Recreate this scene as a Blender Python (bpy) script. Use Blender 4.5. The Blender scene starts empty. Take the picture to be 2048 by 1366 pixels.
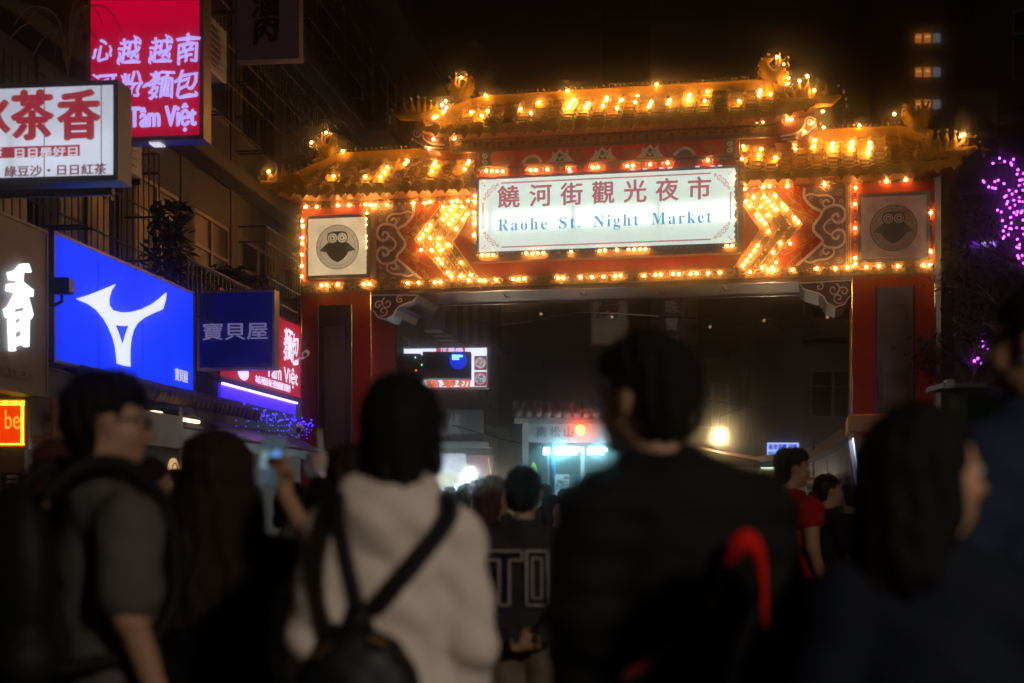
import bpy, math, random
import numpy as np
from mathutils import Vector, Matrix
SC = bpy.context.scene
COL = SC.collection
RND = random.Random(11)
# ------------------------------------------------------------------ camera, night sky, exposure
FPX = 2844.4
HOR = 1012.0
CAMZ = 1.4
cd = bpy.data.cameras.new('camera')
cam = bpy.data.objects.new('camera', cd)
COL.objects.link(cam)
cam.location = (0, 0, CAMZ)
cam.rotation_euler = (math.radians(90), 0, 0)
cd.sensor_width = 36
cd.lens = 50
cd.shift_y = (HOR - 683) / 2048
cd.clip_start = 0.05
cd.clip_end = 600
cd.dof.use_dof = True
cd.dof.focus_distance = 20.5
cd.dof.aperture_fstop = 1.6
SC.camera = cam
w = bpy.data.worlds.new('World')
SC.world = w
w.use_nodes = True
nt = w.node_tree
bg = nt.nodes['Background']
sky = nt.nodes.new('ShaderNodeTexSky')
sky.sky_type = 'NISHITA'
sky.sun_disc = False
sky.sun_elevation = math.radians(-4)
sky.sun_rotation = math.radians(200)
mx = nt.nodes.new('ShaderNodeMix')
mx.data_type = 'RGBA'
mx.inputs[0].default_value = 0.96
nt.links.new(sky.outputs[0], mx.inputs[6])
mx.inputs[7].default_value = (0.11, 0.085, 0.07, 1)      # low cloud lit by the town
nt.links.new(mx.outputs[2], bg.inputs[0])
bg.inputs[1].default_value = 0.011
SC.view_settings.view_transform = 'Standard'
SC.view_settings.look = 'None'
SC.view_settings.exposure = 0.15
SC.view_settings.gamma = 1
SC.view_settings.use_curve_mapping = False
cy = SC.cycles
cy.use_denoising = True
cy.use_adaptive_sampling = True
cy.adaptive_threshold = 0.02
cy.sample_clamp_indirect = 30.0
cy.sample_clamp_direct = 0
cy.max_bounces = 5
cy.diffuse_bounces = 2
cy.glossy_bounces = 3
cy.transmission_bounces = 3
cy.volume_bounces = 1
cy.transparent_max_bounces = 6
cy.caustics_reflective = False
cy.caustics_refractive = False
cy.use_light_tree = True
GLOW_HAZE = 0.0105
GLOW_HAZE_G = 0.995

# ------------------------------------------------------------------ materials
MATS = {}
def mat(name, col, rough=0.6, metal=0.0, var=0.25, scale=6.0, bump=0.0, emit=None, est=1.0, spec=0.5, dirt=0.0, alpha=1.0, trans=0.0):
    if name in MATS:
        return MATS[name]
    m = bpy.data.materials.new(name)
    m.use_nodes = True
    t = m.node_tree
    b = t.nodes['Principled BSDF']
    b.inputs['Roughness'].default_value = rough
    b.inputs['Metallic'].default_value = metal
    b.inputs['Specular IOR Level'].default_value = spec
    b.inputs['Alpha'].default_value = alpha
    b.inputs['Transmission Weight'].default_value = trans
    tc = t.nodes.new('ShaderNodeTexCoord')
    nz = t.nodes.new('ShaderNodeTexNoise')
    nz.inputs['Scale'].default_value = scale
    nz.inputs['Detail'].default_value = 6
    nz.inputs['Roughness'].default_value = 0.65
    t.links.new(tc.outputs['Object'], nz.inputs['Vector'])
    rp = t.nodes.new('ShaderNodeValToRGB')
    rp.color_ramp.elements[0].position = 0.3
    rp.color_ramp.elements[1].position = 0.7
    a = [c * (1 - var) for c in col]
    c2 = [min(1, c * (1 + var)) for c in col]
    rp.color_ramp.elements[0].color = (*a, 1)
    rp.color_ramp.elements[1].color = (*c2, 1)
    t.links.new(nz.outputs['Fac'], rp.inputs['Fac'])
    out = rp.outputs['Color']
    if dirt > 0:
        n2 = t.nodes.new('ShaderNodeTexNoise')
        n2.inputs['Scale'].default_value = scale * 0.3
        n2.inputs['Detail'].default_value = 8
        mp = t.nodes.new('ShaderNodeMapping')
        mp.inputs['Scale'].default_value = (3, 3, 0.5)
        t.links.new(tc.outputs['Object'], mp.inputs['Vector'])
        t.links.new(mp.outputs['Vector'], n2.inputs['Vector'])
        mr = t.nodes.new('ShaderNodeMapRange')
        mr.inputs[1].default_value = 0.45
        mr.inputs[2].default_value = 0.7
        mr.inputs[4].default_value = dirt
        t.links.new(n2.outputs['Fac'], mr.inputs[0])
        mm = t.nodes.new('ShaderNodeMix')
        mm.data_type = 'RGBA'
        t.links.new(mr.outputs[0], mm.inputs[0])
        t.links.new(out, mm.inputs[6])
        mm.inputs[7].default_value = (0.03, 0.025, 0.02, 1)
        out = mm.outputs[2]
    t.links.new(out, b.inputs['Base Color'])
    if bump > 0:
        bp = t.nodes.new('ShaderNodeBump')
        bp.inputs['Strength'].default_value = bump
        bp.inputs['Distance'].default_value = 0.02
        t.links.new(nz.outputs['Fac'], bp.inputs['Height'])
        t.links.new(bp.outputs['Normal'], b.inputs['Normal'])
    if emit is not None:
        b.inputs['Emission Color'].default_value = (*emit, 1)
        b.inputs['Emission Strength'].default_value = est
    MATS[name] = m
    return m

def glow(name, col, strength, var=0.12, scale=1.5, band=None):
    """A backlit face: even emission with slight unevenness, and tube bands if asked."""
    if name in MATS:
        return MATS[name]
    m = bpy.data.materials.new(name)
    m.use_nodes = True
    t = m.node_tree
    b = t.nodes['Principled BSDF']
    b.inputs['Base Color'].default_value = (*[min(0.5, c * 0.35) for c in col], 1)
    b.inputs['Roughness'].default_value = 0.6
    b.inputs['Specular IOR Level'].default_value = 0.12
    b.inputs['Emission Color'].default_value = (*col, 1)
    tc = t.nodes.new('ShaderNodeTexCoord')
    nz = t.nodes.new('ShaderNodeTexNoise')
    nz.inputs['Scale'].default_value = scale
    t.links.new(tc.outputs['Object'], nz.inputs['Vector'])
    mr = t.nodes.new('ShaderNodeMapRange')
    mr.inputs[1].default_value = 0.3
    mr.inputs[2].default_value = 0.7
    mr.inputs[3].default_value = strength * (1 - var)
    mr.inputs[4].default_value = strength * (1 + var)
    t.links.new(nz.outputs['Fac'], mr.inputs[0])
    val = mr.outputs[0]
    if band:
        # fluorescent tubes behind the sheet: brighter along each tube
        sp = t.nodes.new('ShaderNodeSeparateXYZ')
        t.links.new(tc.outputs['Object'], sp.inputs[0])
        def M(op, a, c=None, d=None):
            n = t.nodes.new('ShaderNodeMath')
            n.operation = op
            for i, q in enumerate((a, c, d)):
                if q is None:
                    continue
                if isinstance(q, (int, float)):
                    n.inputs[i].default_value = q
                else:
                    t.links.new(q, n.inputs[i])
            return n.outputs[0]
        for (z0, wz, gain, period, x0) in band:
            dz = M('DIVIDE', M('SUBTRACT', sp.outputs[2], z0), wz)
            g = M('DIVIDE', 1.0, M('ADD', 1.0, M('MULTIPLY', M('MULTIPLY', dz, dz), M('MULTIPLY', dz, dz))))
            if period:
                fr = M('FRACT', M('DIVIDE', M('SUBTRACT', sp.outputs[0], x0), period))
                e = M('ABSOLUTE', M('SUBTRACT', fr, 0.5))
                gx = M('SUBTRACT', 1.0, M('POWER', M('MULTIPLY', e, 2.0), 10.0))
                g = M('MULTIPLY', g, gx)
            val = M('ADD', val, M('MULTIPLY', g, gain))
    t.links.new(val, b.inputs['Emission Strength'])
    MATS[name] = m
    return m

# ------------------------------------------------------------------ mesh building
class MB:
    def __init__(s):
        s.v = []
        s.f = []
    def add(s, vs, fs):
        o = len(s.v)
        s.v += [tuple(p) for p in vs]
        s.f += [tuple(i + o for i in f) for f in fs]
        return s
    def box(s, x0, x1, y0, y1, z0, z1):
        return s.add([(x0, y0, z0), (x1, y0, z0), (x1, y1, z0), (x0, y1, z0), (x0, y0, z1), (x1, y0, z1), (x1, y1, z1), (x0, y1, z1)],
                     [(0, 3, 2, 1), (4, 5, 6, 7), (0, 1, 5, 4), (1, 2, 6, 5), (2, 3, 7, 6), (3, 0, 4, 7)])
    def bbox(s, x0, x1, y0, y1, z0, z1, b=0.01):
        """box with its edges cut off"""
        P = []
        for z, i in ((z0, b), (z0 + b, 0), (z1 - b, 0), (z1, b)):
            for (x, y, sx, sy) in ((x0, y0, 1, 1), (x1, y0, -1, 1), (x1, y1, -1, -1), (x0, y1, 1, -1)):
                P.append((x + sx * (i if i else 0) + (0 if i else 0), y + sy * i, z))
        F = [(3, 2, 1, 0), (12, 13, 14, 15)]
        for k in range(3):
            for q in range(4):
                F.append((k * 4 + q, k * 4 + (q + 1) % 4, k * 4 + 4 + (q + 1) % 4, k * 4 + 4 + q))
        return s.add(P, F)
    def prism(s, poly, y0, y1):
        n = len(poly)
        a = sum(poly[i][0] * poly[(i + 1) % n][1] - poly[(i + 1) % n][0] * poly[i][1] for i in range(n))
        if a < 0:
            poly = poly[::-1]
        V = [(x, y0, z) for x, z in poly] + [(x, y1, z) for x, z in poly]
        F = [tuple(range(n)), tuple(range(2 * n - 1, n - 1, -1))]
        for i in range(n):
            j = (i + 1) % n
            F.append((i, n + i, n + j, j))
        return s.add(V, F)
    def tube(s, pts, r, n=6, cap=True):
        pts = [Vector(p) for p in pts]
        m = len(pts)
        rs = r if isinstance(r, (list, tuple)) else [r] * m
        V = []
        up = None
        for i, p in enumerate(pts):
            d = (pts[min(i + 1, m - 1)] - pts[max(i - 1, 0)])
            if d.length < 1e-9:
                d = Vector((0, 0, 1))
            d.normalize()
            if up is None:
                up = Vector((0, 0, 1)) if abs(d.z) < 0.9 else Vector((1, 0, 0))
            a = d.cross(up)
            if a.length < 1e-6:
                a = d.cross(Vector((1, 0.3, 0)))
            a.normalize()
            up = a.cross(d).normalized()
            for k in range(n):
                t = 2 * math.pi * k / n
                V.append(p + (a * math.cos(t) + up * math.sin(t)) * rs[i])
        F = []
        for i in range(m - 1):
            for k in range(n):
                k2 = (k + 1) % n
                F.append((i * n + k, i * n + k2, (i + 1) * n + k2, (i + 1) * n + k))
        if cap:
            F.append(tuple(range(n - 1, -1, -1)))
            F.append(tuple((m - 1) * n + k for k in range(n)))
        return s.add(V, F)
    def ball(s, c, r, seg=8, rings=6):
        rx, ry, rz = r if isinstance(r, (list, tuple)) else (r, r, r)
        V = [(c[0], c[1], c[2] + rz)]
        for i in range(1, rings):
            a = math.pi * i / rings
            for k in range(seg):
                t = 2 * math.pi * k / seg
                V.append((c[0] + rx * math.sin(a) * math.cos(t), c[1] + ry * math.sin(a) * math.sin(t), c[2] + rz * math.cos(a)))
        V.append((c[0], c[1], c[2] - rz))
        F = [(0, 1 + k, 1 + (k + 1) % seg) for k in range(seg)]
        for i in range(rings - 2):
            for k in range(seg):
                a = 1 + i * seg + k
                b = 1 + i * seg + (k + 1) % seg
                F.append((a, a + seg, b + seg, b))
        L = len(V) - 1
        o = 1 + (rings - 2) * seg
        F += [(o + k, L, o + (k + 1) % seg) for k in range(seg)]
        return s.add(V, F)
    def ribbon(s, pts, wd, y0, y1):
        """flat band along a polyline in the x-z plane, thick between y0 and y1"""
        m = len(pts)
        ws = wd if isinstance(wd, (list, tuple)) else [wd] * m
        V = []
        for i in range(m):
            a = pts[max(i - 1, 0)]
            b = pts[min(i + 1, m - 1)]
            dx, dz = b[0] - a[0], b[1] - a[1]
            L = math.hypot(dx, dz) or 1
            nx, nz = -dz / L * ws[i] / 2, dx / L * ws[i] / 2
            x, z = pts[i]
            V += [(x - nx, y0, z - nz), (x + nx, y0, z + nz), (x + nx, y1, z + nz), (x - nx, y1, z - nz)]
        F = []
        for i in range(m - 1):
            o = i * 4
            for k in range(4):
                k2 = (k + 1) % 4
                F.append((o + k, o + 4 + k, o + 4 + k2, o + k2))
        F += [(0, 1, 2, 3), (m * 4 - 1, m * 4 - 2, m * 4 - 3, m * 4 - 4)]
        return s.add(V, F)
    def mesh(s, name, m, smooth=False):
        me = bpy.data.meshes.new(name)
        me.from_pydata(s.v, [], s.f)
        if m:
            me.materials.append(m)
        if smooth:
            me.polygons.foreach_set('use_smooth', [True] * len(me.polygons))
        me.update()
        return me
    def build(s, name, m, parent=None, smooth=False, kind=None, label=None):
        o = bpy.data.objects.new(name, s.mesh(name, m, smooth))
        COL.objects.link(o)
        if parent:
            o.parent = parent
        if kind:
            o['kind'] = kind
        if label:
            o['label'] = label
        return o

def box(name, m, parent, *a, **k):
    return MB().box(*a).build(name, m, parent, **k)

def inst(name, me, parent, loc=(0, 0, 0), rot=(0, 0, 0), sc=None):
    o = bpy.data.objects.new(name, me)
    COL.objects.link(o)
    o.parent = parent
    o.location = loc
    o.rotation_euler = rot
    if sc:
        o.scale = sc
    return o

def tag(o, label, cat, group=None):
    o['label'] = label
    o['category'] = cat
    if group:
        o['group'] = group
    return o

def thing(name, label, cat, loc=(0, 0, 0), rz=0.0, group=None):
    o = bpy.data.objects.new(name, None)
    o.empty_display_size = 0.2
    COL.objects.link(o)
    o.location = loc
    o.rotation_euler = (0, 0, rz)
    return tag(o, label, cat, group)

def structure(name, mb, m):
    return mb.build(name, m, None, kind='structure')

class Frame:
    """an upright plane in the place: origin on the ground, local x along it, local -y facing out"""
    def __init__(s, x, y, deg):
        s.x, s.y, s.a = x, y, math.radians(deg)
        s.c, s.s = math.cos(s.a), math.sin(s.a)
    def hit(s, px, py, v=0.0):
        dx, dz = (px - 1024) / FPX, (HOR - py) / FPX
        nx, ny = -s.s, s.c
        t = (v + s.x * nx + s.y * ny) / (dx * nx + ny)
        X, Y = dx * t - s.x, t - s.y
        return X * s.c + Y * s.s, CAMZ + dz * t
    def loc(s, u, v=0, z=0):
        return (s.x + u * s.c - v * s.s, s.y + u * s.s + v * s.c, z)
    def thing(s, name, label, cat, u=0, v=0, z=0, group=None):
        return thing(name, label, cat, s.loc(u, v, z), s.a, group)

def at(px, py, Y):
    return ((px - 1024) / FPX * Y, Y, CAMZ + (HOR - py) / FPX * Y)

def serif(t):
    return ''.join(chr(0x1D400 + ord(c) - 65) if 'A' <= c <= 'Z' else chr(0x1D41A + ord(c) - 97) if 'a' <= c <= 'z' else c for c in t)

def text(name, body, m, parent, x, z, y, h, width=None, bold=0.0, align='CENTER', depth=0.006, shear=0.0, spacing=1.0, vertical=False, kx=1.0, brush=False):
    """lettering as a mesh on the plane y, centred at x, z; h is the height of a full character"""
    if vertical:
        body = '\n'.join(body)
    cu = bpy.data.curves.new(name, 'FONT')
    cu.body = body
    cu.size = 1.0
    cu.align_x = 'CENTER'
    cu.align_y = 'CENTER'
    cu.shear = shear
    cu.resolution_u = 3
    cu.space_character = spacing
    if vertical:
        cu.space_line = 1.0
    tmp = bpy.data.objects.new(name, cu)
    COL.objects.link(tmp)
    bpy.context.view_layer.update()
    me = bpy.data.meshes.new_from_object(tmp.evaluated_get(bpy.context.evaluated_depsgraph_get()))
    bpy.data.objects.remove(tmp)
    n = len(me.vertices)
    co = np.empty(n * 3, dtype=np.float32)
    me.vertices.foreach_get('co', co)
    co = co.reshape(-1, 3)
    lo, hi = co.min(0), co.max(0)
    cx, cz = (lo[0] + hi[0]) / 2, (lo[1] + hi[1]) / 2
    sy = h / (hi[1] - lo[1])
    sx = (width / (hi[0] - lo[0])) if width else sy * kx
    out = np.empty_like(co)
    X, Z = co[:, 0] - cx, co[:, 1] - cz
    if brush:
        Z = Z + 0.05 * np.sin(X * 7.1 + 0.5) + 0.06 * X * 0.3
        X = X + 0.05 * np.sin(Z * 6.3) + 0.03 * np.sin(Z * 17 + X * 4)
    out[:, 0] = X * sx + x
    out[:, 2] = Z * sy + z
    out[:, 1] = y
    me.vertices.foreach_set('co', out.reshape(-1))
    me.materials.clear()
    me.materials.append(m)
    me.update()
    # thickness: a rim below the outline; heavy strokes from a few shifted layers
    edges = {}
    fs = [tuple(p.vertices) for p in me.polygons]
    for f in fs:
        for i in range(len(f)):
            a, b = f[i], f[(i + 1) % len(f)]
            k = (min(a, b), max(a, b))
            edges[k] = edges.get(k, 0) + 1
    rim = [k for k, c in edges.items() if c == 1]
    V, F = [], []
    q = bold * h * 0.7
    offs = [(0, 0)] if not bold else [(0, 0), (q, 0), (-q, 0), (0, q * 0.7), (0, -q * 0.7), (q * 0.7, q * 0.5), (-q * 0.7, -q * 0.5)]
    for li, (ox, oz) in enumerate(offs):
        o = len(V)
        dy = li * 0.0002
        V += [(p[0] + ox, p[1] - dy, p[2] + oz) for p in out] + [(p[0] + ox, p[1] + depth - dy, p[2] + oz) for p in out]
        F += [tuple(i + o for i in f) for f in fs]
        F += [(a + o, b + o, b + n + o, a + n + o) for a, b in rim]
    me2 = bpy.data.meshes.new(name)
    me2.from_pydata(V, [], F)
    me2.materials.append(m)
    me2.update()
    bpy.data.meshes.remove(me)
    bpy.data.curves.remove(cu)
    o = bpy.data.objects.new(name, me2)
    COL.objects.link(o)
    o.parent = parent
    return o

def spiral(cx, cz, r, turns=1.4, start=0.0, sgn=1, n=18, tail=None):
    P = []
    for i in range(n + 1):
        t = i / n
        a = start + sgn * turns * 2 * math.pi * t
        rr = r * (1 - 0.85 * t)
        P.append((cx + rr * math.cos(a), cz + rr * math.sin(a)))
    if tail:
        P = tail + P
    return P

def smoothline(P, k=4):
    out = []
    n = len(P)
    for i in range(n - 1):
        p0, p1, p2, p3 = P[max(i - 1, 0)], P[i], P[i + 1], P[min(i + 2, n - 1)]
        for j in range(k):
            t = j / k
            out.append(tuple(0.5 * ((2 * p1[q]) + (-p0[q] + p2[q]) * t + (2 * p0[q] - 5 * p1[q] + 4 * p2[q] - p3[q]) * t * t + (-p0[q] + 3 * p1[q] - 3 * p2[q] + p3[q]) * t ** 3) for q in range(len(p1))))
    out.append(tuple(P[-1]))
    return out

# ------------------------------------------------------------------ smooth solid shapes (bodies, clothes, carved figures)
def surface(F, org, res):
    s = F < 0
    nx, ny, nz = F.shape
    cnt = np.zeros((nx - 1, ny - 1, nz - 1), np.int8)
    for a in (0, 1):
        for b in (0, 1):
            for c in (0, 1):
                cnt += s[a:nx - 1 + a, b:ny - 1 + b, c:nz - 1 + c]
    act = (cnt > 0) & (cnt < 8)
    I, J, K = np.nonzero(act)
    idx = -np.ones(act.shape, np.int32)
    idx[I, J, K] = np.arange(len(I))
    pos = np.zeros((len(I), 3))
    num = np.zeros(len(I))
    cor = [(a, b, c) for a in (0, 1) for b in (0, 1) for c in (0, 1)]
    for p in cor:
        for ax in range(3):
            if p[ax] == 1:
                continue
            q = list(p)
            q[ax] = 1
            f0 = F[I + p[0], J + p[1], K + p[2]]
            f1 = F[I + q[0], J + q[1], K + q[2]]
            m = (f0 < 0) != (f1 < 0)
            t = np.where(m, f0 / np.where(m, f0 - f1, 1), 0)
            for k in range(3):
                pos[:, k] += np.where(m, p[k] + (t if k == ax else 0), 0)
            num += m
    pos = pos / num[:, None] + np.stack([I, J, K], 1)
    V = pos * res + np.array(org)
    faces = []
    for ax in range(3):
        o1, o2 = (ax + 1) % 3, (ax + 2) % 3
        a = [slice(None)] * 3
        b = [slice(None)] * 3
        a[ax] = slice(0, -1)
        b[ax] = slice(1, None)
        d = s[tuple(a)] != s[tuple(b)]
        E = list(np.nonzero(d))
        ok = (E[o1] > 0) & (E[o2] > 0) & (E[o1] < act.shape[o1]) & (E[o2] < act.shape[o2])
        E = [e[ok] for e in E]
        ins = s[tuple(a)][tuple(E)]
        q = []
        for (d1, d2) in ((-1, -1), (0, -1), (0, 0), (-1, 0)):
            c = [E[0].copy(), E[1].copy(), E[2].copy()]
            c[o1] = c[o1] + d1
            c[o2] = c[o2] + d2
            q.append(idx[c[0], c[1], c[2]])
        Q = np.stack(q, 1)
        Q[~ins] = Q[~ins][:, ::-1]
        faces.append(Q)
    return V, np.concatenate(faces)

def solid(prims, res, k=0.02, disp=None, cuts=None):
    """prims: ('c', a, b, ra, rb[, k]) tapered capsule; ('e', centre, (rx,ry,rz), rotz[, k]) ellipsoid. cuts: functions kept where > 0 is removed."""
    lo = np.array([1e9] * 3)
    hi = -lo
    bb = []
    for p in prims:
        if p[0] == 'c':
            r = max(p[3], p[4])
            a = np.minimum(p[1], p[2]) - r
            b = np.maximum(p[1], p[2]) + r
        else:
            R = max(p[2][0], p[2][1]) if p[3] else None
            e = np.array([R, R, p[2][2]]) if R else np.array(p[2])
            a, b = np.array(p[1]) - e, np.array(p[1]) + e
        bb.append((a, b))
        lo = np.minimum(lo, a)
        hi = np.maximum(hi, b)
    pad = 3 * res + 0.012
    lo -= pad
    hi += pad
    n = np.ceil((hi - lo) / res).astype(int) + 1
    ax = [lo[i] + res * np.arange(n[i]) for i in range(3)]
    F = np.full(tuple(n), 0.5, np.float32)
    for p, (a, b) in zip(prims, bb):
        kk = p[5] if (p[0] == 'c' and len(p) > 5) else p[4] if (p[0] == 'e' and len(p) > 4) else k
        m = kk + 2.5 * res + 0.03
        sl = []
        for i in range(3):
            i0 = max(0, int((a[i] - m - lo[i]) / res))
            i1 = min(n[i], int((b[i] + m - lo[i]) / res) + 2)
            sl.append(slice(i0, i1))
        X = ax[0][sl[0]][:, None, None]
        Y = ax[1][sl[1]][None, :, None]
        Z = ax[2][sl[2]][None, None, :]
        if p[0] == 'c':
            A, B = np.array(p[1], float), np.array(p[2], float)
            d = B - A
            L2 = max(1e-9, d @ d)
            t = np.clip(((X - A[0]) * d[0] + (Y - A[1]) * d[1] + (Z - A[2]) * d[2]) / L2, 0, 1)
            D = np.sqrt((X - A[0] - t * d[0]) ** 2 + (Y - A[1] - t * d[1]) ** 2 + (Z - A[2] - t * d[2]) ** 2) - (p[3] + (p[4] - p[3]) * t)
        else:
            c = p[1]
            x, y, z = X - c[0], Y - c[1], Z - c[2]
            if p[3]:
                co, si = math.cos(-p[3]), math.sin(-p[3])
                x, y = x * co - y * si, x * si + y * co
            r = p[2]
            k0 = np.sqrt((x / r[0]) ** 2 + (y / r[1]) ** 2 + (z / r[2]) ** 2)
            k1 = np.sqrt((x / r[0] ** 2) ** 2 + (y / r[1] ** 2) ** 2 + (z / r[2] ** 2) ** 2)
            D = k0 * (k0 - 1) / np.maximum(k1, 1e-6)
        o = F[tuple(sl)]
        h = np.clip(0.5 + 0.5 * (o - D) / kk, 0, 1)
        F[tuple(sl)] = o * (1 - h) + D * h - kk * h * (1 - h)
    X = ax[0][:, None, None]
    Y = ax[1][None, :, None]
    Z = ax[2][None, None, :]
    if disp:
        F = F + disp(X, Y, Z)
    for c in (cuts or []):
        F = np.maximum(F, c(X, Y, Z))
    F[0] = F[-1] = 1
    F[:, 0] = F[:, -1] = 1
    F[:, :, 0] = F[:, :, -1] = 1
    return surface(F, lo, res)

def solid_obj(name, m, parent, prims, res, **k):
    V, Q = solid(prims, res, **k)
    me = bpy.data.meshes.new(name)
    me.vertices.add(len(V))
    me.vertices.foreach_set('co', V.astype(np.float32).reshape(-1))
    me.loops.add(len(Q) * 4)
    me.loops.foreach_set('vertex_index', Q.astype(np.int32).reshape(-1))
    me.polygons.add(len(Q))
    me.polygons.foreach_set('loop_start', np.arange(0, len(Q) * 4, 4, dtype=np.int32))
    me.polygons.foreach_set('use_smooth', [True] * len(Q))
    me.update(calc_edges=True)
    me.materials.append(m)
    o = bpy.data.objects.new(name, me)
    COL.objects.link(o)
    o.parent = parent
    return o
# ------------------------------------------------------------------ ground
asphalt = mat('asphalt', (0.05, 0.048, 0.046), 0.55, var=0.35, scale=3, bump=0.4)
concrete = mat('concrete', (0.2, 0.19, 0.17), 0.8, scale=4, bump=0.3, dirt=0.5)
structure('ground', MB().box(-59, 59, -24, 129, -0.3, -0.16), concrete)
structure('road', MB().box(-4.9, 14, -23.9, 128.9, -0.12, 0.0), asphalt)
structure('pavement', MB().box(-14, -4.902, -23.9, 120, -0.12, 0.12), concrete)

# ------------------------------------------------------------------ the gate
G = Frame(1.643, 22.149, -11.71)
gate = G.thing('market_gate', 'red and gold lit archway with tiled roofs spanning the market street', 'gate')
def gu(px, v=0.0):
    return G.hit(px, 500, v)[0]
def gz(px, py, v=0.0):
    return G.hit(px, py, v)[1]
red = mat('gate_red_paint', (0.50, 0.030, 0.006), 0.6, spec=0.15, var=0.12, scale=5, dirt=0.15)
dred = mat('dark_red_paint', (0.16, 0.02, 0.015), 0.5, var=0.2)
gold = mat('aged_gold_paint', (0.42, 0.22, 0.07), 0.4, metal=0.3, var=0.3, scale=30, bump=0.3)
tile_m = mat('yellow_glazed_tile', (0.62, 0.33, 0.03), 0.62, spec=0.2, var=0.22, scale=9, bump=0.25, dirt=0.15)
steel = mat('polished_steel', (0.45, 0.42, 0.42), 0.22, metal=1.0, var=0.1)
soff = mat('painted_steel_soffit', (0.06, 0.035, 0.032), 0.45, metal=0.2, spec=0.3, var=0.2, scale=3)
purp = mat('plum_painted_panel', (0.20, 0.12, 0.125), 0.5, var=0.15, scale=8)
cream = mat('cream_relief_paint', (0.85, 0.76, 0.72), 0.5, var=0.12, scale=20)
ochre = mat('ochre_relief_paint', (0.55, 0.28, 0.05), 0.5, var=0.15, scale=20)
teal = mat('grey_green_paint', (0.16, 0.18, 0.14), 0.5, var=0.2, scale=20)
black = mat('black_metal', (0.02, 0.018, 0.018), 0.4, var=0.2)
ledface = None
ZB, ZT = 4.86, 6.45
D = 1.4
uL0, uL1 = gu(603), gu(742)
uR0, uR1 = gu(1704), gu(1870)
for (a, b, pn, dim) in ((uL0, uL1, (640, 703, 612, 655), 0), (uR0, uR1, (1754, 1826, 575, 612), 1)):
    c = MB().box(a, b, 0, D, 0.9, ZB - 0.002).build('column', red, gate)
    MB().bbox(a - 0.07, b + 0.07, -0.07, D + 0.07, 0, 0.9, 0.03).build('plinth', concrete, c)
    sm = MB()
    for x in (a, b):
        sm.tube([(x, -0.012, 0.9), (x, -0.012, ZB - 0.01)], 0.016, 8)
    sm.tube([(b if not dim else a, D, 0.9), (b if not dim else a, D, ZB - 0.01)], 0.016, 8)
    sm.build('edge_trim', steel, c, smooth=True)
    p0, p1 = gu(pn[0]), gu(pn[1])
    zt = gz(pn[0], pn[2])
    zs = gz(pn[0], pn[3])
    fr = MB()
    w_ = (p1 - p0) * 0.17
    fr.box(p0, p0 + w_, -0.05, -0.002, 1.1, zt).box(p1 - w_, p1, -0.05, -0.002, 1.1, zt).box(p0 + w_, p1 - w_, -0.05, -0.002, zs, zt)
    pf = fr.build('screen_frame', black, c)
    MB().tube([(p0 - 0.012, -0.03, 1.1), (p0 - 0.012, -0.03, zt + 0.012), (p1 + 0.012, -0.03, zt + 0.012), (p1 + 0.012, -0.03, 1.1)], 0.014, 6).build('frame_edge', steel, pf)
    # LED dot screen, switched off
    m = mat('led_dot_screen', (0.10, 0.075, 0.05), 0.5)
    if ledface is None:
        ledface = m
        t = m.node_tree
        b_ = t.nodes['Principled BSDF']
        tc = t.nodes.new('ShaderNodeTexCoord')
        vo = t.nodes.new('ShaderNodeTexVoronoi')
        vo.inputs['Scale'].default_value = 33
        vo.inputs['Randomness'].default_value = 0
        vo.voronoi_dimensions = '3D'
        mp = t.nodes.new('ShaderNodeMapping')
        mp.inputs['Scale'].default_value = (1, 0, 1)
        t.links.new(tc.outputs['Object'], mp.inputs['Vector'])
        t.links.new(mp.outputs['Vector'], vo.inputs['Vector'])
        cr = t.nodes.new('ShaderNodeValToRGB')
        cr.color_ramp.elements[0].position = 0.25
        cr.color_ramp.elements[0].color = (0.30, 0.19, 0.10, 1)
        cr.color_ramp.elements[1].position = 0.42
        cr.color_ramp.elements[1].color = (0.06, 0.045, 0.035, 1)
        t.links.new(vo.outputs['Distance'], cr.inputs[0])
        t.links.new(cr.outputs[0], b_.inputs['Base Color'])
    box('screen', ledface, pf, p0 + w_, p1 - w_, -0.03, -0.004, 1.1, zs)
# yellow wrap on the right column's foot, grey cladding below
MB().bbox(uR0 - 0.06, uR0 + 0.5, -0.12, D + 0.05, 2.5, 2.78, 0.03).build('foot_wrap', mat('orange_wrap', (0.5, 0.16, 0.02), 0.4), gate)
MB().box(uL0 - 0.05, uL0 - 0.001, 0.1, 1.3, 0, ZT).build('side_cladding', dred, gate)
MB().box(uR1 + 0.001, uR1 + 0.09, 0.05, 1.3, 0, ZT).build('side_cladding', mat('dull_steel', (0.12, 0.11, 0.11), 0.35, metal=0.7), gate)
# beam
beam = MB().box(uL0, uR1, 0, D, ZB, ZT).build('beam', red, gate)
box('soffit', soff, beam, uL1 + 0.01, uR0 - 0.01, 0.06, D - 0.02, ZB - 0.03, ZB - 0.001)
MB().box(uL1, uR0, -0.02, 0.05, ZB - 0.05, ZB + 0.012).build('beam_lip', mat('lip_metal', (0.3, 0.2, 0.15), 0.25, metal=0.8, var=0.3, scale=3), beam)
box('rear_lip', steel, beam, uL1, uR0, D - 0.01, D + 0.015, ZB - 0.06, ZB - 0.002)
# small creases hanging below the soffit: cable clips
for px in (995, 1150, 1310, 1440):
    x = gu(px)
    MB().tube([(x, 0.4, ZB - 0.03), (x + 0.05, 0.42, ZB - 0.09), (x + 0.12, 0.4, ZB - 0.1), (x + 0.1, 0.4, ZB - 0.03)], 0.008, 5).build('cable_clip', black, gate)

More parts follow.
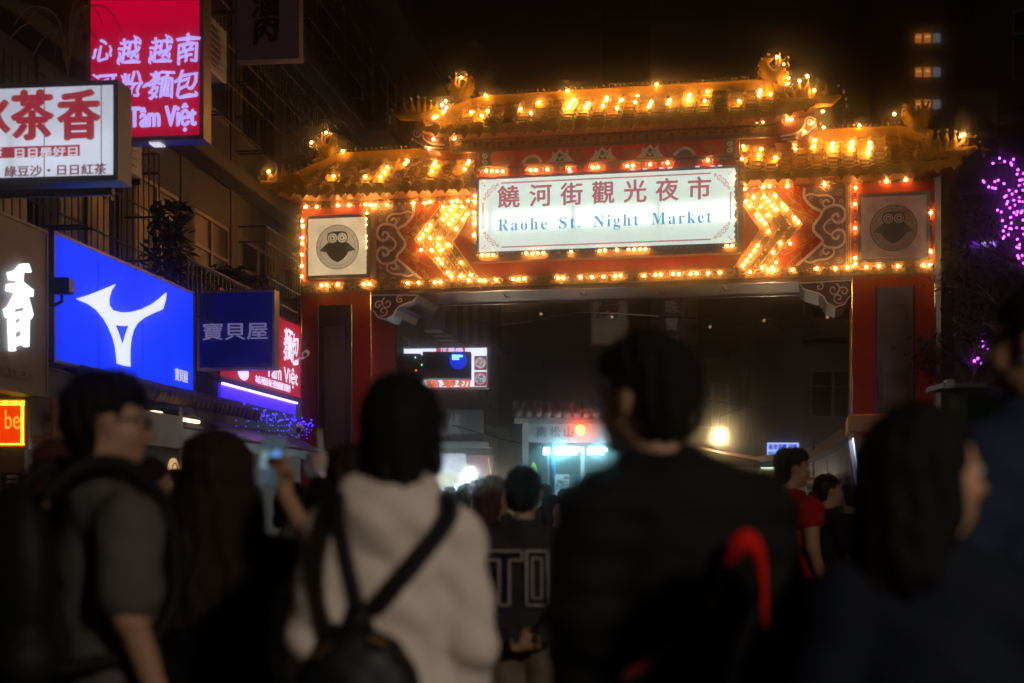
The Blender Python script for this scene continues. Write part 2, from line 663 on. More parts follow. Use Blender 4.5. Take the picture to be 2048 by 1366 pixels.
# scroll strip: one motif, many copies
def motif():
    b = MB()
    for sg in (-1, 1):
        P = spiral(sg * 0.045, 0.0, 0.036, 1.3, math.pi / 2, sg, 14)
        b.ribbon([(sg * 0.092, 0.03)] + P if sg > 0 else [(sg * 0.092, 0.03)] + P, 0.011, -0.022, 0)
    b.ribbon([(-0.085, -0.04), (-0.04, -0.047), (0, -0.036), (0.04, -0.047), (0.085, -0.04)], 0.008, -0.018, 0)
    b.ball((0, -0.012, 0.012), 0.011, 6, 4)
    return b.mesh('scroll_ornament', gold)
scroll_me = motif()
def scroll_row(u0, u1, z, y, sc=1.0, dark=False):
    n = max(1, round((u1 - u0) / (0.195 * sc)))
    st = (u1 - u0) / n
    for i in range(n):
        inst('scroll_ornament', scroll_me, gate, (u0 + st * (i + 0.5), y, z), sc=(st / 0.195, 1, sc))
plate = mat('brown_strip', (0.13, 0.06, 0.035), 0.5, var=0.2)
box('strip_plate', plate, beam, uL0, uR1, -0.018, -0.001, 4.875, 4.985)
box('strip_plate', plate, beam, uL0, uR1, -0.018, -0.001, 6.30, 6.40)
scroll_row(uL0, uR1, 4.93, -0.019)
scroll_row(uL0, gu(945), 6.35, -0.019)
scroll_row(gu(1480), uR1, 6.35, -0.019)
# bulb channels
chan = mat('bulb_channel_metal', (0.22, 0.10, 0.04), 0.5, metal=0.2, var=0.25, scale=15)
for z in (5.02, 6.275):
    box('bulb_rail', chan, beam, uL0, uR1, -0.03, -0.001, z - 0.022, z + 0.022)
# dividing strips
for px in (748, 1697):
    x = gu(px)
    mm = MB()
    for k in (-1, 0, 1):
        mm.box(x + k * 0.03 - 0.011, x + k * 0.03 + 0.011, -0.035 + 0.008 * abs(k), -0.001, 5.05, 6.25)
    mm.build('divider', mat('pale_gold', (0.6, 0.4, 0.22), 0.3, metal=0.4), beam)
# owl light boxes
def owl_box(px0, px1, py0, py1, facemat, inkm, ringm):
    a, zt = G.hit(px0, py0, -0.07)
    b, _ = G.hit(px1, py0, -0.07)
    zb = G.hit((px0 + px1) / 2, py1, -0.07)[1]
    zt = G.hit((px0 + px1) / 2, py0, -0.07)[1]
    f = MB().box(a - 0.05, a, -0.09, -0.001, zb - 0.05, zt + 0.05).box(b, b + 0.05, -0.09, -0.001, zb - 0.05, zt + 0.05)
    f.box(a, b, -0.09, -0.001, zt, zt + 0.05).box(a, b, -0.09, -0.001, zb - 0.05, zb)
    fo = f.build('owl_panel_frame', mat('frame_grey', (0.12, 0.09, 0.08), 0.4, metal=0.3), beam)
    box('owl_panel', facemat, fo, a, b, -0.07, -0.001, zb, zt)
    cx, cz = (a + b) / 2, (zb + zt) / 2 - 0.01
    R = (b - a) * 0.36
    def circ(x, z, r, n=28, rz=None):
        return [(x + r * math.cos(2 * math.pi * i / n), z + (rz or r) * math.sin(2 * math.pi * i / n)) for i in range(n)]
    MB().prism(circ(cx, cz, R), -0.074, -0.071).build('disc', ringm, fo)
    rr = MB()
    for q, wd in ((1.0, 0.010), (0.84, 0.006)):
        c = circ(cx, cz, R * q)
        rr.ribbon(c + [c[0]], wd, -0.078, -0.0745)
    for i in range(22):
        an = 2 * math.pi * i / 22
        x, z = cx + R * 0.92 * math.cos(an), cz + R * 0.92 * math.sin(an)
        rr.ribbon([(x - 0.014 * math.sin(an), z + 0.014 * math.cos(an)), (x + 0.008 * math.cos(an), z + 0.008 * math.sin(an)), (x + 0.014 * math.sin(an), z - 0.014 * math.cos(an))], 0.008, -0.078, -0.0745)
    rr.build('ring', inkm, fo)
    s = R / 0.245
    body = [(0, -0.17), (0.06, -0.14), (0.11, -0.09), (0.125, -0.05), (0.21, -0.04), (0.17, 0.0), (0.12, 0.045), (0.10, 0.05), (0.12, 0.08), (0.12, 0.12), (0.11, 0.155), (0.06, 0.175), (0, 0.175),
            (-0.06, 0.175), (-0.11, 0.155), (-0.12, 0.12), (-0.12, 0.08), (-0.10, 0.05), (-0.12, 0.045), (-0.17, 0.0), (-0.21, -0.04), (-0.125, -0.05), (-0.11, -0.09), (-0.06, -0.14)]
    MB().prism([(cx + x * s, cz + z * s) for x, z in body], -0.084, -0.0785).build('owl_figure', inkm, fo)
    for sg in (-1, 1):
        wg = MB().prism([(cx + sg * x * s, cz + z * s) for x, z in [(0.20, -0.04), (0.165, 0.0), (0.115, 0.038), (0.10, -0.045), (0.115, -0.06)]], -0.0875, -0.0845)
        wg.build('wing', wing, fo)
    e1, e2 = MB(), MB()
    for sg in (-1, 1):
        for r, o, y in ((0.052, e1, -0.088), (0.040, e2, -0.092), (0.030, e1, -0.096), (0.015, e2, -0.1)):
            o.prism(circ(cx + sg * 0.056 * s, cz + 0.10 * s, r * s, 20), y, y + 0.0035)
    e1.build('eye_ring', facemat, fo)
    e2.build('eye', inkm, fo)
wing = mat('wing_print', (0.14, 0.12, 0.09), 0.5)
ink = mat('dark_print', (0.06, 0.05, 0.03), 0.5)
owl_box(617, 734, 436, 550, glow('owl_sheet_lit', (0.50, 0.37, 0.21), 1.15, 0.25, 2.2), ink, glow('owl_disc_lit', (0.36, 0.26, 0.15), 0.95))
owl_box(1722, 1853, 392, 517, mat('owl_sheet_dark', (0.85, 0.62, 0.5), 0.4), mat('dark_print_dull', (0.06, 0.045, 0.035), 0.5), mat('owl_disc_dark', (0.55, 0.38, 0.26), 0.5))
MB().box(gu(612), gu(736), -0.03, -0.002, gz(670, 434), gz(670, 429)).build('banner_strip', mat('lilac_strip', (0.4, 0.3, 0.55), 0.4), beam)

# painted field left and right of the chevrons (drawn once at the left, mirrored)
UM = (gu(754) + gu(1691)) / 2
def Z4(x, y):                                  # left panel drawing, laid on the beam's face
    return G.hit(560 + x / 4.876, 360 + y / 4.876)
def both(f):
    for mir in (False, True):
        f(lambda P: [((2 * UM - u) if mir else u, z) for u, z in P])
def field(tr):
    edge = [(1300, 250), (1300, 340), (1230, 430), (1150, 490), (1215, 590), (1222, 625), (1215, 660), (1140, 750), (1200, 815), (1290, 895), (1400, 985)]
    E_ = smoothline(edge, 3)
    poly = [Z4(x, y) for x, y in E_] + [Z4(945, 985), Z4(945, 250)]
    MB().prism(tr(poly), -0.012, -0.001).build('painted_field', purp, beam)
    b = MB()
    b.ribbon(tr([Z4(x, y) for x, y in E_]), 0.042, -0.022, -0.0125)
    def mir4(P):
        return [(x, 1250 - y) for x, y in P]
    big = smoothline([(1150, 485), (1110, 445), (1010, 432), (950, 490), (962, 570), (1015, 592), (1058, 560), (1050, 520), (1015, 512), (1005, 545)], 3)
    lob = smoothline([(1300, 330), (1250, 310), (1180, 330), (1100, 335), (1045, 380), (1060, 430), (1120, 440), (1140, 400), (1110, 375), (1085, 400)], 3)
    inn = smoothline([(1060, 545), (1110, 580), (1135, 625)], 3)
    for P, wd in ((big, 0.038), (lob, 0.030), (inn, 0.024)):
        for Q in (P, mir4(P)):
            b.ribbon(tr([Z4(x, y) for x, y in Q]), wd, -0.024, -0.0125)
    b.build('cloud_relief', cream, beam)
    b = MB()
    for cx, cy, r, st, sg in ((1000, 310, 34, 0, 1), (985, 585, 34, 1, -1), (1105, 275, 40, 3, 1), (1160, 385, 22, 1, 1), (1240, 345, 24, 2, -1), (1075, 575, 28, 0, 1), (1210, 270, 26, 1, 1), (985, 400, 22, 2, 1)):
        for P in (spiral(cx, cy, r, 1.5, st, sg), mir4(spiral(cx, cy, r, 1.5, st, sg))):
            b.ribbon(tr([Z4(x, y) for x, y in P]), 0.011, -0.020, -0.0125)
    b.build('scroll_lines', mat('tan_relief', (0.62, 0.46, 0.33), 0.5), beam, kind='stuff')
    b = MB()
    for P in ([(1225, 520), (1290, 480), (1340, 400), (1420, 340), (1470, 270)], [(1340, 400), (1330, 340), (1370, 300)], [(1290, 480), (1360, 460), (1420, 420), (1480, 400)], [(1420, 340), (1400, 290), (1430, 250)],
              [(1180, 560), (1230, 540), (1240, 590)]):
        for Q in (P, mir4(P)):
            b.ribbon(tr([Z4(x, y) for x, y in smoothline(Q, 3)]), 0.013, -0.012, -0.001)
    for cx, cy, r, st, sg in ((1240, 460, 26, 0, 1), (1330, 470, 28, 2, -1), (1400, 360, 24, 1, 1), (1300, 530, 24, 3, 1), (1440, 300, 20, 0, -1), (1250, 560, 24, 2, 1)):
        for P in (spiral(cx, cy, r, 1.4, st, sg), mir4(spiral(cx, cy, r, 1.4, st, sg))):
            b.ribbon(tr([Z4(x, y) for x, y in P]), 0.012, -0.012, -0.001)
    b.build('tendril_lines', ochre, beam, kind='stuff')
both(field)
# chevrons
chev = [((888, 411), (838, 478), (899, 551)), ((908, 411), (859, 478), (915, 553)), ((927, 411), (878, 480), (930, 553)), ((949, 400), (896, 484), (946, 552))]
def chevrons(tr):
    for i, tri in enumerate(chev):
        P = tr([G.hit(x, y, -0.05) for x, y in tri])
        b = MB().ribbon(P, 0.115, -0.05, -0.001)
        o = b.build('chevron_rail', chan, beam)
        b = MB()
        for off in (-0.062, 0.062):
            b.ribbon([(x + off * (1.2 if k == 1 else 1), z) for k, (x, z) in enumerate(P)], 0.014, -0.065, -0.0015)
        b.build('rail_edge', mat('bright_gold', (0.7, 0.45, 0.15), 0.3, metal=0.5), o)
both(chevrons)

# name sign
a, zt = G.hit(958, 358, -0.24)
b, zt2 = G.hit(1470, 338, -0.24)
zb = G.hit(958, 503, -0.24)[1]
zt = (zt + zt2) / 2
zb = (zb + G.hit(1468, 487, -0.24)[1]) / 2
sg = MB()
fw = 0.035
sg.box(a - fw, b + fw, -0.2, -0.001, zb - fw, zt + fw)
for (x0, x1, z0, z1) in ((a - fw, a, zb - fw, zt + fw), (b, b + fw, zb - fw, zt + fw), (a, b, zb - fw, zb), (a, b, zt, zt + fw)):
    sg.box(x0, x1, -0.25, -0.2005, z0, z1)
sign = sg.build('name_sign', mat('sign_frame_metal', (0.3, 0.3, 0.32), 0.3, metal=0.8), gate)
face = glow('name_sign_sheet', (0.54, 0.64, 0.57), 1.05, 0.05, 1.2, band=[(5.88, 0.13, 1.5, 1.32, -1.98), (6.35, 0.10, 0.12, 0, 0)])
box('sign_face', face, sign, a + 0.001, b - 0.001, -0.24, -0.2005, zb + 0.001, zt - 0.001)
W = b - a
rose = mat('rose_print', (0.30, 0.045, 0.07), 0.5, emit=(0.36, 0.07, 0.10), est=0.8)
blue = mat('blue_print', (0.03, 0.2, 0.45), 0.5, emit=(0.04, 0.24, 0.55), est=0.9)
cx = (a + b) / 2
# each character set on its own place, as in the photograph
xs = [1024.5, 1083, 1144, 1205, 1263.5, 1331, 1399]
zrow = 6.24
for ch, x in zip('饒河街觀光夜市', (1017, 1081, 1143, 1206, 1270, 1334, 1399)):
    ux = G.hit(x, 420, -0.243)[0]
    text('name_character', ch, rose, sign, ux, zrow, -0.243, 0.34, width=0.34, bold=0.035)
words = [('Raohe', 996, 1094), ('St.', 1118, 1160), ('Night', 1187, 1277), ('Market', 1303, 1423)]
for wd, x0, x1 in words:
    u0, u1 = G.hit(x0, 460, -0.243)[0], G.hit(x1, 460, -0.243)[0]
    hh = {'Raohe': 0.185, 'St.': 0.185, 'Night': 0.235, 'Market': 0.185}[wd]
    zc = {'Night': 5.775}.get(wd, 5.80)
    text('name_word', serif(wd), blue, sign, (u0 + u1) / 2, zc, -0.243, hh, width=u1 - u0, spacing=1.25)
bd = MB()
o1 = 0.075
bd.box(a + 0.36, b - 0.36, -0.243, -0.2402, zt - o1, zt - o1 + 0.02).box(a + 0.36, b - 0.36, -0.243, -0.2402, zb + o1 - 0.02, zb + o1)
bd.box(a + o1 - 0.02, a + o1, -0.243, -0.2402, zb + 0.36, zt - 0.36).box(b - o1, b - o1 + 0.02, -0.243, -0.2402, zb + 0.36, zt - 0.36)
for (x, sx) in ((a + 0.06, 1), (b - 0.06, -1)):
    for (z, sz) in ((zb + 0.06, 1), (zt - 0.06, -1)):
        for (cx_, cz_, r, st, dr) in ((0.07, 0.17, 0.045, 0, 1), (0.17, 0.07, 0.045, 1.5, -1), (0.12, 0.13, 0.05, 2, 1), (0.03, 0.24, 0.025, 0, -1), (0.24, 0.03, 0.025, 1, 1)):
            bd.ribbon([(x + sx * p, z + sz * q) for p, q in spiral(cx_, cz_, r, 1.3, st, dr, 12)], 0.011, -0.243, -0.2402)
        for (p, q) in ((0.0, 0.0), (0.03, 0.03)):
            bd.box(x + sx * p - 0.01, x + sx * p + 0.01, -0.243, -0.2402, z + sz * q - 0.01, z + sz * q + 0.01)
bd.build('corner_flourish', mat('rose_line_print', (0.3, 0.06, 0.09), 0.5, emit=(0.4, 0.09, 0.13), est=0.8), sign)
# bulb rail round the sign
rl = MB()
rl.box(a - 0.13, a - 0.045, -0.2, -0.002, zb - 0.14, zt + 0.10).box(b + 0.045, b + 0.13, -0.2, -0.002, zb - 0.14, zt + 0.10)
rl.box(a - 0.045, b + 0.045, -0.2, -0.002, zb - 0.14, zb - 0.045)
rl.build('sign_surround', chan, gate)

# upper block and cornices
u0, u1 = gu(950), gu(1478)
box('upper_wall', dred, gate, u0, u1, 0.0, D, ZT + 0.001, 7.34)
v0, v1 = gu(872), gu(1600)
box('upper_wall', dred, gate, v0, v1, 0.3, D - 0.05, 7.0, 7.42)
def zof(py, px=1150, v=-0.1):
    return G.hit(px, py, v)[1]
def strip(name, m, p0, p1, y0, y1, v, dep, par=gate):
    """horizontal band between two heights read at px 1150"""
    return box(name, m, par, G.hit(p0, 300, v)[0], G.hit(p1, 300, v)[0], v, v + dep, zof(y1, v=v), zof(y0, v=v))
strip('cornice', red, 950, 1478, 331, 345, -0.12, 0.118)
strip('cornice_lip', plate, 948, 1480, 324.5, 330.5, -0.135, 0.133)
fz = strip('frieze', mat('frieze_red', (0.72, 0.045, 0.02), 0.7), 955, 1474, 294, 324, -0.05, 0.048)
strip('cornice_lip', plate, 905, 1550, 287, 293.5, -0.08, 0.078)
strip('strip_plate', plate, 905, 1550, 271, 286.5, -0.09, 0.088)
strip('cornice_lip', plate, 895, 1560, 266, 270.5, -0.16, 0.158)
strip('bulb_rail', red, 862, 1598, 256, 265.5, -0.2, 0.198)
zc = (zof(271) + zof(286.5)) / 2
scroll_row(gu(906), gu(1549), zc, -0.092, 1.0)
# frieze relief: beasts among clouds
fzc, fzh = (zof(294, v=-0.05) + zof(324, v=-0.05)) / 2, zof(294, v=-0.05) - zof(324, v=-0.05)
def P_(cx, L):
    return [(cx + x * fzh, fzc + z * fzh) for x, z in L]
for px, kind in ((1020, 0), (1065, 1), (1120, 2), (1155, 3), (1205, 2), (1260, 3), (1300, 2), (1345, 3), (1370, 1), (1420, 0)):
    g1, g2, g3 = MB(), MB(), MB()
    c = gu(px, -0.05)
    if kind == 2:
        g1.prism(P_(c, [(-0.9, -0.45), (-0.55, -0.1), (-0.5, 0.25), (-0.3, 0.1), (0, 0.42), (0.3, 0.1), (0.55, 0.4), (0.6, -0.05), (0.95, -0.45)]), -0.065, -0.0505)
        g3.prism(P_(c, [(-0.5, -0.42), (-0.3, -0.08), (-0.1, 0.06), (0, 0.22), (0.10, 0.06), (0.3, 0.0), (0.5, -0.42)]), -0.07, -0.0655)
        g1.ribbon(P_(c, [(-0.4, -0.4), (-0.2, -0.05), (0, -0.3), (0.2, -0.05), (0.4, -0.4)]), 0.035, -0.076, -0.0705)
    elif kind == 1:
        g1.ribbon(smoothline(P_(c, [(-0.7, -0.4), (-0.4, -0.1), (0, 0.05), (0.4, -0.1), (0.6, -0.4)])), 0.045, -0.065, -0.0505)
        g3.prism(P_(c, [(-0.55, -0.45), (-0.3, -0.15), (0.2, -0.1), (0.5, -0.45)]), -0.06, -0.0505)
    else:
        for sg_ in (-1, 1):
            g2.ribbon([(c + sg_ * x * fzh, fzc + z * fzh) for x, z in spiral(0.22, 0.1, 0.22, 1.4, 3, 1)], 0.016, -0.06, -0.0505)
            g2.ribbon([(c + sg_ * x * fzh, fzc + z * fzh) for x, z in [(0.0, -0.4), (0.1, -0.2), (0.05, 0.0)]], 0.016, -0.06, -0.0505)
    for g__, nm_, mm_ in ((g1, 'beast_relief', cream), (g2, 'vine_relief', ochre), (g3, 'beast_green_relief', teal)):  # the grey green parts are a second paint tone of the beasts
        if g__.v:
            g__.build(nm_, mm_, fz)
for px, sg_ in ((968, 1), (1462, -1)):
    g1, g3 = MB(), MB()
    c = gu(px, -0.05)
    g3.prism([(c + sg_ * x * fzh, fzc + z * fzh) for x, z in [(-0.35, -0.48), (-0.35, 0.48), (0.65, 0.48), (0.4, 0.1), (0.55, -0.48)]], -0.056, -0.0505)
    for cz_ in (0.2, -0.22):
        g1.ribbon([(c + sg_ * x * fzh, fzc + z * fzh) for x, z in spiral(0.1, cz_, 0.2, 1.4, 2, 1)], 0.02, -0.064, -0.0565)
    g1.build('scroll_relief', cream, fz)
    g3.build('end_panel', teal, fz)

# --- roofs
def lerp(a, b, t):
    return a + (b - a) * t
ROOFS = []
bulb_free = []                                  # unlit globes
def roof(ua, ub, ze, ve, zr, vr, la, lb, ribs, ridge_h=0.13, gap_end=(True, True)):
    """glazed roof: pans in courses, rolled ribs, eave tiles, ridge; la / lb = how far the ends turn up"""
    def lift(u):
        L = 0.0
        if la:
            L += la * max(0.0, 1 - (u - ua) / 1.0) ** 2.2
        if lb:
            L += lb * max(0.0, 1 - (ub - u) / 1.0) ** 2.2
        return L
    def S(u, t):                                # t 0 at the eave, 1 at the ridge; the hips fall away at the free ends
        e = 1.0
        if la:
            e = min(e, (u - ua) / 0.78)
        if lb:
            e = min(e, (ub - u) / 0.78)
        e = max(0.0, e)
        zt_ = lerp(ze + 0.10, zr, e)
        z = ze + (zt_ - ze) * (0.72 * t + 0.28 * t * t)
        return (u, lerp(ve, lerp(ve + 0.3, vr, e), t), z + lift(u) * (1 - 0.35 * t))
    rf = MB()
    N = 26
    C = 8
    for sd in (0, 1):
        for c in range(C):
            t0, t1 = c / C, (c + 1) / C
            for i in range(N):
                x0, x1 = lerp(ua, ub, i / N), lerp(ua, ub, (i + 1) / N)
                A, B = S(x0, t0), S(x1, t0)
                C_, D_ = S(x1, t1), S(x0, t1)
                h = 0.024
                q = [(A[0], A[1], A[2] + h), (B[0], B[1], B[2] + h), C_, D_, (A[0], A[1], A[2] - 0.01), (B[0], B[1], B[2] - 0.01)]
                if sd:
                    q = [(x, 2 * vr - y, z) for x, y, z in q]
                rf.add(q, [(0, 1, 2, 3), (4, 5, 1, 0)] if not sd else [(3, 2, 1, 0), (0, 1, 5, 4)])
    rf.build('pan_tiles', tile_m, gate, kind='stuff')
    # under boards and fascia
    ub_ = MB()
    fa = MB()
    for i in range(N):
        x0, x1 = lerp(ua, ub, i / N), lerp(ua, ub, (i + 1) / N)
        A, B = S(x0, 0), S(x1, 0)
        dz = 0.05
        ub_.add([(A[0], ve + 0.03, A[2] - dz), (B[0], ve + 0.03, B[2] - dz), (B[0], 2 * vr - ve, B[2] - dz), (A[0], 2 * vr - ve, A[2] - dz)], [(0, 3, 2, 1)])
        fa.add([(A[0], ve + 0.02, A[2] - dz), (B[0], ve + 0.02, B[2] - dz), (B[0], ve + 0.02, B[2] - 0.005), (A[0], ve + 0.02, A[2] - 0.005),
                (A[0], ve + 0.06, A[2] - dz), (B[0], ve + 0.06, B[2] - dz)], [(0, 1, 2, 3), (0, 4, 5, 1)])
    ub_.build('roof_underside', mat('orange_underside', (0.22, 0.06, 0.02), 0.5), gate)
    fa.build('fascia', mat('ochre_fascia', (0.35, 0.15, 0.04), 0.45), gate)
    # ribs: rolled tiles
    us = [ua + (ub - ua) * (i + 0.5) / ribs for i in range(ribs)]
    for u in us:
        r = MB()
        K = 6
        for k in range(K):
            a_, b_ = S(u, k / K), S(u, (k + 1) / K)
            a_ = (a_[0], a_[1], a_[2] + 0.02)
            b_ = (b_[0], b_[1], b_[2] + 0.02)
            r.tube([a_, b_], [0.052, 0.043], 7)
        r.build('rib_tile_row', tile_m, gate, smooth=True)
        # eave disc
        e = S(u, 0)
        d = MB()
        d.tube([(e[0], e[1] - 0.045, e[2] + 0.0), (e[0], e[1] + 0.02, e[2] + 0.01)], 0.082, 14)
        d.tube([(e[0], e[1] - 0.055, e[2]), (e[0], e[1] - 0.0455, e[2])], [0.045, 0.062], 10)
        for k in range(6):
            an = k * math.pi / 3
            d.ball((e[0] + 0.068 * math.cos(an), e[1] - 0.048, e[2] + 0.068 * math.sin(an)), 0.008, 5, 3)
        d.prism([(e[0] - 0.06, e[2] - 0.05), (e[0] + 0.06, e[2] - 0.05), (e[0], e[2] - 0.125)], e[1] - 0.04, e[1] - 0.02)
        d.build('eave_disc', tile_m, gate)
        for k in range(1, 7):
            p = S(u, k / 7.5)
            bulb_free.append((p[0], p[1] - 0.02, p[2] + 0.08, 0.6))
    st = (ub - ua) / ribs
    for i in range(ribs - 1):
        u = us[i] + st / 2
        e = S(u, 0)
        w_ = st / 2 - 0.055
        MB().prism([(u - w_, e[2] + 0.025), (u + w_, e[2] + 0.025), (u + w_ * 0.8, e[2] - 0.03), (u, e[2] - 0.075), (u - w_ * 0.8, e[2] - 0.03)], e[1] - 0.03, e[1] - 0.012).build('drip_tile', tile_m, gate)
    # ridge
    rg = MB()
    for (h0, h1, hw) in ((-0.04, 0.02, 0.09), (0.02, ridge_h - 0.03, 0.06), (ridge_h - 0.03, ridge_h, 0.075)):
        for i in range(N):
            x0, x1 = lerp(ua, ub, i / N), lerp(ua, ub, (i + 1) / N)
            zA, zB = S(x0, 1)[2], S(x1, 1)[2]
            vA, vB = S(x0, 1)[1], S(x1, 1)[1]
            rg.add([(x0, vA - hw, zA + h0), (x1, vB - hw, zB + h0), (x1, vB + hw, zB + h0), (x0, vA + hw, zA + h0), (x0, vA - hw, zA + h1), (x1, vB - hw, zB + h1), (x1, vB + hw, zB + h1), (x0, vA + hw, zA + h1)],
                   [(0, 3, 2, 1), (4, 5, 6, 7), (0, 1, 5, 4), (2, 3, 7, 6)] + ([(3, 0, 4, 7)] if i == 0 else []) + ([(1, 2, 6, 5)] if i == N - 1 else []))
    rg.build('roof_ridge', tile_m, gate)
    nb = int((ub - ua) / 0.088)
    for i in range(nb + 1):
        u = lerp(ua + 0.03, ub - 0.03, i / nb)
        bulb_free.append((u, S(u, 1)[1] - 0.03, S(u, 1)[2] + ridge_h + 0.05, 1.0))
    ROOFS.append((ua, ub, S))
    return S

def finial(u, v, z, sg, h=0.5, seed=0):
    """ridge-end beast: scaly body with a curling tail and a raised head"""
    s = h / 0.5
    def p(x, zz, y=0.0):
        return (u + sg * x * s, v + y, z + zz * s)
    pr = [('c', p(0, 0), p(0, 0.2), 0.11 * s, 0.10 * s), ('c', p(-0.02, 0.2), p(-0.10, 0.34), 0.09 * s, 0.06 * s), ('c', p(-0.10, 0.34), p(-0.09, 0.43), 0.055 * s, 0.045 * s), ('c', p(-0.09, 0.43), p(-0.03, 0.44), 0.04 * s, 0.03 * s),
          ('c', p(0.05, 0.2), p(0.13, 0.36), 0.07 * s, 0.04 * s), ('c', p(0.13, 0.36), p(0.10, 0.47), 0.035 * s, 0.018 * s), ('c', p(0.12, 0.3), p(0.18, 0.44), 0.03 * s, 0.015 * s), ('c', p(0.06, 0.26), p(0.05, 0.42), 0.03 * s, 0.014 * s),
          ('c', p(0.0, 0.05), p(0.22, 0.02), 0.08 * s, 0.05 * s)]
    for k in range(7):                          # spines along the tail, fins and jaw
        a_ = k / 6
        pr.append(('c', p(-0.10 - 0.03 * math.sin(a_ * 3), 0.16 + 0.26 * a_), p(-0.17 - 0.03 * math.sin(a_ * 3), 0.19 + 0.27 * a_), 0.022 * s, 0.006 * s, 0.01))
        pr.append(('c', p(0.10 + 0.05 * a_, 0.08 + 0.22 * a_), p(0.19 + 0.04 * a_, 0.10 + 0.25 * a_), 0.02 * s, 0.006 * s, 0.01))
    pr += [('e', p(0.02, 0.14, -0.07), (0.05 * s, 0.04 * s, 0.05 * s), 0, 0.02), ('e', p(-0.05, 0.24, -0.06), (0.035 * s, 0.03 * s, 0.035 * s), 0, 0.02)]
    solid_obj('ridge_beast', tile_m, gate, pr, 0.013, k=0.02, disp=lambda X, Y, Z: 0.010 * np.abs(np.sin(X * 75 + Z * 40)) * np.abs(np.sin(Z * 75 - X * 40)) - 0.004)
    for (x, zz) in ((-0.17, 0.35), (-0.18, 0.27), (-0.13, 0.45), (-0.06, 0.5), (0.19, 0.46), (0.21, 0.36), (0.2, 0.27), (0.1, 0.51)):
        q = p(x, zz)
        bulb_free.append((q[0], q[1] - 0.03, q[2], 1.1))

def corner(u, v, z, sg, h=0.3):
    """flame crest on an upturned eave corner"""
    s = h / 0.3
    def p(x, zz, y=0.0):
        return (u + sg * x * s, v + y, z + zz * s)
    pr = [('c', p(-0.25, 0.0), p(0.35, -0.02), 0.06 * s, 0.09 * s), ('c', p(-0.25, 0.0), p(-0.36, 0.05), 0.06 * s, 0.03 * s)]
    for x0, x1, z1 in ((-0.14, -0.22, 0.16), (-0.06, -0.10, 0.23), (0.03, 0.01, 0.26), (0.11, 0.12, 0.24), (0.19, 0.22, 0.19), (0.27, 0.31, 0.14)):
        pr.append(('c', p(x0, 0.03), p(lerp(x0, x1, 0.6), z1 * 0.6), 0.055 * s, 0.04 * s))
        pr.append(('c', p(lerp(x0, x1, 0.6), z1 * 0.6), p(x1, z1), 0.04 * s, 0.012 * s))
        q = p(x1, z1 + 0.045)
        bulb_free.append((q[0], q[1], q[2], 1.1))
    for x, zz in ((-0.42, 0.12), (-0.45, 0.03), (-0.36, 0.2), (-0.46, -0.06)):
        q = p(x, zz)
        bulb_free.append((q[0], q[1], q[2], 1.1))
    for k in range(9):
        a_ = k / 8
        pr.append(('c', p(-0.22 + 0.5 * a_, 0.04), p(-0.27 + 0.6 * a_, 0.13 + 0.05 * math.sin(k * 2.2)), 0.028 * s, 0.008 * s, 0.01))
        pr.append(('e', p(-0.22 + 0.5 * a_, 0.0, -0.055), (0.035 * s, 0.02 * s, 0.03 * s), 0, 0.01))
    solid_obj('corner_crest', tile_m, gate, pr, 0.013, k=0.02, disp=lambda X, Y, Z: 0.008 * np.abs(np.sin(X * 70 + Z * 30)) * np.abs(np.sin(Z * 70)) - 0.003)

VR, VE = 0.55, -0.5
# left lower roof
zeL = G.hit(750, 379, VE)[1]
zrL = G.hit(800, 317, VR)[1]
SL = roof(G.hit(545, 370, VE)[0], gu(946), zeL, VE, zrL, VR, 0.10, 0, 15)
# right lower roof
zeR = G.hit(1700, 344, VE)[1]
zrR = G.hit(1700, 275, VR)[1]
SR = roof(gu(1482), G.hit(1925, 340, VE)[0], zeR, VE, zrR, VR, 0, 0.10, 14)
# upper roof
zeU = G.hit(1230, 246, VE)[1]
zrU = G.hit(1230, 193, VR)[1]
SU = roof(G.hit(828, 246, VE)[0], G.hit(1628, 230, VE)[0], zeU, VE, zrU, VR, 0.14, 0.14, 26, ridge_h=0.12)
for (px, py, s_, h) in ((655, 325, -1, 0.48), (925, 215, -1, 0.54), (1545, 184, 1, 0.58), (1830, 270, 1, 0.52)):
    u_, z_ = G.hit(px, py, VR - 0.1)
    finial(u_, VR - 0.1, z_, 1 if s_ > 0 else -1, h)
for (px, py, s_, h) in ((565, 368, 1, 0.30), (835, 232, 1, 0.30), (1618, 205, -1, 0.36), (1895, 305, -1, 0.33)):
    u_, z_ = G.hit(px, py, VE + 0.25)
    corner(u_, VE + 0.25, z_, s_, h)
# carved brackets under the upper corners
for (px, py, s_) in ((838, 268, 1), (1618, 244, -1)):
    u_, z_ = G.hit(px, py, -0.2)
    b_ = MB()
    b_.ribbon([(u_ + s_ * x, z_ + z) for x, z in spiral(-0.02, 0.0, 0.085, 1.6, 0, 1)], 0.018, -0.24, -0.2)
    b_.ribbon([(u_ + s_ * x, z_ + z) for x, z in smoothline([(0.06, -0.02), (0.1, -0.1), (0.22, -0.17), (0.42, -0.2)])], 0.022, -0.24, -0.2)
    b_.ribbon([(u_ + s_ * x, z_ + z) for x, z in smoothline([(-0.08, -0.08), (0.0, -0.15), (0.15, -0.22), (0.4, -0.25)])], 0.014, -0.24, -0.2)
    b_.build('corner_scroll', cream, gate)
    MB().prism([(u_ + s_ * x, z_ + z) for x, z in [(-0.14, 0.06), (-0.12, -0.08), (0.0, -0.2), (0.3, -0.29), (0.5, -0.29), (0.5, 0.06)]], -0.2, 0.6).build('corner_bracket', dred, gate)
    for k in range(6):
        bulb_free.append((u_ + s_ * (-0.17 + 0.07 * k), -0.24, z_ - 0.03 - 0.045 * k, 1.0))
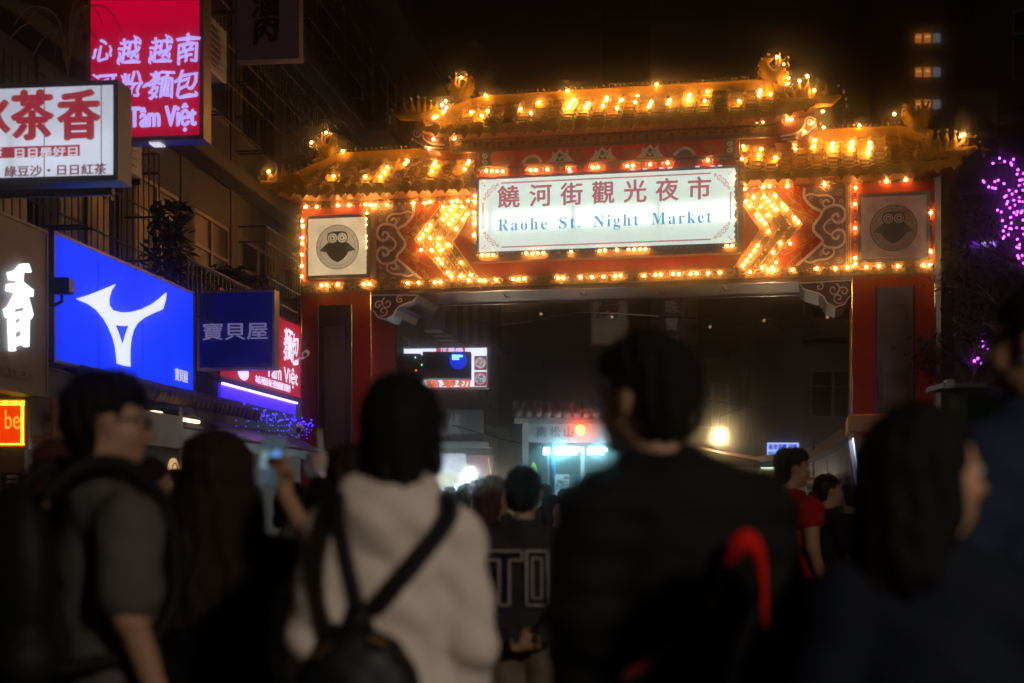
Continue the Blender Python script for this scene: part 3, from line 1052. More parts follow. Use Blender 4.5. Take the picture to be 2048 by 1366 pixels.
# cloud brackets under the beam
for mir in (False, True):
    out = [(742, 589), (836, 590), (826, 602), (800, 611), (792, 618), (786, 630), (770, 639), (755, 634), (748, 622), (742, 619)]
    P = [G.hit(x, y) for x, y in out]
    if mir:
        P = [(uR0 + uL1 - x, z) for x, z in P]
    P = [(x, min(z, ZB - 0.055)) for x, z in P]
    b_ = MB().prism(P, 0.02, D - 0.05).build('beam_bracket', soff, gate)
    rb = MB()
    rb.ribbon(P + [P[0]], 0.02, 0.0, 0.0195)
    x0 = P[0][0]
    s_ = -1 if mir else 1
    zz = ZB - 0.22
    for (a_, c_, r_, st_) in ((0.12, 0.0, 0.08, 0), (0.27, 0.03, 0.10, 2), (0.2, -0.1, 0.09, 4), (0.48, 0.08, 0.07, 1)):
        rb.ribbon([(x0 + s_ * x, zz + z) for x, z in spiral(a_, c_, r_, 1.2, st_, 1, 14)], 0.018, -0.002, 0.0195)
    rb.build('cloud_relief', cream, b_)

# --- lit bulbs
LIT = dict(
 beam=[(612,414),(633,414),(676,411),(698,411),(731,409),(741,410),(751,410),(773,409),(827,406),(849,406),(860,404),(904,404),(914,402),(936,402),
  (643,571),(653,570),(675,569),(728,568),(739,567.5),(815,566),(837,565),(870,564),(880.5,564),(937,560),
  (604,442),(606,453),(605,475),(604.5,487),(604,509),(603.5,532),(604,553),(734,427),(734,438.5),(734,450),(734,472),(734,483),(734,495),
  (959,560),(969.5,560.6),(992,560),(1026,558),(1037,558),(1048.6,557),(1116,555.7),(1127,555.7),(1161,554),(1184,554),(1207,553),(1230,552),(1241,551),(1288,551),(1311,549),(1322,549),(1346,548),(1357.6,548),(1381,547.5),(1393,547),(1416,546),(1440,545),
  (1585,539.5),(1634,537),(1671,536.5),(1695,535),(1710,528),(1733,533.5),(1758,532),(1796,532),(1847,530),(1860,529.6),
  (1711,375.5),(1709.6,408),(1709.6,456),(1710,516),(1862,425.5),(1862.4,503.7),(1773,363),(1811.5,360),(1649,368),(1575,372.6),(1527,374),(1539.5,372.6)],
 chev=[(886,413.7),(906.6,411.7),(924,413),(900,420),(893,430),(913,431),(933,428),(886,438.5),(905,439.6),(926,438),(898,448),(859.4,450),(853,459.5),(912,458),(845.7,469),(839,477.5),(860,476),(878,476.5),(876.5,489),(896,489),
  (842,500),(863,500.5),(882,499.5),(876,518),(883,526),(922,525),(895,545),(902,553),(922,552),(942,550),
  (1491,378),(1507,394),(1492,403),(1499,412),(1528.5,393.4),(1536,401.6),(1521,413),(1544,411),(1551,419.5),(1514,430),(1536,429.5),(1523,439),(1530,447),(1536.6,462),(1550,391),(1565.5,410),(1573,418),(1589,436),(1596.6,444),
  (1560.5,486),(1580.5,487),(1515,491),(1509,501),(1546,505.4),(1500.6,511),(1552,525),(1493.6,520.6),(1486,531),(1524,534.5),(1536.4,541),(1544,534.5),(1548,541),(1500,544)],
 sign=[(963.8,509.5),(975,509.5),(986,509.5),(1052.7,506.5),(1064,506.5),(1075,505.4),(1087,505),(1142,503),(1199,500.5),(1210,500),(1233.7,499.4),(1256.6,498.6),(1268,498),(1280.4,497.7),(1291,497.7),(1454,491),(1464,491),
  (949.6,392),(949,403),(948,425),(948.7,437),(948.7,447.7),(948,470),(1469.7,346.5),(1467.7,358),(1469.7,405),(1470,416),(1470.5,439.5)],
 cornice=[(972,342),(983,342),(994,342),(1005,342.5),(1061,340),(1072,340),(1095,339),(1139,338),(1185,335),(1196,334),(1254,332),(1266,331),(1300,328.6),(1335,326),(1416,320.6)],
 eave=[(867,278),(909,277),(942,274),(953.5,273),(964,272),(858,297),(1075,267),(1154,261),(1165,261),(1210,260),(1302,253.5),(1349,252),(1372,251),(1514,243.5),(1526,243),(1575,239),(1583,239),(1609,263)],
 ridge=[(623,285),(652,265),(686,302),(922,155),(971.6,191),(1135,181.5),(1313,169),(1554,114),(1567,128.7),(1576.6,156),(1576,168),(1565.5,171),(1571.5,172.5),(1718.6,251),(1788.6,228)],
 corner=[(537,343),(1615,152.5),(1598.8,162),(1628,180.6),(1645.6,223),(1624.8,246),(1647,255),(1928,268.7),(1921.5,272),(891,202),(884,210),(893,215),(889,222)],
 slope=[(648,336),(667,352),(731,353),(774.5,334),(769,344),(761,353),(814,321),(810,328),(870.6,325),(868,330),(864,342),(938,322),(936,326),(929,338),
  (918,211),(913,220),(910,224),(901,232),(873,233),(868,236),(942,224),(975,222),(963,231),(1041,218),(1061,226),(1078,204),(1148,199),(1145,204),(1141,207.5),(1139,212),(1137,216),(1176.5,206),(1174,211),(1171,215),
  (1213.6,195),(1212,200),(1206,212),(1243.5,199),(1241.5,203),(1234,217),(1275,192),(1270,204),(1303,203),(1301,209),(1298,213),(1340,199.5),(1336,207),(1380,189),(1378,194.5),(1376,199.5),
  (1579,194.6),(1548,178),(1545,185),(1542,188.6),(1520.6,181),(1520,185),(1517.6,190),(1415,183),(1409.6,201.7),(1478,202),
  (1487,293),(1484,317.6),(1521.7,298),(1517,311),(1550.4,315),(1592.8,289),(1591,298),(1629.7,281),(1628,292),(1666,285.6),(1665,292),(1664,299),(1704,283),(1703,290.6),(1702,296.6),(1739,285),(1739,292),(1738.5,298),(1737,306),(1845.7,276),(1848.5,291),(1850.6,296)])
bm = mat('bulb_glow', (1, 0.7, 0.4), 0.3, var=0.02, emit=(1.0, 0.45, 0.09), est=88.0)
bulb_me = MB().ball((0, 0, 0), 0.0185, 8, 6).mesh('light_bulb', bm, True)
sock_me = MB()
VV = dict(beam=-0.06, chev=-0.09, sign=-0.235, cornice=-0.16, eave=-0.25, ridge=VR - 0.13, corner=VE + 0.2)
litpos = []
for key, L in LIT.items():
    for (px, py) in L:
        if key == 'slope':
            best = None
            for i in range(31):
                t = i / 30
                v = lerp(VE, VR, t)
                u, z = G.hit(px, py, v)
                for (ra, rb_, S) in ROOFS:
                    if ra - 0.1 <= u <= rb_ + 0.1:
                        d = abs(z - S(u, t)[2] - 0.085)
                        if best is None or d < best[0]:
                            best = (d, u, v, z)
            _, u, v, z = best
        else:
            v = VV[key]
            u, z = G.hit(px, py, v)
        litpos.append((u, v, z))
        inst('light_bulb', bulb_me, gate, (u, v, z))
# rows of unlit globes between the lit ones
def row(p0, p1, v, gap=11.2, back=True):
    n = int(math.hypot(p1[0] - p0[0], p1[1] - p0[1]) / gap)
    for i in range(n + 1):
        u, z = G.hit(lerp(p0[0], p1[0], i / n), lerp(p0[1], p1[1], i / n), v)
        bulb_free.append((u, v, z, 1.0))
row((606, 414), (945, 402), -0.06)
row((1482, 376), (1862, 358), -0.06)
row((606, 571), (950, 560), -0.06)
row((950, 560), (1862, 530), -0.06)
row((604, 425), (604, 560), -0.06)
row((734, 420), (734, 560), -0.06)
row((1710, 386), (1710, 522), -0.06)
row((1862, 372), (1862, 520), -0.06)
row((953, 509), (1470, 490), -0.235)
row((949, 375), (949, 498), -0.235)
row((1470, 350), (1470, 486), -0.235)
row((960, 343), (1472, 317), -0.16)
row((868, 278), (1596, 238), -0.25)
for tri in chev:
    for q in (0, 1):
        row(tri[q], tri[q + 1], -0.09)
for (A_, B_, C_) in (((1489, 378), (1537, 458), (1486, 538)), ((1508, 377), (1558, 456), (1504, 541)), ((1520, 377), (1580, 450), (1524, 538)), ((1540, 376), (1598, 446), (1545, 538))):
    row(A_, B_, -0.09)
    row(B_, C_, -0.09)
g_ = MB()
lp = np.array(litpos)
for (u, v, z, s_) in bulb_free:
    if np.min(np.sum((lp - np.array([u, v, z])) ** 2, 1)) < 0.045 ** 2:
        continue
    r = 0.021 * s_
    g_.ball((u, v, z), r, 7, 5)
    g_.tube([(u, v + r * 0.6, z - r * 0.4), (u, v + 0.04, z - r * 1.1)], 0.009, 5, False)
g_.build('unlit_bulbs', mat('clear_bulb_glass', (0.35, 0.28, 0.22), 0.08, var=0.1, spec=0.9), gate, smooth=True, kind='stuff')
# small white spots lighting the name sign from above
for px in (1140, 1265, 1290, 1322, 1340, 1395, 1425, 1440):
    u_, z_ = G.hit(px, 352 - (px - 958) * 0.039, -0.24)
    MB().box(u_ - 0.03, u_ + 0.03, -0.26, -0.2, z_, z_ + 0.02).build('sign_spot', mat('spot_white', (0.8, 0.8, 0.85), 0.3, emit=(0.7, 0.7, 0.85), est=0.8), gate)
# ------------------------------------------------------------------ the row of houses on the left
LF = Frame(-6.079, 0, math.degrees(math.atan2(1, 0.1185)))      # facade line: local x runs away up the street, -y faces the street
LROT = LF.a
CROSS = LF.a - math.pi / 2                                       # signs standing out from the wall, facing down the street
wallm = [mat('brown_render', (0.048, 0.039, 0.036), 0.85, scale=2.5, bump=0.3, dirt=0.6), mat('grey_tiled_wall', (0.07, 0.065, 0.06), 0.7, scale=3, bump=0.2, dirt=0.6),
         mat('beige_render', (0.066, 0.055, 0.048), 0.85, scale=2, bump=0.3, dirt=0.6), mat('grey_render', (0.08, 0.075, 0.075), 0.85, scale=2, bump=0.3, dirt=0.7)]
framem = mat('window_frame_metal', (0.2, 0.16, 0.13), 0.5)
glassm = mat('dark_window_glass', (0.015, 0.016, 0.02), 0.35, spec=0.25, var=0.4, scale=1)
railm = mat('iron_bars', (0.07, 0.06, 0.058), 0.5, metal=0.4)
whitem = mat('off_white_metal', (0.5, 0.48, 0.47), 0.45, dirt=0.3)
def house(fr, u0, u1, h, m, label, floors, nwin, depth=7, grille=(), first=3.3, fh=3.05, ledge=0.35, name='town_house', back=0.0):
    t = fr.thing(name, label, 'building', u0, back)
    W_ = u1 - u0
    w_ = MB()
    # piers and spandrels so that the windows stand in real openings
    ww = W_ / nwin
    wall = box('wall', m, t, 0, W_, 0.16, depth, 0, h)
    pier = MB()
    for i in range(nwin + 1):
        x = ww * i
        pier.box(max(0, x - 0.28), min(W_, x + 0.28), 0, 0.158, first + 0.001, h)
    for f in range(floors):
        z = first + fh * f
        if z + fh > h + 0.1:
            break
        for i in range(nwin):
            x0, x1 = ww * i + 0.282, ww * (i + 1) - 0.282
            pier.box(x0, x1, 0.02, 0.158, z + 0.25, z + 0.95).box(x0, x1, 0.02, 0.158, z + 2.45, z + fh)
    pier.build('pier', m, wall)
    for f in range(floors + 1):
        z = first + fh * f
        if z > h:
            break
        MB().bbox(-0.001, W_ + 0.001, -ledge, 0.01, z - 0.001, z + 0.2, 0.02).build('floor_ledge', wallm[2], t)
        if f == floors or z + fh > h + 0.1:
            continue
        for i in range(nwin):
            x0, x1 = ww * i + 0.284, ww * (i + 1) - 0.284
            wf = MB()
            za, zb_ = z + 0.952, z + 2.448
            wf.box(x0, x1, 0.03, 0.09, za, za + 0.06).box(x0, x1, 0.03, 0.09, zb_ - 0.06, zb_).box(x0, x0 + 0.06, 0.03, 0.09, za + 0.06, zb_ - 0.06).box(x1 - 0.06, x1, 0.03, 0.09, za + 0.06, zb_ - 0.06)
            xm = (x0 + x1) / 2
            wf.box(xm - 0.035, xm + 0.035, 0.025, 0.095, za + 0.06, zb_ - 0.06).box(x0 + 0.06, x1 - 0.06, 0.035, 0.085, za + 0.95, za + 1.0)
            wo = wf.build('window', framem, t)
            inst('pane', MB().box(x0 + 0.06, xm - 0.035, 0.06, 0.075, za + 0.06, zb_ - 0.06).mesh('pane', glassm), wo)
            inst('pane', MB().box(xm + 0.035, x1 - 0.06, 0.06, 0.075, za + 0.06, zb_ - 0.06).mesh('pane', glassm), wo)
            if grille == 'all' or (f, i) in grille:
                gr = MB()
                d_ = -0.45
                a_, b_ = x0 - 0.2, x1 + 0.2
                for zz in (za - 0.3, za + 0.25, za + 0.8, za + 1.35, zb_ + 0.1):
                    gr.tube([(a_, 0, zz), (a_, d_, zz), (b_, d_, zz), (b_, 0, zz)], 0.014, 4, False)
                nn = int((b_ - a_) / 0.16)
                for k in range(nn + 1):
                    x = a_ + (b_ - a_) * k / nn
                    gr.tube([(x, d_, za - 0.3), (x, d_, zb_ + 0.1)], 0.009, 4, False)
                gr.build('window_grille', railm, t)
    return t
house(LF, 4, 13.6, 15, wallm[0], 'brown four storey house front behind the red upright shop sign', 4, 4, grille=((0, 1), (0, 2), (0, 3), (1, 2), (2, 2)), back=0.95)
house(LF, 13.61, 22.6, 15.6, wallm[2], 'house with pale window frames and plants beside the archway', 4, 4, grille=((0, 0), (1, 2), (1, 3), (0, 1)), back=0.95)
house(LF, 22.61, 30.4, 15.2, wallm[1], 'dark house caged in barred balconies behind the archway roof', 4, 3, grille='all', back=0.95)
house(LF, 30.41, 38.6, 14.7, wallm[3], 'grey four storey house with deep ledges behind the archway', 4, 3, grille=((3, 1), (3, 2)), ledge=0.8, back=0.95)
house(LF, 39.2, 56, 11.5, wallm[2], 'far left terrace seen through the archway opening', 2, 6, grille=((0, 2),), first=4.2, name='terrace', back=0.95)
# slim vertical sheets of the far left house
vs = LF.thing('corrugated_cladding', 'tall ribbed metal cladding above the noodle shop sign', 'cladding', 31)
for i in range(9):
    inst('cladding_panel', MB().box(0, 0.55, -0.9 - 0.08 * (i % 2), -0.52, 5.2, 9.4).mesh('cladding_panel', [mat('clad_grey', (0.16, 0.16, 0.19), 0.5, metal=0.3), mat('clad_dark', (0.07, 0.07, 0.08), 0.5)][i % 2]), vs, (i * 0.85, 0, 0))
# air conditioners
def ac(fr, u, z, label, w_=0.85, h_=0.7):
    t = fr.thing('air_conditioner', label, 'air conditioner', u, 0.7, z, group='air conditioners on the left house fronts')
    MB().bbox(-w_ / 2, w_ / 2, -0.75, -0.38, 0, h_, 0.02).build('casing', whitem, t)
    c = MB()
    cc = [(0.27 * math.cos(2 * math.pi * i / 20) - 0.1, h_ / 2 + 0.27 * math.sin(2 * math.pi * i / 20)) for i in range(20)]
    c.prism(cc, -0.758, -0.7505)
    fg = c.build('fan_opening', black, t)
    r = MB()
    for i in range(7):
        zz = 0.1 + i * (h_ - 0.2) / 6
        r.box(-w_ / 2 + 0.04, w_ / 2 - 0.18, -0.772, -0.76, zz - 0.006, zz + 0.006)
    r.build('grille', whitem, t)
    MB().box(-w_ / 2, -w_ / 2 + 0.04, -0.75, 0, -0.06, -0.002).box(w_ / 2 - 0.04, w_ / 2, -0.75, 0, -0.06, -0.002).build('bracket', railm, t)
ac(LF, 15.6, 5.05, 'air conditioner on the ledge just above the blue sign\'s upper right corner')
ac(LF, 16.6, 6.75, 'air conditioner left of the archway roof, below the dark hanging sign')
ac(LF, 18.6, 7.0, 'air conditioner nearest the left roof corner of the archway')
ac(LF, 15.9, 8.0, 'high air conditioner right beside the red upright sign')
# railing and plants over the shops
rl = LF.thing('balcony_railing', 'iron balcony railing above the navy shop sign', 'railing', 17.3, 0.5)
b_ = MB()
b_.tube([(0, -0.6, 4.4), (5.0, -0.6, 4.4)], 0.025, 5)
b_.tube([(0, -0.6, 3.75), (5.0, -0.6, 3.75)], 0.02, 5)
b_.build('rail', railm, rl)
bm_ = MB().tube([(0, 0, 3.75), (0, 0, 4.4)], 0.012, 5).mesh('baluster', railm)
for i in range(30):
    inst('baluster', bm_, rl, (0.08 + i * 0.163, -0.6, 0))
leafm = mat('dark_leaf', (0.018, 0.035, 0.014), 0.5, var=0.5, scale=8)
def plant(fr, u, v, z, h, r, label, n=260, name='potted_plant'):
    t = fr.thing(name, label, 'plant', u, v, z)
    MB().tube([(0, 0, 0), (0, 0, 0.28)], [0.14, 0.18], 10).build('pot', mat('clay_pot', (0.2, 0.09, 0.05), 0.8), t)
    st = MB()
    for k in range(6):
        a_ = RND.random() * 6.28
        st.tube([(0, 0, 0.25), (r * 0.3 * math.cos(a_), r * 0.3 * math.sin(a_), h * 0.5), (r * 0.6 * math.cos(a_), r * 0.6 * math.sin(a_), h * 0.85)], [0.02, 0.012, 0.006], 4)
    st.build('stem', mat('stem_bark', (0.08, 0.05, 0.03), 0.8), t)
    lf = MB()
    for k in range(n):
        a_ = RND.random() * 6.28
        rr = r * math.sqrt(RND.random()) * (0.6 + 0.5 * RND.random())
        zz = 0.3 + (h - 0.3) * RND.random()
        rr *= 1 - 0.5 * abs(zz / h - 0.55)
        c = Vector((rr * math.cos(a_), rr * math.sin(a_), zz))
        d = Vector((RND.uniform(-1, 1), RND.uniform(-1, 1), RND.uniform(-0.6, 0.6))).normalized()
        e = d.cross(Vector((0.2, 0.3, 1))).normalized()
        L_ = 0.05 + 0.07 * RND.random()
        lf.add([c - d * L_, c - e * L_ * 0.4, c + d * L_, c + e * L_ * 0.4], [(0, 1, 2, 3)])
    lf.build('leaves', leafm, t)
plant(LF, 18.0, 0.35, 3.7, 1.5, 0.36, 'tall bushy plant on the balcony above the navy sign', 420)
plant(LF, 19.8, 0.35, 3.7, 1.0, 0.6, 'wide leafy plant on the balcony left of the lit owl panel', 420)
plant(LF, 21.2, 0.4, 3.7, 1.2, 0.6, 'low plant in the dark corner against the archway', 300)
# dry stalks on a ledge below the tea sign
t = LF.thing('dry_plant', 'dry arching stalks between the tea sign and the red upright sign', 'plant', 13.2, -0.45, 5.35)
st = MB()
for k in range(9):
    a_ = RND.random() * 6.28
    L_ = 0.3 + 0.3 * RND.random()
    st.tube(smoothline([(0, 0, 0), (0.1 * math.cos(a_), 0.1 * math.sin(a_), L_), (0.35 * math.cos(a_), 0.35 * math.sin(a_), L_ * 1.1), (0.5 * math.cos(a_), 0.5 * math.sin(a_), L_ * 0.7)], 3), 0.006, 4)
st.build('stalk', mat('straw', (0.3, 0.2, 0.1), 0.8), t)

# ------------------------------------------------------------------ signs on the left
def lightbox(name, label, loc, rz, w_, h_, d_, facem, framemat, fw=0.04, group=None):
    """box sign; local x right, z up from its lower left corner, face towards -y"""
    t = thing(name, label, 'sign', loc, rz, group)
    MB().box(0, w_, 0.02, d_, 0, h_).build('casing', framemat, t)
    f = MB()
    f.box(0, fw, 0, 0.0195, 0, h_).box(w_ - fw, w_, 0, 0.0195, 0, h_).box(fw, w_ - fw, 0, 0.0195, 0, fw).box(fw, w_ - fw, 0, 0.0195, h_ - fw, h_)
    f.build('rim', framemat, t)
    box('face', facem, t, fw, w_ - fw, 0.008, 0.0195, fw, h_ - fw)
    return t
def cross_sign(px0, px1, py0, py1, Y, **k):
    """sign standing out across the street, face towards the camera's end"""
    fr = Frame(0, Y, math.degrees(CROSS))
    u0, zt_ = fr.hit(px0, py0)
    u1 = fr.hit(px1, py0)[0]
    zb_ = fr.hit(px0, py1)[1]
    return fr.loc(u0, 0, zb_), CROSS, u1 - u0, zt_ - zb_
def arm(t, pts, r=0.03):
    MB().tube(pts, r, 6).build('bracket_arm', railm, t)
greyrim = mat('grey_sign_rim', (0.09, 0.10, 0.12), 0.45, metal=0.3)
# tea sign
loc, rz, W1, H1 = cross_sign(-190, 236, 165, 371, 11.0)
H1 = 0.80
t = lightbox('tea_shop_sign', 'white box sign with big red characters 茶香, cut by the frame edge', loc, rz, W1, H1, 0.28, glow('tea_sheet', (0.42, 0.45, 0.54), 0.95, 0.1, 2.5, band=[(0.2, 0.22, 0.35, 0.9, 0.0)]), greyrim)
redp = mat('red_print', (0.25, 0.01, 0.02), 0.5, emit=(0.30, 0.02, 0.035), est=0.8)
maroon = mat('maroon_print', (0.12, 0.01, 0.015), 0.5, emit=(0.16, 0.02, 0.03), est=0.7)
fr = Frame(loc[0], loc[1], math.degrees(rz))
def cu_(px, py):
    u, z = fr.hit(px, py)
    return u, z - loc[2]
for ch, px in (('冰', -22), ('茶', 65), ('香', 158)):
    u, z = cu_(px, 230)
    text('lettering', ch, redp, t, u, z, -0.012, 0.385, width=0.335, bold=0.055, depth=0.018)
u0, z0 = cu_(-100, 319)
u1, z1 = cu_(159, 289)
box('banner', redp, t, u0, u1, 0.004, 0.0075, z0, z1)
u, z = cu_(92, 304)
wp = mat('white_print', (0.6, 0.6, 0.65), 0.5, emit=(0.5, 0.5, 0.58), est=0.9)
text('lettering', '日日是好日', wp, t, u, z, -0.001, 0.075, width=cu_(154, 0)[0] - cu_(30, 0)[0], bold=0.05)
u, z = cu_(-5, 304)
text('lettering', '茶', wp, t, u, z, -0.001, 0.075, bold=0.05)
u, z = cu_(110, 340)
text('lettering', '綠豆沙・日日紅茶', maroon, t, u, z, 0.003, 0.085, width=cu_(211, 0)[0] - cu_(8, 0)[0], bold=0.03, depth=0.004)
sc_ = MB()
for px in (88, 202):
    u, _ = cu_(px, 300)
    sc_.box(u - 0.003, u + 0.003, 0.004, 0.0078, 0.04, H1 - 0.04)
sc_.build('sheet_joint', greyrim, t)
arm(t, [(0.3, 0.15, -0.05), (0.3, 0.15, 0.0)])
MB().tube([(-0.3, 0.15, -0.06), (W1 - 0.1, 0.15, -0.06)], 0.035, 6).build('support_bar', railm, t)
# red upright sign
loc, rz, W2, _ = cross_sign(173, 407, 0, 285, 13.0)
H2 = 2.3
sil = mat('tan_sign_rim', (0.28, 0.22, 0.16), 0.35, metal=0.5)
t = lightbox('noodle_sign_upright', 'tall red upright sign with violet characters and Tâm Việt', loc, rz, W2, H2, 0.22, glow('crimson_sheet', (0.36, 0.0, 0.018), 0.85, 0.12, 1.6, band=[(1.35, 0.30, 0.35, 0, 0)]), sil)
fr = Frame(loc[0], loc[1], math.degrees(rz))
lilac = mat('violet_white_print', (0.5, 0.45, 0.8), 0.4, emit=(0.46, 0.38, 0.95), est=0.95)
for body, px, py, hh in (('心', 206, 100, 0.21), ('越', 258, 101, 0.25), ('越', 321, 99, 0.25), ('南', 374, 97, 0.27), ('河', 206, 172, 0.26), ('粉', 262, 170, 0.25), ('·', 291, 172, 0.05), ('麵', 322, 168, 0.27), ('包', 372, 166, 0.27)):
    u, z = cu_(px, py)
    text('lettering', body, lilac, t, u, z, -0.004, hh, bold=0.022, depth=0.01, brush=True, kx=0.86 if body != '·' else 1)
u, z = cu_(325, 236)
text('lettering', 'Tâm Việt', lilac, t, u, z, -0.002, 0.26, width=cu_(391, 0)[0] - cu_(259, 0)[0], bold=0.05, depth=0.009)
arm(t, [(W2, 0.1, 1.6), (W2 - 1.8, 0.1, 1.6)])
for k in range(4):
    MB().box(W2 * 0.52 + k * 0.03, W2 * 0.52 + 0.014 + k * 0.03, 0.05, 0.2, -0.018, -0.001).build('vent_slot', mat('vent_glow', (0.5, 0.5, 0.5), 0.4, emit=(0.7, 0.7, 0.8), est=0.8), t)
# dark hanging sign
loc, rz, W3, _ = cross_sign(472, 598, 0, 121, 17.0)
t = lightbox('butcher_sign', 'unlit dull mauve hanging sign with black brush character 肉', loc, rz, W3, 1.7, 0.2, mat('mauve_sheet', (0.26, 0.16, 0.19), 0.5), mat('tan_rim_dull', (0.2, 0.15, 0.12), 0.5), 0.03)
fr = Frame(loc[0], loc[1], math.degrees(rz))
for body, py in (('滷', 5), ('肉', 57)):
    u, z = cu_(530, py)
    text('lettering', body, black, t, u, z, 0.001, 0.33, bold=0.06, depth=0.006, brush=True)
arm(t, [(0.0, 0.1, 0.62), (-1.0, 0.1, 0.62)], 0.03)
arm(t, [(0.0, 0.1, 1.3), (-1.0, 0.1, 1.3)], 0.03)
# navy sign
loc, rz, W4, H4 = cross_sign(394, 549, 582, 740, 17.8)
t = lightbox('navy_shop_sign', 'square navy box sign with pale characters 寶貝屋', loc, rz, W4, H4, 0.22, glow('navy_sheet', (0.001, 0.002, 0.055), 0.95, 0.3, 2.5), mat('pale_rim', (0.35, 0.3, 0.3), 0.4, metal=0.4), 0.03)
fr = Frame(loc[0], loc[1], math.degrees(rz))
u, z = cu_(470, 662)
text('lettering', '寶貝屋', mat('dull_lilac_print', (0.25, 0.22, 0.35), 0.5, emit=(0.13, 0.11, 0.26), est=0.9), t, u, z, 0.0, 0.22, width=cu_(534, 0)[0] - cu_(404, 0)[0], bold=0.02, depth=0.007)
# facade signs
def wall_sign(name, label, px0, px1, pyt, pyb, v, d_, facem, framemat, fw=0.03):
    """flat on the left fronts; heights read at its right edge"""
    u0 = LF.hit(px0, 700, v)[0]
    u1, zt_ = LF.hit(px1, pyt, v)
    zb_ = LF.hit(px1, pyb, v)[1]
    t = lightbox(name, label, LF.loc(u0, v, zb_), LROT, u1 - u0, zt_ - zb_, d_, facem, framemat, fw)
    return t, u0, zb_, u1 - u0, zt_ - zb_
bluef = glow('blue_sheet', (0.0, 0.032, 0.95), 0.70, 0.12, 0.7, band=[(0.7, 1.2, 0.34, 0.95, 0.1)])
t, u0, z0, w5, h5 = wall_sign('blue_sports_sign', 'large glowing blue wall sign with a white forked emblem', 108, 389, 584, 789, -0.25, 0.24, bluef, mat('blue_rim', (0.1, 0.08, 0.12), 0.4, metal=0.4))
def bl(P):
    """points read from the photograph onto the sheet"""
    o = []
    for x, y in P:
        u, z = LF.hit(x * 0.30747, 400 + y * 0.30747, -0.25)
        o.append((u - u0, z - z0))
    return o
logo = [(498, 643), (560, 625), (640, 595), (700, 570), (752, 548), (725, 590), (710, 640), (712, 685), (735, 718), (790, 732), (850, 730), (920, 712), (990, 678), (1040, 640), (1083, 602), (1078, 650), (1060, 710),
        (1000, 735), (940, 765), (895, 800), (868, 850), (855, 900), (848, 960), (846, 1020), (848, 1083), (800, 1075), (763, 1062), (758, 1000), (750, 945), (735, 890), (710, 830), (675, 770), (630, 715), (575, 675)]
MB().prism(bl(logo), -0.002, 0.0075).build('emblem', mat('emblem_white', (0.75, 0.78, 0.8), 0.4, emit=(0.70, 0.78, 0.86), est=1.0), t)
for jx in (640, 930):
    MB().ribbon(bl([(jx, 330 + (jx - 410) * 0.40), (jx + 2, 1070 + (jx - 410) * 0.155)]), 0.008, 0.004, 0.0078).build('sheet_joint', mat('joint_blue', (0.0, 0.01, 0.3), 0.5, emit=(0.0, 0.02, 0.5), est=0.9), t)
MB().prism(bl([(752, 815), (790, 819), (832, 818), (812, 870), (795, 935), (775, 875)]), -0.006, -0.0025).build('emblem_eye', bluef, t)
P = bl([(1182, 1142)])[0]
text('lettering', '寶貝屋', wp, t, P[0], P[1], -0.001, 0.14, width=0.42, bold=0.04)
t, u0, z0, w6, h6 = wall_sign('brown_shop_sign', 'dark brown wall sign with one white glowing brush character 香', -60, 97, 462, 795, -0.45, 0.2, mat('brown_sheet', (0.12, 0.055, 0.045), 0.5), mat('brown_rim', (0.12, 0.08, 0.07), 0.5), 0.03)
u, z = LF.hit(32, 612, -0.45)
ww = LF.hit(56, 612, -0.45)[0] - LF.hit(8, 612, -0.45)[0]
text('glowing_character', '香', mat('white_tube', (0.8, 0.8, 0.8), 0.4, emit=(0.85, 1.0, 1.15), est=1.5), t, u - u0, z - z0, -0.05, 0.70, width=ww, bold=0.012, depth=0.05, brush=True)
u, z = LF.hit(34, 748, -0.45)
text('lettering', '0967-388-868', mat('brown_print', (0.3, 0.18, 0.14), 0.5), t, u - u0, z - z0, 0.0, 0.085, width=0.6, bold=0.03)
t, u0, z0, w7, h7 = wall_sign('noodle_sign_wall', 'red wall sign with white characters and Tâm Việt against the archway column', 440, 603, 652, 799, -0.12, 0.11, glow('crimson_sheet_far', (0.36, 0.004, 0.025), 0.95, 0.1, 1), mat('red_rim', (0.12, 0.02, 0.03), 0.5), 0.02)
wl = mat('white_print_bright', (0.7, 0.7, 0.8), 0.4, emit=(0.75, 0.72, 0.95), est=1.0)
def wput(body, px, py, hh, pxw, bold=0.03, brush=False):
    u, z = LF.hit(px, py, -0.12)
    ww = LF.hit(px + pxw / 2, py, -0.12)[0] - LF.hit(px - pxw / 2, py, -0.12)[0]
    text('lettering', body, wl, t, u - u0, z - z0, 0.003, hh, width=ww, bold=bold, depth=0.004, brush=brush)
wput('粉', 550, 668, 0.48, 16, brush=True)
wput('麵', 577, 688, 0.50, 16, brush=True)
wput('包', 591, 697, 0.48, 13, brush=True)
wput('Tâm Việt', 566, 750, 0.30, 62, 0.04)
wput('本店河粉是每日使用新鮮米製作', 548, 768, 0.115, 70, 0.02)
u, z = LF.hit(487, 746, -0.12)
MB().ball((u - u0, 0.0, z - z0), (0.25, 0.01, 0.1), 12, 8).build('bowl_emblem', wl, t)

# floodlight on its arm in front of the blue sign
t = thing('floodlight', 'dark floodlight on an arm before the blue sign', 'floodlight', at(124, 575, 13.2))
MB().bbox(-0.085, 0.085, -0.06, 0.1, -0.06, 0.09, 0.02).build('housing', black, t)
MB().box(-0.09, 0.09, -0.075, -0.062, -0.07, -0.055).build('visor', black, t)
MB().tube([(0.0, 0, -0.07), (0.0, 0, -0.13), (-0.06, 0.0, -0.16), (-0.6, 0.05, -0.15)], 0.018, 6).build('arm', black, t)
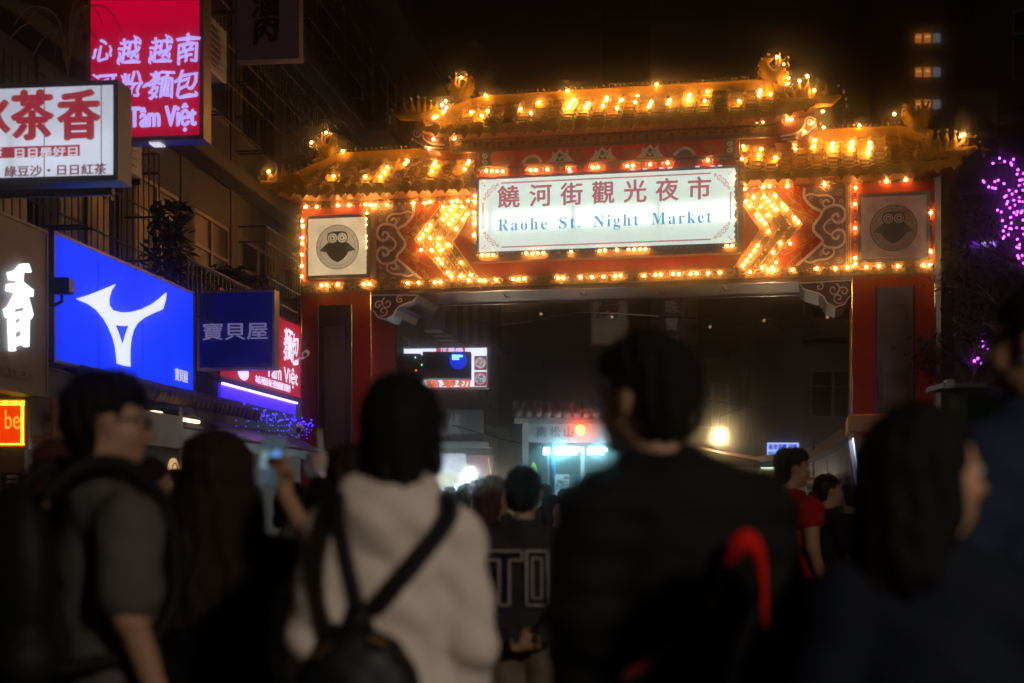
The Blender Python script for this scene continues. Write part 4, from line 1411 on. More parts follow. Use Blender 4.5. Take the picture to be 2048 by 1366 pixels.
# shop canopies below the signs
canm = mat('tarp_grey', (0.11, 0.11, 0.13), 0.45, var=0.3, scale=3, bump=0.3)
def canopy(u0, u1, zt_, zb_, out, label, m, name='shop_canopy'):
    t = LF.thing(name, label, 'canopy', u0)
    n = 14
    b_ = MB()
    for i in range(n):
        x0, x1 = (u1 - u0) * i / n, (u1 - u0) * (i + 1) / n
        s0, s1 = 0.03 * math.sin(i * 1.7), 0.03 * math.sin((i + 1) * 1.7)
        b_.add([(x0, -0.02, zt_), (x1, -0.02, zt_), (x1, -out, zb_ + s1), (x0, -out, zb_ + s0), (x0, -out, zb_ - 0.16 + s0), (x1, -out, zb_ - 0.16 + s1)], [(3, 2, 1, 0), (4, 5, 2, 3)])
    b_.build('cloth', m, t)
    MB().tube([(0, -out, zb_ - 0.03), (u1 - u0, -out, zb_ - 0.03)], 0.02, 6).build('front_rail', railm, t)
    return t
canopy(14.0, 17.7, 2.55, 2.3, 0.6, 'grey cloth canopy under the big blue sign', canm)
canopy(17.8, 22.3, 2.50, 2.25, 0.6, 'blue lit dark canopy under the violet tube', mat('tarp_blue', (0.07, 0.08, 0.14), 0.4))
# old pantile lip under the blue sign
t = LF.thing('tiled_eave', 'short dark tiled eave right below the big blue sign', 'eave', 13.9)
pt = mat('old_clay_tile', (0.12, 0.08, 0.07), 0.8, var=0.5, scale=12, bump=0.5)
tm = MB().tube([(0, 0, 0), (0, -0.38, -0.14)], [0.06, 0.07], 7).mesh('tile', pt, True)
for i in range(26):
    inst('tile', tm, t, (0.08 + i * 0.165, -0.05, 2.78 + 0.01 * RND.random()), (0, RND.uniform(-0.1, 0.1), RND.uniform(-0.1, 0.1)))
    inst('tile', tm, t, (0.08 + i * 0.165, -0.40, 2.66 + 0.01 * RND.random()), (0, RND.uniform(-0.1, 0.1), RND.uniform(-0.1, 0.1)))
# violet tube and icicle lights
t = LF.thing('violet_tube_light', 'glowing blue violet tube light under the navy sign', 'tube light', 18.0, -0.3, 2.80)
violet = mat('violet_tube', (0.3, 0.2, 1), 0.4, emit=(0.16, 0.06, 1.0), est=3.2)
MB().box(0, 3.5, -0.01, 0.02, -0.03, 0.14).build('light_strip', mat('violet_glow', (0.2, 0.1, 0.8), 0.4, emit=(0.03, 0.003, 0.95), est=1.0), t)
MB().tube([(0, -0.03, 0.14), (3.5, -0.03, 0.14)], 0.016, 6).build('tube', mat('violet_tube_core', (0.6, 0.5, 1), 0.4, emit=(0.45, 0.3, 1.0), est=4.0), t)
t = LF.thing('icicle_lights', 'tangled blue fairy lights hanging below the violet tube', 'fairy lights', 18.2, -0.35, 2.66)
dl = mat('blue_led', (0.1, 0.1, 1), 0.4, emit=(0.05, 0.03, 1.0), est=4.0)
b_, wv = MB(), MB()
pts = []
for i in range(60):
    x = i * 0.07
    z = 0.05 * math.sin(i * 0.9) + 0.03 * math.sin(i * 2.3)
    pts.append((x, 0.02 * math.sin(i), z))
    b_.ball((x, 0.0, z), 0.012, 5, 4)
    L_ = RND.uniform(0.05, 0.26)
    if i % 2 == 0:
        for k in range(3):
            b_.ball((x + RND.uniform(-0.03, 0.03), 0, z - L_ * (k + 1) / 3), 0.007, 4, 3)
        wv.tube([(x, 0, z), (x + 0.02, 0, z - L_)], 0.003, 3, False)
wv.tube(pts, 0.005, 3, False)
b_.build('led_drops', dl, t, kind='stuff')
wv.build('wire', black, t)
# cameras
for nm, px, py, Y, lab, em in (('security_camera', 612, 708, 21.9, 'small grey security camera on the left column', 0.0), ('security_camera', 599, 858, 19.5, 'white security camera lit blue at the end of the canopy', 0.25)):
    t = thing(nm, lab, 'camera', at(px, py, Y))
    wm = mat('camera_white', (0.6, 0.6, 0.62), 0.4)
    MB().tube([(0, 0.1, 0.03), (0.0, -0.1, -0.02)], [0.045, 0.05], 12).build('body', wm, t, smooth=True)
    MB().tube([(0.0, -0.101, -0.02), (0.0, -0.108, -0.021)], 0.034, 12).build('lens', black, t)
    MB().tube([(0, 0.03, 0.0), (-0.05, 0.08, -0.06), (-0.16, 0.1, -0.06)], 0.014, 6).build('mount', wm, t)
# led ticker
loc = at(-60, 893, 12.6)
fr = Frame(loc[0], loc[1], 0)
t = thing('led_ticker', 'orange LED ticker reading g be inside yellow green running lights', 'sign', loc)
Wt = 110 / FPX * 12.6
Ht = 94 / FPX * 12.6
box('casing', black, t, -0.02, Wt + 0.02, 0.002, 0.12, -0.02, Ht + 0.02)
box('screen', mat('ticker_red', (0.4, 0.05, 0.01), 0.4, emit=(0.95, 0.035, 0.0), est=0.8), t, 0, Wt, -0.01, 0.0015, 0, Ht)
yel = mat('led_yellow', (0.8, 0.6, 0.05), 0.4, emit=(1.0, 0.62, 0.05), est=1.6)
grn = mat('led_green', (0.3, 0.8, 0.1), 0.4, emit=(0.35, 1.0, 0.06), est=1.6)
b1, b2 = MB(), MB()
k = 0
for i in range(46):
    x = 0.006 + i * (Wt - 0.012) / 45
    for z in (Ht - 0.02, Ht - 0.045, 0.02):
        (b1 if (i // 4 + (z > 0.1)) % 2 else b2).ball((x, -0.012, z), 0.0085, 5, 4)
for i in range(34):
    z = 0.02 + i * (Ht - 0.05) / 33
    (b1 if (i // 5) % 2 else b2).ball((Wt - 0.014, -0.012, z), 0.0085, 5, 4)
    (b1 if (i // 5) % 2 else b2).ball((Wt - 0.026, -0.012, z), 0.0085, 5, 4)
b1.build('running_lights', yel, t)
b2.build('running_lights', grn, t)
# dotted letters
tx = text('lettering', 'being be', yel, t, 0, 0, 0, 0.2)
bpy.data.objects.remove(tx)
def led_text(body, x1, z0, hh, step, parent, kx=0.64):
    cu2 = bpy.data.curves.new('led', 'FONT')
    cu2.body = body
    o = bpy.data.objects.new('led', cu2)
    COL.objects.link(o)
    bpy.context.view_layer.update()
    me = bpy.data.meshes.new_from_object(o.evaluated_get(bpy.context.evaluated_depsgraph_get()))
    bpy.data.objects.remove(o)
    V = [v.co.copy() for v in me.vertices]
    from mathutils.bvhtree import BVHTree
    bv = BVHTree.FromPolygons(V, [tuple(p.vertices) for p in me.polygons])
    lo = min(v.x for v in V), min(v.y for v in V)
    hi = max(v.x for v in V), max(v.y for v in V)
    s = hh / (hi[1] - lo[1])
    b = MB()
    nx, nz = int((hi[0] - lo[0]) * s * kx / step), int(hh / step)
    for i in range(nx + 1):
        for j in range(nz + 1):
            p = Vector((lo[0] + i * step / (s * kx), lo[1] + j * step / s, 1))
            if bv.ray_cast(p, Vector((0, 0, -1)))[0] is not None:
                b.ball((x1 - nx * step + i * step, -0.012, z0 + j * step), step * 0.40, 4, 3)
    b.build('lettering', mat('led_amber', (0.9, 0.4, 0.05), 0.4, emit=(1.0, 0.40, 0.03), est=2.2), parent)
    bpy.data.meshes.remove(me)
led_text('ng be', Wt - 0.045, 0.10, 0.22, 0.0066, t)
# poster column under it
loc = at(-10, 1000, 12.5)
t = thing('colour_poster', 'dark brown poster reading WITH VIVID COLOR below the LED ticker', 'poster', loc)
box('board', mat('poster_brown', (0.22, 0.13, 0.08), 0.5), t, 0, 0.26, 0.0, 0.05, 0, 0.47)
box('panel', black, t, 0.06, 0.245, -0.006, -0.001, 0.08, 0.24)
pk = mat('pink_print', (0.8, 0.6, 0.52), 0.5)
for i, wd in enumerate(('WITH', 'VIVID', 'COLOR')):
    text('lettering', wd, pk, t, 0.155, 0.205 - i * 0.046, -0.012, 0.032, width=(0.10, 0.11, 0.12)[i], bold=0.04, depth=0.004)
box('panel', mat('poster_band', (0.25, 0.14, 0.08), 0.5), t, 0.06, 0.245, -0.006, -0.001, 0.27, 0.42)
# orange duct
t = thing('orange_duct', 'bent orange pipe beside the LED ticker', 'pipe', at(60, 885, 13))
om = mat('orange_pipe', (0.55, 0.2, 0.07), 0.4)
MB().tube(smoothline([(-0.06, 0, 0.02), (0.1, 0, 0.03), (0.2, 0, 0.05), (0.225, 0, 0.12), (0.225, 0, 0.33)], 3), 0.037, 12).build('pipe', om, t, smooth=True)
MB().tube([(0.225, 0, 0.33), (0.225, 0, 0.40)], 0.045, 12).build('collar', om, t)
MB().tube([(0.26, 0, 0.37), (0.36, 0, 0.37)], 0.05, 12).build('cap', mat('pink_cap', (0.5, 0.3, 0.35), 0.5), t)
# shop interior walls at left
SF0, SF1 = LF.hit(285, 880, -1.05)[0] - 13.0, LF.hit(366, 880, -1.05)[0] - 13.0
t = LF.thing('open_shop', 'lit open shop behind the man in glasses', 'shop', 13.0)
box('back_wall', mat('shop_wall', (0.3, 0.3, 0.34), 0.6), t, 0, 4.9, 0.0, 0.02, 0.2, 2.7)
box('fascia', mat('shop_fascia', (0.35, 0.37, 0.42), 0.5), t, SF0, SF1, -1.05, -1.0, 1.98, 2.3)
MB().tube([(SF1 + 0.03, -1.02, 0), (SF1 + 0.03, -1.02, 2.4)], 0.02, 6).build('post', mat('post_warm', (0.5, 0.4, 0.3), 0.4), t)
MB().box(SF1 + 0.1, SF1 + 0.8, -0.95, -0.9, 2.28, 2.31).build('strip_lamp', mat('warm_strip', (1, 0.8, 0.6), 0.4, emit=(1.0, 0.72, 0.42), est=3.0), t)
MB().box(SF1 - 0.5, SF1 - 0.3, -0.95, -0.9, 2.30, 2.33).build('strip_lamp', MATS['warm_strip'], t)
for i, (x, z) in enumerate(((SF1 - 0.1, 1.72), (SF1 - 0.1, 1.32), (SF1 + 0.22, 1.72))):
    q = MB().prism([(x + 0.13 * math.cos(a * 0.3), z + 0.16 * math.sin(a * 0.3)) for a in range(21)], -1.0, -0.97)
    q.build('round_menu', mat('menu_cream', (0.6, 0.45, 0.28), 0.4, emit=(0.62, 0.36, 0.16), est=0.9), t)
    MB().ribbon([(x + 0.09 * math.cos(a * 0.33), z + 0.11 * math.sin(a * 0.33)) for a in range(20)], 0.012, -1.006, -1.001).build('menu_print', mat('menu_brown', (0.2, 0.1, 0.04), 0.5), t)
box('shelf', mat('shelf_yellow', (0.6, 0.4, 0.1), 0.4), t, SF1 - 0.5, SF1 - 0.4, -1.0, -0.6, 1.2, 1.8)
t = thing('shop_pillar', 'pale grey wall end beside the orange duct', 'pillar', at(52, 1000, 14.2))
box('wall', mat('pillar_grey', (0.4, 0.42, 0.48), 0.6), t, 0, 0.35, 0, 0.4, -1.3, 0.93)
box('louvre', whitem, t, -0.02, 0.12, -0.03, -0.002, 0.78, 0.88)
# high-level building pieces, left edge
t = LF.thing('drain_pipes', 'vertical drain pipes at the top left of the street', 'pipes', 9.0)
b_ = MB()
for i, x in enumerate((0, 0.35, 1.6)):
    MB().tube([(x, -0.15, 3), (x, -0.15, 14.5)], 0.06, 8).build('pipe', wallm[3], t, smooth=True)

# ------------------------------------------------------------------ beyond the gate
# noodle sign
loc = at(805, 778, 31)
t = lightbox('snail_noodle_sign', 'bright white box sign with orange characters 螺螄粉 and two food pictures', loc, CROSS, (978 - 805) / FPX * 31, 83 / FPX * 31, 0.25, glow('noodle_sheet', (0.78, 0.82, 1.0), 1.1, 0.08, 1.0), mat('sign_rim_blue', (0.2, 0.22, 0.3), 0.4), 0.03)
fr = Frame(loc[0], loc[1], math.degrees(CROSS))
orp = mat('orange_print', (0.5, 0.1, 0.03), 0.5, emit=(0.75, 0.13, 0.04), est=0.9)
for ch, px in (('螺', 866), ('螄', 898), ('粉', 929)):
    u, z = cu_(px, 762)
    text('lettering', ch, orp, t, u, z, -0.001, 0.29, bold=0.06, depth=0.007)
u, z = cu_(903, 700)
box('banner', mat('crimson_banner', (0.35, 0.02, 0.08), 0.5, emit=(0.5, 0.03, 0.12), est=0.9), t, u - 0.34, u + 0.30, 0.003, 0.0075, z - 0.1, z + 0.05)
text('lettering', '正是時', wl, t, u, z - 0.02, -0.002, 0.13, width=0.5, bold=0.05)
for px, py, c1 in ((961, 726, (0.10, 0.02, 0.03)), (961, 758, (0.25, 0.02, 0.05))):
    u, z = cu_(px, py)
    f_ = box('food_picture', mat('picture_ground_%d' % py, c1, 0.5, emit=c1, est=0.9), t, u - 0.135, u + 0.135, 0.0, 0.0075, z - 0.155, z + 0.155)
    MB().prism([(u + 0.12 * math.cos(a * 0.3), z + 0.12 * math.sin(a * 0.3)) for a in range(21)], -0.005, -0.0005).build('bowl', mat('bowl_print', (0.5, 0.5, 0.55), 0.5, emit=(0.35, 0.36, 0.42), est=0.9), f_)
    q = MB()
    for k in range(16):
        a_, r_ = RND.random() * 6.28, 0.09 * math.sqrt(RND.random())
        q.prism([(u + r_ * math.cos(a_) + 0.025 * math.cos(j), z + r_ * math.sin(a_) + 0.018 * math.sin(j)) for j in range(6)], -0.008 - 0.0004 * k, -0.0055)
    q.build('noodles', mat('noodle_print_%d' % py, (0.4, 0.2, 0.08) if py < 740 else (0.14, 0.14, 0.12), 0.5, var=0.6, scale=40, emit=(0.32, 0.12, 0.05) if py < 740 else (0.12, 0.11, 0.08), est=0.8), f_)
# signal box with blue dots
t = thing('signal_box', 'black display box with a blue dot matrix hung before the noodle sign', 'signal box', at(845, 757, 25), 0)
bw, bh = 97 / FPX * 25, 54 / FPX * 25
MB().bbox(0, bw, 0, 0.35, 0, bh, 0.02).build('housing', mat('matte_black', (0.015, 0.014, 0.015), 0.5), t)
MB().bbox(-0.45, -0.002, 0.1, 0.5, -0.05, bh - 0.02, 0.05).build('rear_housing', mat('matte_black', (0.015, 0.014, 0.015), 0.5), t)
b_ = MB()
for j in range(4):
    for i in range(9 if j < 2 else 6):
        b_.ball((bw * 0.62 + i * 0.021, -0.006, bh * 0.86 - j * 0.024), 0.0065, 5, 4)
b_.build('blue_dots', mat('blue_dot', (0.2, 0.4, 1), 0.4, emit=(0.12, 0.35, 1.0), est=14), t)
MB().prism([(bw * 0.74 + 0.155 * math.cos(a * 0.35), bh * 0.66 + 0.155 * math.sin(a * 0.35)) for a in range(18)], -0.004, -0.0005).build('blue_lens', mat('blue_lens', (0.0, 0.02, 0.3), 0.2, emit=(0.0, 0.03, 0.8), est=0.7), t)
for (x, z, c) in ((-0.13, 0.38, (0.3, 0.6, 1)), (-0.02, 0.25, (0.1, 0.9, 0.3)), (-0.12, 0.15, (1, 0.2, 0.1)), (-0.45, 0.17, (1, 1, 0.9))):
    MB().ball((x, 0.09 if x > -0.4 else 0.2, z), 0.012, 6, 4).build('indicator', mat('indicator_%.1f_%.1f' % (c[0], c[1]), c, 0.4, emit=c, est=3), t)
MB().tube([(-0.9, 0.3, 0.35), (-0.4, 0.3, 0.35)], 0.03, 6).build('arm', black, t)
# the booth
t = thing('police_booth', 'small pale street booth with tiled roof, red lamp and cyan tubes', 'booth', at(1045, 1000, 26.5))
sB = 26.5 / FPX
bwid = 200 * sB
pale = mat('booth_panel', (0.26, 0.26, 0.27), 0.6, var=0.15)
zf = lambda py: (1000 - py) * sB
MB().box(0, 12 * sB, 0, 0.2, -1.5, zf(845)).build('post', whitem, t)
MB().box(12.2 * sB, bwid, 0.02, 0.1, zf(885), zf(848)).build('sign_board', pale, t)
MB().box(12.2 * sB, bwid, 0.0, 0.2, zf(847.5), zf(838)).build('lintel', mat('booth_lintel', (0.14, 0.14, 0.16), 0.5), t)
for i, ch in enumerate('南松山'):
    text('lettering', ch, mat('booth_print', (0.06, 0.07, 0.1), 0.5), t, (38 + i * 27) * sB, zf(864), 0.01, 20 * sB, bold=0.07, depth=0.008)
rt = MB().tube([(0, -0.15, 0), (0, 0.9, 0.25)], 0.085, 10).mesh('roof_tile', mat('booth_roof_tile', (0.10, 0.06, 0.055), 0.6, var=0.3), True)
rft = MB().box(-0.15, bwid + 0.1, -0.1, 1.6, zf(837.5), zf(834)).build('roof', pt, t)
for i in range(11):
    inst('roof_tile', rt, rft, (-0.1 + i * 0.185, 0, zf(828)))
tub = mat('cyan_tube', (0.6, 0.9, 1), 0.4, emit=(0.30, 0.85, 1.0), est=24.0)
for (x0, x1) in ((42, 115), (130, 168)):
    MB().tube([(x0 * sB, -0.05, zf(900)), (x1 * sB, -0.05, zf(900))], 0.028, 8).build('tube_lamp', tub, t, smooth=True)
    MB().tube([(x0 * sB, 0.06, zf(907)), (x1 * sB - 0.05, 0.06, zf(907))], 0.018, 8).build('tube_lamp', tub, t, smooth=True)
    MB().box(x0 * sB, x1 * sB, -0.06, 0.06, zf(896), zf(893)).build('lamp_tray', whitem, t)
MB().ball((115 * sB, -0.1, zf(860)), 0.085, 12, 8).build('red_lamp', mat('red_lamp_glow', (1, 0.1, 0.02), 0.4, emit=(1.0, 0.10, 0.012), est=26.0), t, smooth=True)
MB().box(117 * sB, 124 * sB, 0, 0.1, -1.5, zf(893)).build('mullion', whitem, t)
MB().box(50 * sB, 54 * sB, 0, 0.1, -1.5, zf(893)).build('mullion', whitem, t)
box('interior_wall', mat('booth_inside', (0.10, 0.16, 0.18), 0.5), t, 12.3 * sB, bwid, 1.4, 1.45, -1.5, zf(889))
box('poster', mat('booth_poster', (0.5, 0.45, 0.5), 0.5), t, 66 * sB, 95 * sB, 0.3, 0.31, zf(995), zf(948))
q = MB()
for (x0, x1, y0, y1) in ((84, 94, 952, 958), (85, 92, 962, 964), (85, 92, 968, 970), (85, 92, 974, 976)):
    q.box(x0 * sB, x1 * sB, 0.292, 0.299, zf(y1), zf(y0))
q.build('poster_print', mat('poster_red', (0.5, 0.06, 0.04), 0.5), t, kind='stuff')
q = MB()
for k in range(26):
    a_, r_ = RND.random() * 6.28, 12 * sB * math.sqrt(RND.random())
    q.box(75 * sB + r_ * math.cos(a_) * 0.7, 75 * sB + r_ * math.cos(a_) * 0.7 + 0.02, 0.29 - 0.0003 * k, 0.299, zf(970) + r_ * math.sin(a_), zf(970) + r_ * math.sin(a_) + 0.02)
q.build('poster_drawing', mat('poster_green', (0.04, 0.12, 0.08), 0.5), t)
t = thing('folded_umbrella', 'long folded blue umbrella hanging in the booth', 'umbrella', at(1104, 912, 26.4))
MB().tube([(0, 0, 0.25), (0, 0, 0.0), (0.01, 0, -0.2), (0.02, 0, -0.9)], [0.012, 0.05, 0.06, 0.02], 8).build('cloth', mat('umbrella_blue', (0.02, 0.25, 0.5), 0.5), t, smooth=True)
t = thing('raincoat', 'yellow green garment hanging at the booth\'s left side', 'raincoat', at(1067, 925, 26.6))
solid_obj('cloth', mat('hi_vis', (0.45, 0.6, 0.08), 0.6), t, [('c', (0, 0, 0), (0, 0, -0.1), 0.02, 0.05), ('c', (0, 0, -0.1), (0.01, 0, -0.3), 0.06, 0.08)], 0.02)
# phone accessory stall
t = thing('phone_stall', 'brightly lit stall with white cards reading iPhone', 'stall', at(855, 1040, 29))
sP = 29 / FPX
zf = lambda py: (1040 - py) * sP
box('tarp', mat('silver_tarp', (0.35, 0.33, 0.36), 0.3, var=0.4, scale=5, bump=0.8), t, 0, 75 * sP, 0.5, 0.52, zf(945), zf(905))
box('tarp', mat('tan_tarp', (0.4, 0.33, 0.22), 0.6, var=0.2), t, -0.1, 72 * sP, 0.4, 0.42, zf(975), zf(944.5))
box('back_panel', mat('maroon_panel', (0.2, 0.03, 0.05), 0.5), t, 76 * sP, 130 * sP, 0.6, 0.62, zf(985), zf(908))
box('counter_top', mat('counter_glass', (0.45, 0.5, 0.52), 0.2), t, 0, 140 * sP, 0, 0.5, zf(976), zf(974))
box('counter', mat('counter_lit', (0.6, 0.65, 0.68), 0.4, emit=(0.45, 0.52, 0.55), est=0.9), t, 8 * sP, 84 * sP, 0, 0.3, zf(1015), zf(977))
q = MB()
for i in range(30):
    for j in range(3):
        if RND.random() < 0.8:
            q.box((10 + i * 2.4) * sP, (11.6 + i * 2.4) * sP, -0.02, -0.001, zf(1000 + j * 5), zf(996.5 + j * 5))
q.build('goods', mat('goods_mixed', (0.12, 0.16, 0.2), 0.4, var=0.8, scale=30), t, kind='stuff')
q = box('price_card', mat('card_white', (0.7, 0.75, 0.78), 0.5), t, 54 * sP, 84 * sP, -0.1, -0.08, zf(990), zf(968))
text('lettering', 'iPhone', mat('card_print', (0.05, 0.12, 0.16), 0.5), t, 68 * sP, zf(974), -0.11, 6 * sP, width=22 * sP, bold=0.04)
box('price_card', MATS['card_white'], t, 18 * sP, 34 * sP, -0.1, -0.08, zf(986), zf(975))
MB().ball((3 * sP, -0.1, zf(936)), 0.045, 10, 8).build('lamp', mat('stall_white_lamp', (1, 1, 1), 0.4, emit=(0.8, 0.95, 1.15), est=30), t, smooth=True)
MB().ball((130 * sP, 0.3, zf(978)), 0.035, 8, 6).build('lamp', MATS['stall_white_lamp'], t)
box('picture', mat('food_photo', (0.5, 0.25, 0.12), 0.5, var=0.6, scale=15), t, 95 * sP, 118 * sP, 0.5, 0.59, zf(975), zf(957))
MB().tube([(122 * sP, 0, zf(915)), (131 * sP, 0, zf(985))], 0.02, 6).build('yellow_pole', mat('yellow_pole', (0.6, 0.4, 0.05), 0.4), t)
# dark shop sign with brush strokes over the stall
t = thing('dark_noodle_board', 'unlit dark board with faint brush strokes above the phone stall', 'sign', at(893, 882, 30), CROSS)
sD = 30 / FPX
box('board', mat('board_black', (0.035, 0.035, 0.035), 0.5), t, 0, 75 * sD, 0, 0.1, 0, 62 * sD)
text('lettering', '小吃', mat('faint_print', (0.16, 0.15, 0.13), 0.6), t, 17 * sD, 32 * sD, -0.01, 50 * sD, width=22 * sD, bold=0.02, brush=True)
box('awning', mat('awning_green_black', (0.03, 0.04, 0.035), 0.6), t, -40 * sD, 90 * sD, -0.4, 0.3, -14 * sD, -4 * sD)
# vertical signs high up behind the beam
t = lightbox('pharmacy_sign', 'pale unlit sign with brown character 局 just under the beam', at(1182, 690, 40), CROSS, 75 / FPX * 40, 2.2, 0.2, mat('dull_white_sheet', (0.45, 0.41, 0.39), 0.5), mat('dull_rim', (0.2, 0.18, 0.17), 0.5))
text('lettering', '局', mat('brown_print2', (0.05, 0.03, 0.03), 0.5), t, 0.48, 1.05, -0.004, 0.58, bold=0.05, depth=0.01, brush=True)
t = lightbox('jewellery_sign', 'tall dark violet upright sign reading 珠寶銀樓 under the beam', at(1318, 790, 38), CROSS, 50 / FPX * 38, 2.7, 0.25, mat('plum_sheet', (0.09, 0.055, 0.11), 0.5), mat('plum_rim', (0.12, 0.11, 0.13), 0.4))
for i, ch in enumerate('珠寶銀樓'):
    text('lettering', ch, mat('dim_print', (0.6, 0.56, 0.62), 0.5), t, 0.33, 2.35 - i * 0.46, 0.0, 0.34, bold=0.04, depth=0.006)
# buildings on the right, the street bends away
RF = Frame((1380 - 1024) / FPX * 46, 46, 42.0)
house(RF, 0, 16, 6.6, wallm[2], 'low far building seen under the beam, its roofline falling to the right', 1, 7, first=3.0, name='low_house')
RF2 = Frame((1605 - 1024) / FPX * 44, 44, 20.0)
house(RF2, 0, 9, 13, wallm[3], 'four storey building against the right column inside the opening', 3, 4, first=3.2, name='corner_house', grille=((1, 1),))
TF = Frame((1205 - 1024) / FPX * 78, 78, -5)
house(TF, 0, 2.6, 33, wallm[3], 'slim unlit tower far behind the roof ridge', 9, 1, first=3.0, name='slim_tower', ledge=0.05)
HF = Frame((1742 - 1024) / FPX * 92, 92, -3)
t = HF.thing('high_rise', 'black high rise with three lit window rows at the upper right', 'building')
hz = 46
box('wall', mat('high_rise_wall', (0.035, 0.03, 0.028), 0.7), t, 0, 6.6, 0, 10, 0, hz)
box('edge_band', mat('high_rise_band', (0.07, 0.06, 0.05), 0.7), t, 0, 1.1, -0.1, -0.001, 0, hz)
box('edge_band', MATS['high_rise_band'], t, 5.2, 5.9, -0.1, -0.001, 0, hz)
amb = mat('amber_room', (0.5, 0.2, 0.05), 0.4, var=0.9, scale=1.2, emit=(0.55, 0.17, 0.02), est=0.8)
cur = mat('grey_curtain', (0.3, 0.3, 0.32), 0.5, emit=(0.11, 0.11, 0.13), est=0.9)
s9 = 92 / FPX
for r_i, py in enumerate((79, 147, 211)):
    z = CAMZ + (HOR - py) * s9
    for k, (x0, x1) in enumerate(((1829, 1843), (1846, 1861), (1864, 1880))):
        w_ = MB().box((x0 - 1743) * s9, (x1 - 1743) * s9, -0.06, -0.002, z - 10 * s9, z + 10 * s9).build('window', railm, t)
        box('pane', cur if k == 2 else amb, w_, (x0 - 1742.3) * s9, (x1 - 1743.7) * s9, -0.09, -0.061, z - 9.3 * s9, z + 9.3 * s9)
        if k < 2:
            MB().box((x0 - 1740) * s9, (x1 - 1745) * s9, -0.11, -0.091, z + (2 - r_i) * s9, z + (4 - r_i) * s9).build('lamp', mat('room_lamp', (1, 0.6, 0.3), 0.4, emit=(1.0, 0.42, 0.12), est=1.3), w_)
# mid building on the right
MF = Frame((1918 - 1024) / FPX * 45, 45, -4)
t = MF.thing('ledge_building', 'unlit grey building with bright edged ledges right of the archway', 'building')
s4 = 45 / FPX
box('wall', mat('mid_wall', (0.16, 0.145, 0.17), 0.6), t, 0, 1.18, 0, 8, 0, 14.6)
MB().box(-1.2, -0.002, 0.6, 8, 0, 8.8).build('side_wall', wallm[3], t)
for py in (276, 388, 496, 588, 680):
    z = CAMZ + (HOR - py) * s4
    MB().box(-0.05, 1.3, -0.25, -0.002, z - 0.02, z + 0.12).build('floor_ledge', mat('ledge_metal', (0.3, 0.28, 0.34), 0.3, metal=0.6), t)
for z in (5.4, 7.2, 9.0, 10.9, 12.6):
    w_ = MB().box(0.1, 1.08, -0.03, -0.002, z, z + 1.0).build('window', framem, t)
    box('pane', mat('hazy_pane', (0.12, 0.11, 0.14), 0.2), w_, 0.14, 1.04, -0.045, -0.031, z + 0.04, z + 0.96)
t = MF.thing('purple_shop_sign', 'small violet lit sign with white letters right of the archway', 'sign', 0.3, -0.4, CAMZ + (HOR - 499) * s4)
box('face', mat('violet_face', (0.2, 0.05, 0.5), 0.4, emit=(0.14, 0.02, 0.5), est=0.9), t, 0, 0.85, 0, 0.1, 0, 0.18)
text('lettering', 'VIVA', mat('violet_letters', (0.6, 0.5, 0.9), 0.4, emit=(0.7, 0.6, 1.0), est=1.2), t, 0.5, 0.1, -0.01, 0.11, width=0.42, bold=0.06)
RE = Frame((1995 - 1024) / FPX * 30, 30, -19)
house(RE, 0, 5, 15, wallm[0], 'dark house front at the right edge behind the purple lights', 4, 2, name='edge_house', first=3.3)
# stalls under the right part of the opening
t = thing('red_stall_canopy', 'dark red canopy behind the tall man\'s shoulder', 'canopy', at(1385, 935, 24))
q = MB()
sC = 24 / FPX
q.add([(0, 0, 40 * sC), (150 * sC, 0, 10 * sC), (165 * sC, 0, -2 * sC), (0, 0, 5 * sC), (0, 1.6, 55 * sC), (150 * sC, 1.6, 30 * sC)], [(0, 3, 2, 1), (0, 1, 5, 4)])
q.build('cloth', mat('canopy_red', (0.12, 0.02, 0.02), 0.6), t)
t = thing('stall_lantern', 'bright warm lantern lamp over the stalls under the beam', 'lamp', at(1440, 872, 25))
MB().tube([(0, 0, -0.075), (0, 0, 0.06)], [0.06, 0.11], 10).build('shade', mat('lantern_glow', (1, 0.85, 0.6), 0.4, emit=(1.0, 0.72, 0.33), est=24), t, smooth=True)
MB().tube([(0, 0, 0.061), (0, 0, 0.35), (0.4, 0, 0.5)], 0.012, 5).build('hook', black, t)
t = thing('scalloped_umbrella', 'big dark stall umbrella with a drooping beaded rim', 'umbrella', at(1620, 935, 23.8))
s_ = 23.8 / FPX
rim = smoothline([(-100 * s_, 0, -4 * s_), (-60 * s_, -0.1, 2 * s_), (-20 * s_, -0.15, 4 * s_), (20 * s_, -0.1, 16 * s_), (60 * s_, 0.0, 36 * s_), (90 * s_, 0.1, 56 * s_)], 4)
q = MB()
n_ = len(rim)
for i in range(n_ - 1):
    a_, c_ = rim[i], rim[i + 1]
    q.add([a_, c_, (c_[0], c_[1], c_[2] + 14 * s_), (a_[0], a_[1], a_[2] + 14 * s_), (c_[0] + 0.1, c_[1] + 1.4, c_[2] + 30 * s_), (a_[0] + 0.1, a_[1] + 1.4, a_[2] + 30 * s_)], [(0, 1, 2, 3), (3, 2, 4, 5)])
q.build('cloth', mat('umbrella_brown', (0.12, 0.09, 0.08), 0.5), t)
q = MB()
for p in rim:
    q.ball((p[0], p[1] - 0.01, p[2] - 0.01), 0.012, 5, 4)
q.build('beads', mat('bead_white', (0.4, 0.38, 0.36), 0.4), t)
MB().tube([(0.2, 0.7, -2.1), (0.2, 0.7, 0.5)], 0.03, 6).build('pole', railm, t)
